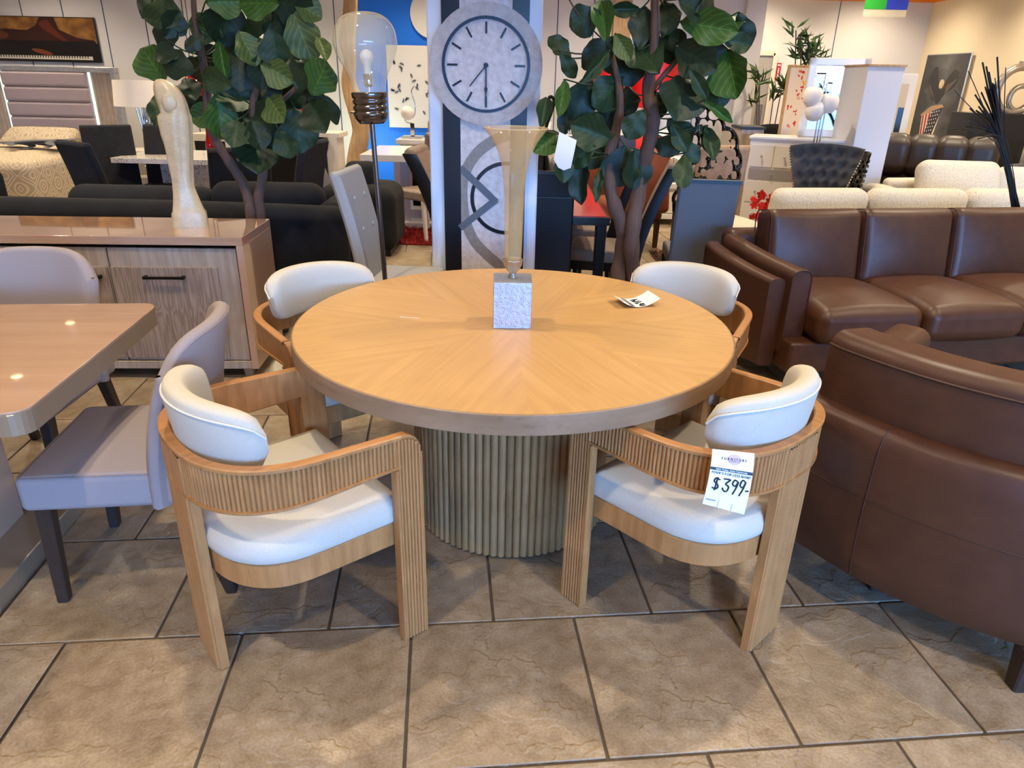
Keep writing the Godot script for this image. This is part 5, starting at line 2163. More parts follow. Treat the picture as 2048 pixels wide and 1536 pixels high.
func make_lattice() -> void:
	# glossy black organic lattice: rings grown together round holes, a slab standing on the floor
	var z := -6.15
	var holes := [[1421, 193, 5, 7], [1405, 226, 11, 12], [1428, 230, 13, 12], [1407, 255, 11, 20], [1420, 250, 7, 11], [1436, 258, 9, 20], [1425, 265, 6, 15], [1410, 281, 12, 14], [1390, 281, 7, 12], [1452, 271, 13, 12], [1439, 279, 9, 9], [1448, 290, 15, 14], [1466, 287, 6, 11], [1407, 305, 10, 15], [1421, 303, 10, 14], [1450, 306, 7, 7], [1462, 308, 12, 14], [1441, 316, 11, 13], [1473, 322, 7, 10], [1403, 325, 13, 11], [1388, 318, 11, 9], [1426, 326, 6, 11], [1440, 337, 14, 16], [1457, 334, 10, 17], [1468, 350, 7, 10], [1390, 337, 9, 9], [1407, 345, 7, 9], [1424, 349, 15, 14], [1450, 350, 8, 10], [1395, 349, 7, 6], [1430, 372, 9, 10], [1388, 366, 10, 10], [1410, 370, 9, 8], [1450, 372, 10, 10], [1369, 379, 9, 11], [1364, 398, 15, 16], [1385, 392, 6, 9], [1378, 412, 6, 9], [1365, 418, 14, 12], [1369, 437, 11, 11], [1362, 455, 8, 9], [1383, 432, 6, 8], [1400, 396, 9, 10], [1420, 398, 10, 11], [1440, 400, 9, 10], [1396, 420, 9, 10]]
	var p := pz(1410, 480, z)
	var t := thing("lattice_sculpture", "glossy black sculpture like a pierced coral slab behind the slate chair", "sculpture", Vector3(p.x, 0, z))
	var b := Shape.new()
	var m := (pz(1430, 330, z).x - pz(1410, 330, z).x) / 20.0
	var cell := 1.3
	var x0 := 1338.0
	var y0 := 172.0
	var nx := 112
	var ny := 232
	var hgt := PackedFloat32Array()
	hgt.resize((nx + 1) * (ny + 1))
	for j in ny + 1:
		for k in nx + 1:
			var qx := x0 + k * cell
			var qy := y0 + j * cell
			var inner := 99.0
			var second := 99.0
			for h in holes:
				var dx: float = (qx - h[0]) / h[2]
				var dy: float = (qy - h[1]) / h[3]
				if absf(dx) > 4.0 or absf(dy) > 4.0:
					continue
				var d: float = (sqrt(dx * dx + dy * dy) - 0.88) * minf(h[2], h[3])
				if d < inner:
					second = inner
					inner = d
				elif d < second:
					second = d
			var outer := 7.0 - inner + maxf(0.0, 3.0 - second * 0.25)
			var e := minf(inner, outer)
			hgt[j * (nx + 1) + k] = sqrt(maxf(0.0, minf(e, 5.0) * 5.0)) if e > 0.0 else -1.0
	for face in [1.0, -1.0]:
		var ids := {}
		var base := b.v.size()
		for j in ny:
			for k in nx:
				var c4 := [j * (nx + 1) + k, j * (nx + 1) + k + 1, (j + 1) * (nx + 1) + k + 1, (j + 1) * (nx + 1) + k]
				var solid := 0
				for c in c4:
					if hgt[c] > 0.0:
						solid += 1
				if solid < 2:
					continue
				var id4 := []
				for c in c4:
					if not ids.has(c):
						var ck: int = c % (nx + 1)
						var cj: int = c / (nx + 1)
						var pp := pz(x0 + ck * cell, y0 + cj * cell, z)
						var gx: float = maxf(hgt[cj * (nx + 1) + mini(ck + 1, nx)], 0.0) - maxf(hgt[cj * (nx + 1) + maxi(ck - 1, 0)], 0.0)
						var gy: float = maxf(hgt[mini(cj + 1, ny) * (nx + 1) + ck], 0.0) - maxf(hgt[maxi(cj - 1, 0) * (nx + 1) + ck], 0.0)
						ids[c] = b.add(Vector3(pp.x - p.x, pp.y, face * maxf(hgt[c], 0.0) * m), Vector3(-gx / (2.0 * cell), gy / (2.0 * cell), face))
					id4.append(ids[c])
				if face > 0:
					b.i.append_array([id4[0], id4[1], id4[2], id4[0], id4[2], id4[3]])
				else:
					b.i.append_array([id4[0], id4[2], id4[1], id4[0], id4[3], id4[2]])
	part(t, "lattice", b.done(), MAT.black_gloss)
	b = Shape.new()
	b.rbox(Vector3(0, 0.03, 0), Vector3(0.46, 0.06, 0.22), 0.01)
	b.tube([Vector3(-0.12, 0.05, 0), Vector3(-0.16, 0.22, 0)], 0.02, 8)
	b.tube([Vector3(0.05, 0.05, 0), Vector3(0.0, 0.35, 0)], 0.02, 8)
	part(t, "stand", b.done(), MAT.black_gloss)


# ---------------------------------------------------------------- two fiddle-leaf fig trees
# leaves: where the middle shows (x, y in the photograph), length, direction from stem to tip, tone, width, layer
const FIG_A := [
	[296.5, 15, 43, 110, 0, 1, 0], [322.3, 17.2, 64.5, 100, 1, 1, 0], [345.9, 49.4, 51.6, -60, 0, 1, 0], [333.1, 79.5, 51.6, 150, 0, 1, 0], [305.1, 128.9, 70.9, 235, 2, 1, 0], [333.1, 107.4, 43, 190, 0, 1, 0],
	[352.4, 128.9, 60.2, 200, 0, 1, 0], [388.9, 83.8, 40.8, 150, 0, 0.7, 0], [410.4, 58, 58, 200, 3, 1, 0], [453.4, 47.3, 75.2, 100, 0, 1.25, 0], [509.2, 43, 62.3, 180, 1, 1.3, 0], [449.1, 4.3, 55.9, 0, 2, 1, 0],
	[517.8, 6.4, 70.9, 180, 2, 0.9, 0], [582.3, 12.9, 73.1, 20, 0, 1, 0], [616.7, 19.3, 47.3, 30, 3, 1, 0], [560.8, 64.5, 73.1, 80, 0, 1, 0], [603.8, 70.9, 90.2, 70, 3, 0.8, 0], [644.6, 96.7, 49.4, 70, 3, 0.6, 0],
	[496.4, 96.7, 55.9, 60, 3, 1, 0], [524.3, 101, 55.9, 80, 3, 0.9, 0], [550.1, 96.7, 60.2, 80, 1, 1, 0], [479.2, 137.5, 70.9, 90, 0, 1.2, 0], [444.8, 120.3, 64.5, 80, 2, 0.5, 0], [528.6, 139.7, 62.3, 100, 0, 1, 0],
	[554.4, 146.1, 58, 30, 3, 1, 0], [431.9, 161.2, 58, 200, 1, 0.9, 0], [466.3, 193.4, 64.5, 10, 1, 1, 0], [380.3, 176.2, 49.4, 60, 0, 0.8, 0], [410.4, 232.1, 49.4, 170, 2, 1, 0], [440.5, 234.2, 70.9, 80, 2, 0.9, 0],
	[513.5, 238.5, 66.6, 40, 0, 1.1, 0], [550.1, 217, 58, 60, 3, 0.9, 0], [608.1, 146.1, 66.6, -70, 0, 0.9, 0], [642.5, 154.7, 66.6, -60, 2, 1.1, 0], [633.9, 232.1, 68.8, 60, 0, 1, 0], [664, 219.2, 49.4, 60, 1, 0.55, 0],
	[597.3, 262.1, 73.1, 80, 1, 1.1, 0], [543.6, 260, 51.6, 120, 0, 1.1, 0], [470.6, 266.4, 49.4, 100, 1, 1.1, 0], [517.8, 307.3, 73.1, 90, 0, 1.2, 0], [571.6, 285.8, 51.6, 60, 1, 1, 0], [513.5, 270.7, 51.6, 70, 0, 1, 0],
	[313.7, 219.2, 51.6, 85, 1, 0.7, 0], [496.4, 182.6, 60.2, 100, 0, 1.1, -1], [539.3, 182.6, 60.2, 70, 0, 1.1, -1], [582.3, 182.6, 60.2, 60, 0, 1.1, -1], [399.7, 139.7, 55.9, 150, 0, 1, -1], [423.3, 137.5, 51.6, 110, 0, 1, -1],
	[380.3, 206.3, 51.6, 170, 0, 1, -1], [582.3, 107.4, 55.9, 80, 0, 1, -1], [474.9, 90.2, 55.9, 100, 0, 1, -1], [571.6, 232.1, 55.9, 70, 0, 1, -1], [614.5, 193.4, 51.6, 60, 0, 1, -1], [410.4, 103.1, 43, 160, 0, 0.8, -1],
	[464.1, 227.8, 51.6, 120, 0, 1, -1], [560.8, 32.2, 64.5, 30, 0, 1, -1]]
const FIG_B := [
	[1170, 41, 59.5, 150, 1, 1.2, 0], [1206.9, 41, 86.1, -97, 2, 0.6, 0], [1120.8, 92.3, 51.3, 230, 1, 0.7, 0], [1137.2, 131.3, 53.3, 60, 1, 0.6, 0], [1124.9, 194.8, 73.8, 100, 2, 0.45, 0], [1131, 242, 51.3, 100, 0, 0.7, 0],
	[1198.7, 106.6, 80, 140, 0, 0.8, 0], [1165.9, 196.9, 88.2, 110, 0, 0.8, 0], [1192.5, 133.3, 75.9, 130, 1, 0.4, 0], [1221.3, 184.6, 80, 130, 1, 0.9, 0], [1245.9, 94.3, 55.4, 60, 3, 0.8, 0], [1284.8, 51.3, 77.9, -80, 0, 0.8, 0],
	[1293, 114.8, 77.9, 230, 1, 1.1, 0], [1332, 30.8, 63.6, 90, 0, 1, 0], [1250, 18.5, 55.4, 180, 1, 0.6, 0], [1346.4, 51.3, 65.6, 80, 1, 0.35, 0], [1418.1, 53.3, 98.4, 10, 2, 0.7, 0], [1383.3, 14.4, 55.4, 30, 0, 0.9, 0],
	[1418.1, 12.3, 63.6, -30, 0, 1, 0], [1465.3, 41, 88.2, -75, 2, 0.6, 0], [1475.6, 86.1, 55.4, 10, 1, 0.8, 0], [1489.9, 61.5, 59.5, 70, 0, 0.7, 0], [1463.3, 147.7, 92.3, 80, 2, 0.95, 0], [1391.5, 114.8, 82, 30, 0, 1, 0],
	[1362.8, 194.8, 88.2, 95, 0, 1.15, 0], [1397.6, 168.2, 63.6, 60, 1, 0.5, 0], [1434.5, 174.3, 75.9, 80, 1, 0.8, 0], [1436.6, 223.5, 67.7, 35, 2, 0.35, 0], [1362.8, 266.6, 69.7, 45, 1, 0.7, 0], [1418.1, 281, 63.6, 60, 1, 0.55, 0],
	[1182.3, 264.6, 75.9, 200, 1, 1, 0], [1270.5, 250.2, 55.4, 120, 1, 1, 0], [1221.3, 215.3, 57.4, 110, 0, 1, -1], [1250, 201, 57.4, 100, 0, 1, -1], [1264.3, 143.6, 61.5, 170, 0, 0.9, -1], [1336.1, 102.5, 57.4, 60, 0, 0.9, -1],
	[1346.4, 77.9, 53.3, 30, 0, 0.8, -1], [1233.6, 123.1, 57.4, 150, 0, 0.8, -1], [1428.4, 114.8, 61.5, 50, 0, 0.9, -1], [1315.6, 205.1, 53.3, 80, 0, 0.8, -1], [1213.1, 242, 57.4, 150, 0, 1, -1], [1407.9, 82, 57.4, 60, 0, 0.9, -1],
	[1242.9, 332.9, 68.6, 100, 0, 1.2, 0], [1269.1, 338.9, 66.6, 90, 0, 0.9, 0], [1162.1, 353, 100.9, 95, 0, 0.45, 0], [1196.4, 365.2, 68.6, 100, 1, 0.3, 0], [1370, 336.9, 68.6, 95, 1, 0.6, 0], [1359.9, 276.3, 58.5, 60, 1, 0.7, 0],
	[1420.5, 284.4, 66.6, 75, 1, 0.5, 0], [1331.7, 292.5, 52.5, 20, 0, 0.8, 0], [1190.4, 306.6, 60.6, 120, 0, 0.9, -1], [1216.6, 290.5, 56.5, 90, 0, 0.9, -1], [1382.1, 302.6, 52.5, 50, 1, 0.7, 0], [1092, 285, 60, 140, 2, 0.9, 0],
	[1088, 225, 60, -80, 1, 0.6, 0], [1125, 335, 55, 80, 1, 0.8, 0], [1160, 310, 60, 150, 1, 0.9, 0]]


func make_trees() -> void:
	var pa := [[[503, 432, 0.030], [497, 405, 0.030], [480, 365, 0.030], [456, 322, 0.028], [437, 285, 0.026], [424, 250, 0.024], [415, 215, 0.023], [409, 170, 0.022], [403, 110, 0.020], [394, 40, 0.016], [380, -60, 0.010]],
		[[520, 432, 0.030], [517, 392, 0.029], [522, 352, 0.027], [518, 310, 0.025], [508, 262, 0.024], [505, 210, 0.022], [520, 150, 0.020], [540, 80, 0.017], [552, 0, 0.014], [560, -80, 0.010]],
		[[508, 240, 0.020], [540, 215, 0.017], [575, 190, 0.014], [610, 150, 0.011], [625, 90, 0.008]]]
	var pb := [[[1268, 556, 0.042], [1262, 500, 0.044], [1266, 445, 0.043], [1277, 395, 0.042], [1286, 345, 0.040], [1293, 300, 0.039], [1302, 262, 0.038], [1304, 228, 0.036], [1297, 190, 0.034], [1303, 140, 0.030], [1308, 80, 0.026], [1312, -20, 0.020], [1316, -90, 0.012]],
		[[1238, 558, 0.046], [1248, 505, 0.045], [1246, 455, 0.042], [1228, 408, 0.040], [1219, 360, 0.036], [1222, 310, 0.032], [1234, 262, 0.028], [1240, 215, 0.022], [1236, 160, 0.016], [1222, 90, 0.010]],
		[[1250, 470, 0.036], [1268, 425, 0.036], [1283, 372, 0.034]],
		[[1297, 190, 0.016], [1330, 150, 0.014], [1375, 100, 0.011], [1420, 40, 0.008]]]
	make_fig("left", -4.36, pa, FIG_A, "tall fiddle-leaf fig tree with two leaning trunks behind the sideboard", 0.0)
	make_fig("right", -4.02, pb, FIG_B, "tall fiddle-leaf fig tree with forked trunk and a paper tag, beside the clock column", 1.0)


func fig_leaf(fold: float, droop: float, wave: float) -> ArrayMesh:       # one metre long and one wide, stem at the origin, tip along y
	var s := Shape.new()
	var rows := []
	var nl := 11
	var nw := 8
	for r in nl + 1:
		var t := float(r) / nl
		var half := 0.5 * pow(sin(PI * pow(t, 0.86)), 0.62) * (0.52 + 0.50 * smoothstep(0.05, 0.75, t)) * (1.0 + 0.05 * sin(t * 17.0))
		if r == 0:
			half = 0.012
		if r == nl:
			half = 0.05
		var row := PackedVector3Array()
		for c in nw + 1:
			var u := float(c) / nw * 2.0 - 1.0
			var lift := fold * absf(u) * half + wave * 0.035 * sin(t * 15.0 + u * 2.0) * absf(u) - droop * t * t
			row.append(Vector3(u * half, t - droop * 0.25 * t * t, lift))
		rows.append(row)
	s.grid(rows, false, false, Vector2(1, 1))
	return s.done()


func make_fig(side: String, z: float, trunks: Array, leaves: Array, label: String, tagged: float) -> void:
	var r := RandomNumberGenerator.new()
	r.seed = 21 if side == "left" else 35
	var foot := pz(trunks[0][0][0], trunks[0][0][1], z)
	var org := Vector3(foot.x, 0, z)
	var t := thing("fiddle_leaf_fig", label, "tree", org)
	var nodes := []
	for k in trunks.size():
		var pts := []
		var rad := []
		for e in trunks[k]:
			var p := pz(e[0], e[1], z) - org
			p.z += 0.03 * sin(e[1] * 0.03 + k * 2.0) * (0.0 if k > 1 else 1.0) + (0.0 if k < 1 else -0.03)
			pts.append(p)
			rad.append(e[2])
			nodes.append(p)
		if k < 2:                                   # down into the pot
			pts.insert(0, Vector3(pts[0].x * 0.5, 0.26, 0.0))
			rad.insert(0, rad[0])
		var sm := smooth_path(pts, 4)
		var sr := []
		for j in sm.size():
			var q := float(j) / 4.0
			var a := int(q)
			sr.append(lerpf(rad[mini(a, rad.size() - 1)], rad[mini(a + 1, rad.size() - 1)], q - a) * (1.0 + 0.08 * sin(j * 1.7)))
		var b := Shape.new()
		b.tube(sm, sr, 10)
		part(t, "trunk" if k < 2 else "branch", b.done(), MAT.bark)
	var b := Shape.new()
	b.lathe([Vector2(0.0, 0.0), Vector2(0.13, 0.0), Vector2(0.15, 0.02), Vector2(0.17, 0.27), Vector2(0.175, 0.30), Vector2(0.16, 0.30), Vector2(0.15, 0.25), Vector2(0.0, 0.25)], 28)
	part(t, "pot", b.done(), MAT.black_paint)
	var shapes := [fig_leaf(0.30, 0.10, 1.0), fig_leaf(0.12, 0.22, 1.3), fig_leaf(0.45, 0.05, 0.8), fig_leaf(-0.15, 0.16, 1.2)]
	var stalk := Shape.new()
	var all := leaves.duplicate()
	for k in 14:                                    # the crown goes on above the picture
		var c0: Array = trunks[k % 2][trunks[k % 2].size() - 2]
		all.append([c0[0] + r.randf_range(-150, 150), -70.0 - r.randf_range(0, 110), r.randf_range(55, 80), r.randf_range(0, 360), r.randi_range(0, 2), 1.0, 0])
	for e in all:
		var ang := deg_to_rad(e[3])
		var layer: int = e[6]
		var dz := r.randf_range(-0.04, 0.16) if layer == 0 else r.randf_range(-0.20, -0.08)
		var mid := pz(e[0], e[1], z + dz)
		var perpx := pz(e[0] + 10.0, e[1], z + dz) - mid
		var m := perpx.length() / 10.0
		var yaw := r.randf_range(-0.55, 0.55)
		var pitch := r.randf_range(-0.5, 0.5)
		var along := (cam_right * cos(ang) - cam_up * sin(ang))
		var toward := (Vector3(0, EYE, 0) - mid).normalized()
		var nrm := (toward - along * toward.dot(along)).normalized()
		var across := along.cross(nrm)
		var bas := Basis(across, along, nrm)
		bas = bas * Basis(Vector3.RIGHT, pitch) * Basis(Vector3.UP, yaw)
		var length: float = e[2] * m * (1.20 if side == "left" else 1.12) / maxf(cos(pitch), 0.75)
		var width: float = length * 0.92 * e[5] / maxf(cos(yaw), 0.8)
		var base := mid - bas.y * length * 0.5 - org
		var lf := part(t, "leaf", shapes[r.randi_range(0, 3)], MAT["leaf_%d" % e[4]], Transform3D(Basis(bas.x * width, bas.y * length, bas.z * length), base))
		# stalk back to the nearest wood
		var best: Vector3 = nodes[0]
		for q in nodes:
			if q.distance_to(base) < best.distance_to(base):
				best = q
		var dist := best.distance_to(base)
		if dist > 0.02:
			var bend := (best + base) * 0.5 + Vector3(0, -0.10 * dist, 0)
			var ps := Shape.new()
			ps.tube(smooth_path([best, bend, base, base + bas.y * length * 0.05], 3), 0.0042, 5)
			part(t, "leaf_stalk", ps.done(), MAT.leaf_1 if dist < 0.35 else MAT.bark)
	if tagged > 0.5:
		# white paper tag hanging from a stalk
		var p0 := pz(1136, 272, z + 0.16)
		var p1 := pz(1122, 338, z + 0.16)
		var t2 := thing("paper_tag", "long white paper tag hanging from the fig tree by the clock", "tag", p0)
		var d := p1 - p0
		var wv := cam_right * 0.045 - cam_up * 0.022
		var s := Shape.new()
		var rows := []
		for k in 7:
			var u := k / 6.0
			var w := wv * (1.0 if u < 0.85 else 1.0 - (u - 0.85) * 4.5)
			var c := d * u + Vector3(0, 0, 0.012 * sin(u * 3.0))
			rows.append(PackedVector3Array([c - w, c, c + w]))
		rows.reverse()
		s.grid(rows)
		part(t2, "card", s.done(), MAT.paper)
		s = Shape.new()
		s.tube([Vector3(0, 0.03, 0), Vector3.ZERO], 0.0015, 5)
		part(t2, "string", s.done(), MAT.paper)


# ---------------------------------------------------------------- printed pictures (flat prints only)
func print_mat(called: String, im: Image, rough := 0.35) -> StandardMaterial3D:
	var m := mat(called, Color.WHITE, rough)
	m.albedo_texture = ImageTexture.create_from_image(im)
	return m


func blob(im: Image, c: Vector2, r: Vector2, col: Color, turn := 0.0) -> void:
	var w := im.get_width()
	var h := im.get_height()
	var e := maxf(r.x, r.y)
	for y in range(maxi(0, int(c.y - e)), mini(h, int(c.y + e) + 1)):
		for x in range(maxi(0, int(c.x - e)), mini(w, int(c.x + e) + 1)):
			var p := (Vector2(x, y) - c).rotated(-turn)
			if pow(p.x / r.x, 2) + pow(p.y / r.y, 2) < 1.0:
				im.set_pixel(x, y, col)


func poly(im: Image, o: PackedVector2Array, col: Color) -> void:
	var lo := o[0]
	var hi := o[0]
	for p in o:
		lo = lo.min(p)
		hi = hi.max(p)
	for y in range(maxi(0, int(lo.y)), mini(im.get_height(), int(hi.y) + 1)):
		for x in range(maxi(0, int(lo.x)), mini(im.get_width(), int(hi.x) + 1)):
			if Geometry2D.is_point_in_polygon(Vector2(x, y), o):
				im.set_pixel(x, y, col)


func piano_print() -> Image:
	var im := Image.create(512, 224, false, Image.FORMAT_RGB8)
	var nz := FastNoiseLite.new()
	nz.frequency = 0.012
	for y in 224:
		for x in 512:
			var c := Color(0.62, 0.44, 0.20).lerp(Color(0.42, 0.26, 0.12), clampf(0.5 + nz.get_noise_2d(x, y), 0, 1))
			if y > 128:
				c = Color(0.10, 0.055, 0.04)
			im.set_pixel(x, y, c)
	poly(im, PackedVector2Array([Vector2(60, 70), Vector2(140, 60), Vector2(230, 66), Vector2(270, 40), Vector2(290, 0), Vector2(350, 0), Vector2(362, 60), Vector2(430, 100), Vector2(500, 112), Vector2(500, 150), Vector2(100, 150)]), Color(0.20, 0.08, 0.04))
	poly(im, PackedVector2Array([Vector2(280, 30), Vector2(320, 8), Vector2(345, 60), Vector2(400, 130), Vector2(380, 128), Vector2(300, 60)]), Color(0.36, 0.14, 0.06))
	blob(im, Vector2(110, 92), Vector2(40, 22), Color(0.36, 0.18, 0.09))
	poly(im, PackedVector2Array([Vector2(30, 120), Vector2(505, 118), Vector2(512, 224), Vector2(20, 224)]), Color(0.07, 0.045, 0.04))
	poly(im, PackedVector2Array([Vector2(70, 196), Vector2(480, 196), Vector2(480, 214), Vector2(70, 214)]), Color(0.80, 0.76, 0.68))
	for k in 36:
		im.fill_rect(Rect2i(74 + k * 11, 196, 4, 11), Color(0.06, 0.05, 0.05))
	blob(im, Vector2(275, 176), Vector2(44, 12), Color(0.45, 0.22, 0.10), 0.3)
	return im


func eagle_print() -> Image:
	var im := Image.create(256, 384, false, Image.FORMAT_RGB8)
	var nz := FastNoiseLite.new()
	nz.frequency = 0.01
	for y in 384:
		for x in 256:
			var c := Color(0.15, 0.15, 0.16).lerp(Color(0.36, 0.36, 0.37), clampf(0.9 - absf(x - 140.0) / 130.0 + 0.5 * nz.get_noise_2d(x * 0.5, y), 0, 1))
			im.set_pixel(x, y, c)
	var wing := Color(0.07, 0.055, 0.05)
	poly(im, PackedVector2Array([Vector2(40, 100), Vector2(62, 52), Vector2(84, 48), Vector2(100, 90), Vector2(118, 122), Vector2(100, 190), Vector2(78, 170), Vector2(66, 150), Vector2(50, 130)]), wing)
	poly(im, PackedVector2Array([Vector2(140, 126), Vector2(165, 80), Vector2(190, 58), Vector2(215, 70), Vector2(222, 104), Vector2(206, 130), Vector2(176, 146), Vector2(150, 170)]), wing)
	for k in 7:
		poly(im, PackedVector2Array([Vector2(52 + k * 8, 118 + k * 8), Vector2(58 + k * 8, 118 + k * 8), Vector2(80 + k * 4, 176)]), Color(0.30, 0.25, 0.21))
		poly(im, PackedVector2Array([Vector2(214 - k * 8, 96 + k * 4), Vector2(208 - k * 8, 96 + k * 4), Vector2(160, 160)]), Color(0.30, 0.25, 0.21))
	blob(im, Vector2(126, 156), Vector2(24, 40), wing)
	blob(im, Vector2(128, 116), Vector2(15, 19), Color(0.78, 0.72, 0.60))
	poly(im, PackedVector2Array([Vector2(134, 118), Vector2(146, 124), Vector2(134, 130)]), Color(0.75, 0.55, 0.15))
	poly(im, PackedVector2Array([Vector2(96, 206), Vector2(160, 196), Vector2(176, 206), Vector2(150, 220), Vector2(60, 250), Vector2(40, 246)]), Color(0.68, 0.54, 0.40))
	poly(im, PackedVector2Array([Vector2(52, 250), Vector2(166, 212), Vector2(140, 384), Vector2(70, 384)]), Color(0.85, 0.80, 0.74))
	for k in 5:
		poly(im, PackedVector2Array([Vector2(56 + k * 19, 248 - k * 6), Vector2(66 + k * 19, 246 - k * 6), Vector2(82 + k * 13, 384), Vector2(74 + k * 13, 384)]), Color(0.60, 0.12, 0.12))
	poly(im, PackedVector2Array([Vector2(110, 226), Vector2(170, 208), Vector2(134, 336), Vector2(84, 350)]), Color(0.10, 0.12, 0.20))
	for r in 7:
		for c in 4:
			blob(im, Vector2(114 + c * 13 - r * 4.5, 232 + r * 16 - c * 3), Vector2(3, 3), Color(0.85, 0.84, 0.82))
	return im


func floral_print() -> Image:
	var im := Image.create(128, 512, false, Image.FORMAT_RGB8)
	im.fill(Color(0.90, 0.85, 0.83))
	var r := RandomNumberGenerator.new()
	r.seed = 5
	for k in 46:
		var c := Vector2(r.randf_range(10, 118), r.randf_range(10, 500))
		var col := Color(0.78, 0.10, 0.12) if r.randf() < 0.72 else (Color(0.90, 0.62, 0.10) if r.randf() < 0.5 else Color(0.85, 0.40, 0.40))
		for j in 3:
			blob(im, c + Vector2(r.randf_range(-9, 9), r.randf_range(-9, 9)), Vector2(r.randf_range(3, 8), r.randf_range(2, 5)), col, r.randf_range(0, 3))
	return im


func marble_print() -> Image:
	var im := Image.create(128, 192, false, Image.FORMAT_RGB8)
	var nz := FastNoiseLite.new()
	nz.frequency = 0.012
	nz.fractal_octaves = 5
	for y in 192:
		for x in 128:
			var v := absf(nz.get_noise_2d(x * 1.4 + y * 0.4, y))
			im.set_pixel(x, y, Color(0.40, 0.27, 0.18).lerp(Color(0.87, 0.79, 0.68), smoothstep(0.02, 0.16, v)))
	return im


# a hung panel: front with the print, thin frame behind
func hung_panel(called: String, label: String, category: String, corner: Vector3, right: Vector3, up: Vector3, m: Material, frame: Material) -> Node3D:
	var t := thing(called, label, category, corner)
	var n := right.cross(up).normalized()
	var s := Shape.new()
	s.xf = Transform3D(Basis(right.normalized(), up.normalized(), n), Vector3.ZERO)
	var w := right.length()
	var h := up.length()
	s.rbox(Vector3(w / 2, h / 2, 0.012), Vector3(w + 0.02, h + 0.02, 0.024), 0.004)
	part(t, "frame", s.done(), frame)
	s = Shape.new()
	s.quad(n * 0.0255, right + n * 0.0255, right + up + n * 0.0255, up + n * 0.0255)
	part(t, "print", s.done(), m)
	return t


func rod(parent: Node, called: String, a: Vector3, b: Vector3, r: float, m: Material, seg := 8) -> void:
	var s := Shape.new()
	s.tube([a, b], r, seg)
	part(parent, called, s.done(), m)


# a chest of drawers facing +z: fronts is a list of [x, y, w, h, material, knobs]
func chest(t: Node3D, w: float, h: float, d: float, body: Material, fronts: Array, knob: Mesh, knob_mat: Material) -> void:
	var b := Shape.new()
	b.rbox(Vector3(0, h / 2, -d / 2), Vector3(w, h - 0.04, d), 0.006)
	part(t, "body", b.done(), body)
	b = Shape.new()
	b.rbox(Vector3(0, h - 0.012, -d / 2 + 0.006), Vector3(w + 0.03, 0.03, d + 0.03), 0.008, 2)
	part(t, "top", b.done(), body)
	b = Shape.new()
	b.rbox(Vector3(0, 0.03, -d / 2 + 0.006), Vector3(w + 0.02, 0.06, d + 0.02), 0.006)
	part(t, "plinth", b.done(), body)
	for f in fronts:
		b = Shape.new()
		b.rbox(Vector3(f[0], f[1], 0.006), Vector3(f[2] - 0.012, f[3] - 0.012, 0.016), 0.003)
		var dr := part(t, "drawer", b.done(), f[4])
		for k in f[5]:
			part(dr, "knob", knob, knob_mat, Transform3D(Basis(), Vector3(f[0] + (0.0 if f[5] == 1 else (k - 0.5) * f[2] * 0.56), f[1], 0.02)))


func knob_mesh(r := 0.014) -> ArrayMesh:
	var s := Shape.new()
	s.xf = Transform3D(Basis(Vector3.RIGHT, PI / 2), Vector3.ZERO)
	s.lathe([Vector2(r * 0.4, 0.0), Vector2(r * 0.4, r), Vector2(r, r * 1.4), Vector2(r * 0.8, r * 2.2), Vector2(0, r * 2.4)], 8)
	return s.done()


func drum_lamp(called: String, label: String, at: Vector3, base_h: float, r0: float, r1: float, h: float, shade: Material, stem: Material, group := "") -> Node3D:
	var t := thing(called, label, "lamp", at, 0.0, group)
	var b := Shape.new()
	b.lathe([Vector2(0.0, 0.0), Vector2(0.075, 0.0), Vector2(0.075, 0.014), Vector2(0.02, 0.022), Vector2(0.0, 0.022)], 20)
	part(t, "base", b.done(), stem)
	b = Shape.new()
	b.lathe(smooth_path([Vector2(0.014, 0.02), Vector2(0.022, base_h * 0.3), Vector2(0.042, base_h * 0.6), Vector2(0.024, base_h * 0.9), Vector2(0.010, base_h + h * 0.5)], 3), 20)
	part(t, "stem", b.done(), stem)
	b = Shape.new()
	b.lathe([Vector2(r0, base_h), Vector2(r1, base_h + h)], 36)
	b.lathe([Vector2(r1 - 0.004, base_h + h), Vector2(r0 - 0.004, base_h)], 36)
	part(t, "lamp_shade", b.done(), shade)
	return t


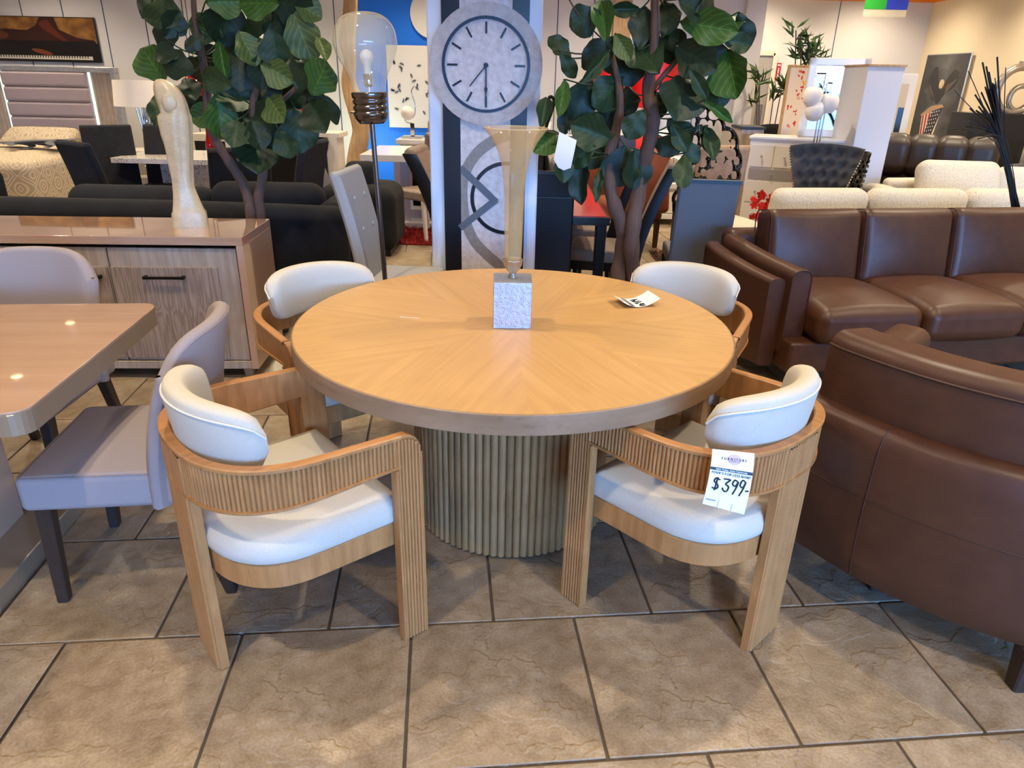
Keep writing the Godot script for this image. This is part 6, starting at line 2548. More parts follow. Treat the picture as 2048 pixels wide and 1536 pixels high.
func make_background_left() -> void:
	# picture on the back wall
	var a := pz(-40, 119, BACK + 0.01)
	var r := pz(203, 117, BACK + 0.01) - a
	r.y = 0
	r.z = 0
	var u := pz(187, 37, BACK + 0.01).y - a.y
	hung_panel("wall_picture", "long brown and gold wall picture with a piano keyboard above the bed", "picture", a, r, Vector3(0, u, 0), print_mat("piano_print", piano_print()), MAT.black_paint)
	# bed: channel-tufted headboard with light strips, patterned spread, metal leaves lying on it
	var hz := -9.7
	var hb := thing("upholstered_bed", "large bed with mauve channel-tufted headboard, light strips and patterned spread", "bed", Vector3(pz(100, 250, hz).x, 0, hz))
	var H := func(x: float, y: float) -> Vector2:
		var p := pz(x, y, hz)
		return Vector2(p.x - hb.position.x, p.y)
	var top: float = H.call(100, 143).y
	var xl: float = H.call(6, 145).x
	var xr: float = H.call(177, 145).x
	var ch := (top - 0.45) / 6.0
	for k in 6:
		part(hb, "channel", soft_block(Vector3((xl + xr) / 2, 0.45 + ch * (k + 0.5), 0.04), Vector3(xr - xl, ch, 0.10), 0.035, 0.0), MAT.mauve_velvet)
	var b := Shape.new()
	for e in [[xl - 0.33, xl - 0.03], [xr + 0.03, xr + 0.30]]:
		b = Shape.new()
		b.box(Vector3((e[0] + e[1]) / 2, top / 2, 0.0), Vector3(e[1] - e[0], top, 0.06))
		part(hb, "side_panel", b.done(), MAT.beige_lacquer)
	for x in [xl - 0.018, xr + 0.018]:
		b = Shape.new()
		b.box(Vector3(x, (top + 0.4) / 2, 0.035), Vector3(0.022, top - 0.4, 0.02))
		part(hb, "light_strip", b.done(), MAT.glow_strip)
	b = Shape.new()
	b.rbox(Vector3((xl + xr) / 2, top + 0.03, 0.02), Vector3(xr - xl + 0.74, 0.06, 0.12), 0.005)
	b.rbox(Vector3(xr + 0.335, top / 2, 0.02), Vector3(0.06, top, 0.12), 0.005)
	b.rbox(Vector3(xl - 0.365, top / 2, 0.02), Vector3(0.06, top, 0.12), 0.005)
	part(hb, "headboard_frame", b.done(), MAT.steel_post)
	var bw := 1.95
	part(hb, "mattress", soft_block(Vector3((xl + xr) / 2 - 0.05, 0.40, 1.12), Vector3(bw, 0.52, 2.15), 0.09, 0.05), MAT.bedspread_cloth)
	part(hb, "bed_base", box_mesh(Vector3(bw - 0.1, 0.16, 2.05), Vector3((xl + xr) / 2 - 0.05, 0.08, 1.10), 0.01), MAT.dark_leg_wood)
	part(hb, "pillow", soft_block(Vector3(xl + 0.45, 0.72, 0.42), Vector3(0.7, 0.16, 0.42), 0.07, 0.04, 0.0, 0.5), MAT.bedspread_cloth)
	part(hb, "pillow", soft_block(Vector3(xr - 0.45, 0.72, 0.42), Vector3(0.7, 0.16, 0.42), 0.07, 0.04, 0.0, 0.5), MAT.bedspread_cloth)
	# steel wall ornament of curved blades lying on the bed
	var w := thing("blade_ornament", "brushed steel ornament of curved blades lying on the patterned bed", "ornament", Vector3(pz(60, 285, -8.4).x, 0.72, -8.4))
	for k in 7:
		var s := Shape.new()
		var pts := []
		var a0 := -0.5 + k * 0.42
		for j in 12:
			var q := float(j) / 11.0
			pts.append(Vector2(cos(a0 + q * 2.2) * (0.30 + 0.10 * (k % 3) + 0.12 * q), sin(a0 + q * 2.2) * (0.16 + 0.05 * q)))
		s.xf = Transform3D(Basis(Vector3(1, 0, 0), Vector3(0, 0.12, -1), Vector3(0, 1, 0.12)), Vector3(-0.35 + 0.16 * k, 0.012 * k, 0.05 * (k % 3)))
		ribbon(s, pts, 0.07, 0.0, 0.006)
		part(w, "blade", s.done(), MAT.steel_inlay)
	# bedside table and lamp
	var nz := -9.3
	var np := pz(285, 300, nz)
	var ns := thing("bedside_table", "mirrored bedside table beside the mauve headboard", "bedside table", Vector3(np.x + 0.03, 0, nz))
	chest(ns, 0.56, 0.62, 0.42, MAT.cream_lacquer, [[0, 0.20, 0.50, 0.20, MAT.steel_post, 1], [0, 0.44, 0.50, 0.20, MAT.steel_post, 1]], knob_mesh(), MAT.chrome)
	var lp := drum_lamp("bedside_lamp", "white drum lamp with fanned crystal stem beside the mauve headboard", Vector3(np.x + 0.02, 0.625, nz - 0.2), 0.52, 0.34, 0.31, 0.30, MAT.lamp_shade, MAT.chrome)
	for k in 5:
		var s := Shape.new()
		s.tube([Vector3((k - 2) * 0.012, 0.02, 0.03), Vector3((k - 2) * 0.045, 0.50, 0.03)], 0.012, 6)
		part(lp, "crystal_rod", s.done(), MAT.chrome)
	# marble dining set with black chairs
	var mt := py(338, 318, 0.76)
	var t := thing("marble_dining_table", "white marble dining table among black chairs behind the velvet sofa", "table", Vector3(mt.x, 0, mt.z - 0.45), -0.02)
	b = Shape.new()
	b.rbox(Vector3(0, 0.735, 0), Vector3(1.15, 0.05, 0.92), 0.004)
	part(t, "marble_top", b.done(), MAT.marble_top)
	part(t, "pedestal", box_mesh(Vector3(0.5, 0.71, 0.3), Vector3(0, 0.355, 0), 0.01), MAT.marble_top)
	var rv := thing("red_vase", "slender red glass vase standing on the marble table", "vase", Vector3(pz(421, 300, mt.z - 0.5).x, 0.76, mt.z - 0.5))
	b = Shape.new()
	b.lathe(smooth_path([Vector2(0.0, 0.0), Vector2(0.028, 0.0), Vector2(0.042, 0.06), Vector2(0.040, 0.12), Vector2(0.024, 0.19), Vector2(0.022, 0.26), Vector2(0.042, 0.33), Vector2(0.038, 0.33), Vector2(0.018, 0.26)], 3), 20)
	part(rv, "glass", b.done(), MAT.red_glass)
	for q in [[395, 175, 0.30, "red glass ornament hanging in front of the panelled wall behind the fig leaves"], [597, 203, 0.34, "red glass ornament hanging in front of the panelled wall next to the bulb lamp"]]:
		var p := pz(q[0], q[1], -8.6)
		var rl := thing("glass_pendant", q[3], "pendant", p)
		b = Shape.new()
		b.lathe(smooth_path([Vector2(0.0, -0.20), Vector2(0.10, -0.16), Vector2(0.16, -0.04), Vector2(0.13, 0.08), Vector2(0.05, 0.18), Vector2(0.03, 0.26)], 3), 24)
		part(rl, "glass_body", b.done(), MAT.red_glass)
		rod(rl, "wire", Vector3(0, 0.25, 0), Vector3(0, CEIL - p.y, 0), 0.004, MAT.dark_metal, 5)
	var bc := {"w": 0.46, "d": 0.48, "back": 1.02, "lean": 0.12, "th": 0.07, "seat_mat": "black_cloth", "back_mat": "black_cloth", "leg_mat": "black_wood"}
	var c := make_straight_chair("black_dining_chair", bc)
	var grp := "black chairs of the marble dining set"
	var p0 := pz(205, 330, -5.75)
	c.position = Vector3(p0.x + 0.06, 0, -5.95)
	c.rotation.y = facing(Vector2(0.55, -0.83))
	tag(c, "black upholstered dining chair with its back to the patterned bed's foot", "chair", grp)
	var p1 := pz(228, 300, -7.3)
	copy_of(c, Vector3(p1.x + 0.05, 0, -7.15), facing(Vector2(0.5, 0.86)), "black upholstered dining chair between the bedside lamp and the marble table", grp)
	var p2 := pz(312, 300, -7.5)
	copy_of(c, Vector3(p2.x + 0.08, 0, -7.35), facing(Vector2(0.1, 1.0)), "black upholstered dining chair at the far side of the marble table behind the statue", grp)
	var p3 := pz(480, 330, -6.0)
	copy_of(c, Vector3(p3.x, 0, -5.75), facing(Vector2(-0.6, -0.8)), "black upholstered dining chair between the fig tree trunks and the marble table", grp)
	var p4 := pz(555, 330, -6.3)
	copy_of(c, Vector3(p4.x, 0, -6.3), facing(Vector2(-1.0, -0.2)), "black upholstered dining chair right of the fig tree beside the fireplace", grp)
	# fireplace-like console: black frame, marble insert, pale mantel
	var fz := -8.2
	var fl := pz(560, 300, fz)
	var fr := pz(662, 300, fz)
	var fp := thing("fireplace_console", "black framed electric fireplace with brown veined marble panel and pale mantel", "fireplace", Vector3((fl.x + fr.x) / 2, 0, fz))
	var fw := fr.x - fl.x
	var fh := pz(600, 272, fz).y
	b = Shape.new()
	b.rbox(Vector3(0.03, fh + 0.02, -0.1), Vector3(fw + 0.2, 0.05, 0.42), 0.006)
	part(fp, "mantel", b.done(), MAT.cream_lacquer)
	b = Shape.new()
	b.box(Vector3(fw / 2 - 0.08, fh / 2, 0), Vector3(0.11, fh, 0.3))
	b.box(Vector3(-fw / 2 + 0.10, fh / 2, 0), Vector3(0.36, fh, 0.3))
	b.box(Vector3(0, fh - 0.06, 0), Vector3(fw, 0.12, 0.3))
	part(fp, "black_surround", b.done(), MAT.black_paint)
	b = Shape.new()
	b.box(Vector3(fw / 2 + 0.04, fh / 2, -0.04), Vector3(0.12, fh, 0.3))
	part(fp, "pale_post", b.done(), MAT.cream_lacquer)
	b = Shape.new()
	b.quad(Vector3(-fw / 2 + 0.28, 0.05, 0.05), Vector3(fw / 2 - 0.13, 0.05, 0.05), Vector3(fw / 2 - 0.13, fh - 0.12, 0.05), Vector3(-fw / 2 + 0.28, fh - 0.12, 0.05))
	part(fp, "marble_panel", b.done(), print_mat("marble_print", marble_print(), 0.2))
	b = Shape.new()
	b.box(Vector3(0.1, fh / 2, 0.0), Vector3(fw - 0.3, fh, 0.08))
	part(fp, "backing", b.done(), MAT.black_paint)
	# white cabinet with a black niche behind the marble table
	var kz := -9.4
	var kl := pz(392, 300, kz)
	var kr := pz(452, 300, kz)
	var kc := thing("niche_cabinet", "cream cabinet with a dark niche against the panelled wall behind the red vase", "cabinet", Vector3((kl.x + kr.x) / 2, 0, kz))
	var kh := pz(420, 268, kz).y
	b = Shape.new()
	b.rbox(Vector3(0, kh / 2, -0.2), Vector3(kr.x - kl.x + 0.1, kh, 0.4), 0.006)
	part(kc, "body", b.done(), MAT.cream_lacquer)
	b = Shape.new()
	b.box(Vector3(0, kh - 0.17, 0.004), Vector3(kr.x - kl.x, 0.17, 0.012))
	part(kc, "niche", b.done(), MAT.black_paint)
	# grey chair leaning back by the fireplace
	var gc := make_straight_chair("taupe_dining_chair", {"w": 0.46, "d": 0.46, "back": 1.08, "lean": 0.26, "th": 0.06, "seat_mat": "grey_leather", "back_mat": "mid_grey_leather", "leg_mat": "white_lacquer"})
	var gp := pz(690, 335, -7.0)
	gc.position = Vector3(gp.x + 0.02, 0, -7.0)
	gc.rotation.y = facing(Vector2(1.0, 0.05))
	tag(gc, "grey high-back chair leaning back next to the driftwood pole", "chair")
	# driftwood pole
	var dz := -8.8
	var dp := []
	var dr := []
	for e in [[722, 372, 0.15], [714, 340, 0.13], [716, 300, 0.11], [722, 262, 0.10], [716, 220, 0.12], [704, 190, 0.10], [697, 160, 0.08], [700, 120, 0.07], [694, 80, 0.09], [700, 30, 0.08], [702, -40, 0.07]]:
		var p := pz(e[0], e[1], dz)
		dp.append(p)
		dr.append(e[2])
	var d0 := Vector3(dp[0].x, 0, dz)
	var dw := thing("driftwood_pole", "tall twisted pale driftwood pole beside the blue wall", "sculpture", d0)
	var path := [Vector3(0, 0.0, 0)]
	var rad := [0.17]
	for k in dp.size():
		path.append(dp[k] - d0)
		rad.append(dr[k])
	var sm := smooth_path(path, 4)
	var sr := []
	for j in sm.size():
		var q := j / 4.0
		sr.append(lerpf(rad[mini(int(q), rad.size() - 1)], rad[mini(int(q) + 1, rad.size() - 1)], q - int(q)))
	b = Shape.new()
	b.tube(sm, sr, 14)
	part(dw, "trunk", b.done(), MAT.dry_wood_post)
	# dark armchair at the left edge
	var ap := pz(2, 375, -5.6)
	var ac := thing("black_velvet_chair", "corner of a black velvet chair beside the patterned bed", "chair", Vector3(ap.x - 0.35, 0, -5.7))
	part(ac, "backrest", soft_block(Vector3(0.0, 0.52, 0.2), Vector3(0.86, 0.66, 0.18), 0.07), MAT.black_velvet)
	part(ac, "seat", soft_block(Vector3(0.0, 0.25, -0.2), Vector3(0.86, 0.40, 0.7), 0.07), MAT.black_velvet)


func make_background_centre() -> void:
	var b := Shape.new()
	# white relief on the blue wall with dark leaves
	var z := BACK + 0.04
	var a := pz(781, 253, z)
	var r := Vector3(pz(875, 253, z).x - a.x, 0, 0)
	var u := Vector3(0, pz(800, 92, z).y - a.y, 0)
	var wp := hung_panel("wall_relief", "square white gloss wall relief scattered with dark leaves on the blue wall", "wall art", a, r, u, MAT.white_lacquer, MAT.white_lacquer)
	var lr := RandomNumberGenerator.new()
	lr.seed = 3
	for k in 30:
		var s := Shape.new()
		var c := Vector3(lr.randf_range(0.08, 0.9) * r.x, lr.randf_range(0.10, 0.86) * u.y, 0.03)
		s.xf = Transform3D(Basis(Vector3(0, 0, 1), lr.randf_range(0, 6)), c)
		s.prism(PackedVector2Array([Vector2(-0.030, 0), Vector2(-0.01, 0.012), Vector2(0.02, 0.010), Vector2(0.034, 0), Vector2(0.01, -0.011), Vector2(-0.015, -0.010)]), 0.0, 0.006)
		part(wp, "dark_leaf", s.done(), MAT.steel_inlay)
	# white pedestal console with a ball lamp
	var cz := -9.5
	var c0 := pz(801, 276, cz)
	var con := thing("white_console", "white fluted console with crystal inlay against the blue wall", "console", Vector3(c0.x + 0.40, 0, cz))
	b = Shape.new()
	b.rbox(Vector3(0, c0.y - 0.03, 0), Vector3(0.86, 0.06, 0.42), 0.008)
	b.rbox(Vector3(0, c0.y - 0.10, 0), Vector3(0.78, 0.08, 0.38), 0.006)
	part(con, "top", b.done(), MAT.white_lacquer)
	b = Shape.new()
	b.box(Vector3(0, c0.y / 2 - 0.07, 0), Vector3(0.72, c0.y - 0.14, 0.36))
	part(con, "body", b.done(), MAT.white_lacquer)
	var bl := thing("ball_lamp", "small lamp with a frosted ball and curled chrome arm on the white console", "lamp", Vector3(c0.x + 0.10, c0.y, cz))
	b = Shape.new()
	b.rbox(Vector3(0.06, 0.015, 0), Vector3(0.26, 0.03, 0.2), 0.005)
	b.box(Vector3(0.06, 0.10, 0), Vector3(0.05, 0.16, 0.05))
	part(bl, "base", b.done(), MAT.chrome)
	b = Shape.new()
	var sp := SphereMesh.new()
	sp.radius = 0.085
	sp.height = 0.17
	sp.radial_segments = 20
	sp.rings = 10
	part(bl, "ball", sp, MAT.lamp_shade, Transform3D(Basis(), Vector3(0.0, 0.30, 0)))
	b = Shape.new()
	b.tube(smooth_path([Vector3(0.06, 0.18, 0), Vector3(0.0, 0.19, 0.03), Vector3(-0.03, 0.22, 0.0), Vector3(0.08, 0.26, 0.0), Vector3(0.10, 0.40, 0), Vector3(0.06, 0.55, 0), Vector3(0.10, 0.62, 0)], 4), 0.008, 6)
	part(bl, "curled_arm", b.done(), MAT.chrome)
	# white gloss dining table with mirrored pedestal on a red rug
	var tp := py(742, 322, 0.77)
	var tz := -8.1
	var t0 := pz(732, 306, -8.4)
	var wt := thing("white_dining_table", "white gloss dining table with crystal pedestals on the red rug", "table", Vector3(t0.x + 0.62, 0.016, -8.15))
	b = Shape.new()
	b.rbox(Vector3(0, 0.755, 0), Vector3(1.05, 0.07, 1.10), 0.006)
	part(wt, "top", b.done(), MAT.white_lacquer)
	for k in 2:
		b = Shape.new()
		b.rbox(Vector3(0.0, 0.36, 0.18 - k * 0.4), Vector3(0.46, 0.72, 0.10), 0.006)
		var ped := part(wt, "pedestal", b.done(), MAT.white_lacquer)
		b = Shape.new()
		b.box(Vector3(-0.11, 0.36, 0.235 - k * 0.4), Vector3(0.10, 0.70, 0.012))
		b.box(Vector3(0.02, 0.14, 0.236 - k * 0.4), Vector3(0.30, 0.09, 0.012))
		part(ped, "crystal_inlay", b.done(), MAT.silver_leaf)
		b = Shape.new()
		b.box(Vector3(0.07, 0.45, 0.235 - k * 0.4), Vector3(0.20, 0.44, 0.01))
		part(ped, "mirror_inlay", b.done(), MAT.black_gloss)
	part(wt, "plinth", box_mesh(Vector3(0.62, 0.06, 0.7), Vector3(0, 0.03, 0), 0.006), MAT.white_lacquer)
	var rg := Shape.new()
	var rp := py(820, 490, 0.0)
	rg.rbox(Vector3(0, 0.008, 0), Vector3(1.6, 0.016, 2.0), 0.006)
	var rug := single("red_shag_rug", rg.done(), MAT.red_shag, "deep red shag rug under the white dining table", "rug", Vector3(rp.x + 0.42, 0.0, rp.z - 1.0))
	var pile := Shape.new()
	var pr := RandomNumberGenerator.new()
	pr.seed = 8
	for k in 5000:
		var q := Vector3(pr.randf_range(-0.8, 0.6), 0.016, pr.randf_range(-1.0, 1.0))
		var tip := q + Vector3(pr.randf_range(-0.03, 0.03), pr.randf_range(0.02, 0.04), pr.randf_range(-0.03, 0.03))
		var sd := Vector3(pr.randf_range(-1, 1), 0, pr.randf_range(-1, 1)).normalized() * 0.006
		pile.quad(q - sd, q + sd, tip + sd * 0.3, tip - sd * 0.3)
	var pl := part(rug, "pile", pile.done(), MAT.red_shag)
	pl.set_meta("kind", "stuff")
	# chairs of the white set
	var o := {"w": 0.46, "d": 0.46, "back": 1.02, "lean": 0.06, "th": 0.08, "seat_mat": "taupe_leather", "back_mat": "taupe_leather", "leg_mat": "white_lacquer"}
	var c := make_straight_chair("taupe_dining_chair", o)
	var g := "taupe chairs of the white dining set"
	var cp := pz(842, 400, -7.45)
	c.position = Vector3(cp.x + 0.05, 0.016, -7.45)
	c.rotation.y = facing(Vector2(-0.75, -0.66))
	tag(c, "taupe dining chair with white legs on the red rug, near side of the white table", "chair", g)
	var cq := pz(885, 275, -8.95)
	copy_of(c, Vector3(cq.x - 0.02, 0, -9.05), facing(Vector2(-0.1, 1.0)), "taupe dining chair with studded top on the far side of the white table", g)
	# tufted chair with black chrome-tipped frame next to the column
	var tc := make_straight_chair("tufted_side_chair", {"w": 0.44, "d": 0.46, "back": 1.04, "lean": 0.24, "th": 0.10, "seat_mat": "taupe_leather", "back_mat": "taupe_leather", "leg_mat": "black_wood", "edge_mat": "black_wood", "buttons": true})
	tc.position = Vector3(pz(838, 420, -5.5).x + 0.46, 0, -5.5)
	tc.rotation.y = facing(Vector2(0.99, 0.10))
	tag(tc, "cream tufted chair with black and chrome frame left of the clock column", "chair")
	# floor uplight washing the blue wall
	var up := pz(724, 314, -9.9)
	var ul := thing("wall_uplight", "small black uplight with a white lens washing the blue wall", "uplight", Vector3(up.x, 0, -10.0))
	rod(ul, "stand", Vector3(0, 0, 0), Vector3(0, up.y - 0.04, 0), 0.03, MAT.black_paint, 10)
	b = Shape.new()
	b.xf = Transform3D(Basis(Vector3.RIGHT, -0.5), Vector3(0, up.y, 0))
	b.lathe([Vector2(0.0, 0.05), Vector2(0.05, 0.045), Vector2(0.055, 0.0), Vector2(0.0, -0.01)], 16)
	part(ul, "lens", b.done(), MAT.glow_cool)
	var ol := OmniLight3D.new()
	ol.name = "lamp"
	ol.position = Vector3(0.05, up.y + 0.12, 0.06)
	ol.light_color = Color(0.85, 1.0, 1.0)
	ol.light_energy = 0.35
	ol.light_size = 0.05
	ol.omni_range = 12.0
	ol.omni_attenuation = 2.0
	ol.shadow_enabled = true
	ul.add_child(ol)
	# round white disc on the blue wall
	b = Shape.new()
	disc_ring(b, Vector2.ZERO, 0.0, 0.30, 0.0, 0.04)
	var dp := pz(866, 28, BACK + 0.04)
	single("wall_disc", b.done(), MAT.white_lacquer, "round white disc hung high on the blue wall beside the column", "wall art", dp)
	# ---- behind the right-hand fig tree
	var bz := -8.45
	var f0 := pz(1110, 445, bz)
	var f1 := pz(1385, 445, bz)
	var bed := thing("white_storage_bed", "white storage bed with grey satin throw and pale pillows behind the fig tree", "bed", Vector3((f0.x + f1.x) / 2, 0, bz), -0.06)
	var bw := f1.x - f0.x + 0.2
	b = Shape.new()
	b.rbox(Vector3(0, 0.26, -0.05), Vector3(bw, 0.36, 0.10), 0.008)
	b.rbox(Vector3(0, 0.45, -0.04), Vector3(bw + 0.04, 0.07, 0.14), 0.012, 2)
	b.rbox(Vector3(0, 0.10, -0.04), Vector3(bw + 0.02, 0.06, 0.13), 0.008)
	part(bed, "footboard", b.done(), MAT.white_lacquer)
	for k in 2:
		b = Shape.new()
		b.rbox(Vector3((k - 0.5) * bw * 0.48, 0.26, 0.006), Vector3(bw * 0.46, 0.24, 0.02), 0.004)
		var dr := part(bed, "drawer", b.done(), MAT.white_lacquer)
		part(dr, "knob", knob_mesh(0.016), MAT.chrome, Transform3D(Basis(), Vector3((k - 0.5) * bw * 0.48, 0.28, 0.02)))
	part(bed, "bed_base", box_mesh(Vector3(bw - 0.1, 0.30, 1.22), Vector3(0, 0.27, -0.70), 0.01), MAT.white_lacquer)
	part(bed, "mattress", soft_block(Vector3(0, 0.56, -0.70), Vector3(bw - 0.08, 0.24, 1.22), 0.08, 0.03), MAT.white_sheet)
	part(bed, "satin_throw", soft_block(Vector3(0, 0.575, -0.32), Vector3(bw - 0.02, 0.23, 0.52), 0.06, 0.02), MAT.silver_satin)
	for e in [[-0.25, 0.84, -1.12, "white_sheet"], [0.22, 0.84, -1.12, "white_sheet"], [0.55, 0.82, -1.1, "white_sheet"], [0.30, 0.76, -0.85, "red_cloth"], [-0.02, 0.76, -0.85, "navy_cloth"]]:
		part(bed, "pillow", soft_block(Vector3(e[0], e[1], e[2]), Vector3(0.52, 0.16, 0.36), 0.07, 0.04, 0.0, 1.1), MAT[e[3]])
	b = Shape.new()
	b.rbox(Vector3(-bw / 2 - 0.04, 0.55, -0.70), Vector3(0.08, 1.0, 1.3), 0.02, 2)
	part(bed, "headboard", b.done(), MAT.white_lacquer)
	# lamps and shades beyond
	var s1 := pz(1212, 205, -10.2)
	drum_lamp("red_table_lamp", "table lamp with red drum shade half hidden by fig leaves, the left of two", Vector3(s1.x, s1.y - 0.42, -10.2), 0.36, 0.24, 0.22, 0.52, MAT.red_shade, MAT.chrome)
	var s2 := pz(1308, 205, -10.2)
	drum_lamp("red_table_lamp", "table lamp with wide red and pink shade behind the fig trunk", Vector3(s2.x, s2.y - 0.42, -10.2), 0.36, 0.34, 0.31, 0.62, MAT.red_shade, MAT.chrome)
	var s3 := pz(1133, 262, -10.2)
	drum_lamp("chrome_table_lamp", "chrome table lamp with blue reflections left of the fig tree", Vector3(s3.x, s3.y - 0.04, -10.2), 0.14, 0.11, 0.11, 0.26, MAT.chrome, MAT.chrome)
	for e in [[s1, -10.2, "low white nightstand under the left red lamp behind the fig tree"], [s2, -10.2, "low white nightstand under the wide red lamp behind the fig trunk"], [s3, -10.2, "low white nightstand under the chrome lamp beside the column"]]:
		var nt := thing("white_nightstand", e[2], "nightstand", Vector3(e[0].x, 0, e[1] + 0.19), 0.0, "white nightstands along the panelled wall")
		var hh: float = e[0].y - (0.04 if e[2].contains("chrome") else 0.42)
		chest(nt, 0.58, hh, 0.36, MAT.white_lacquer, [[0, hh * 0.30, 0.52, hh * 0.36, MAT.white_lacquer, 1], [0, hh * 0.68, 0.52, hh * 0.36, MAT.white_lacquer, 1]], knob_mesh(), MAT.chrome)
	# tall gilt screen
	var g0 := pz(1216, 200, -10.5)
	var g1 := pz(1352, 200, -10.5)
	var gs := thing("gilt_screen", "tall folding screen of gold and cream panels behind the fig crown", "screen", Vector3(g0.x, 0, -10.5))
	var pw := (g1.x - g0.x) / 4.0
	for k in 4:
		b = Shape.new()
		b.xf = Transform3D(Basis(Vector3.UP, 0.08 if k % 2 == 0 else -0.08), Vector3((k + 0.5) * pw, 1.3, 0))
		b.rbox(Vector3.ZERO, Vector3(pw * 1.0, 2.6, 0.03), 0.006)
		part(gs, "panel", b.done(), MAT.dry_wood_post if k % 2 == 0 else MAT.cream_lacquer)
	# tan chair and beige chest near the pilaster
	var tn := pz(1488, 420, -6.5)
	var tch := make_straight_chair("tan_leather_chair", {"w": 0.48, "d": 0.48, "back": 1.0, "lean": 0.06, "th": 0.10, "seat_mat": "tan_leather", "back_mat": "tan_leather", "leg_mat": "brown_wood"})
	tch.position = Vector3(pz(1474, 370, -6.9).x - 0.24, 0, -7.05)
	tch.rotation.y = facing(Vector2(-0.1, -1.0))
	tag(tch, "tan leather dining chair between the black lattice and the white dresser", "chair")


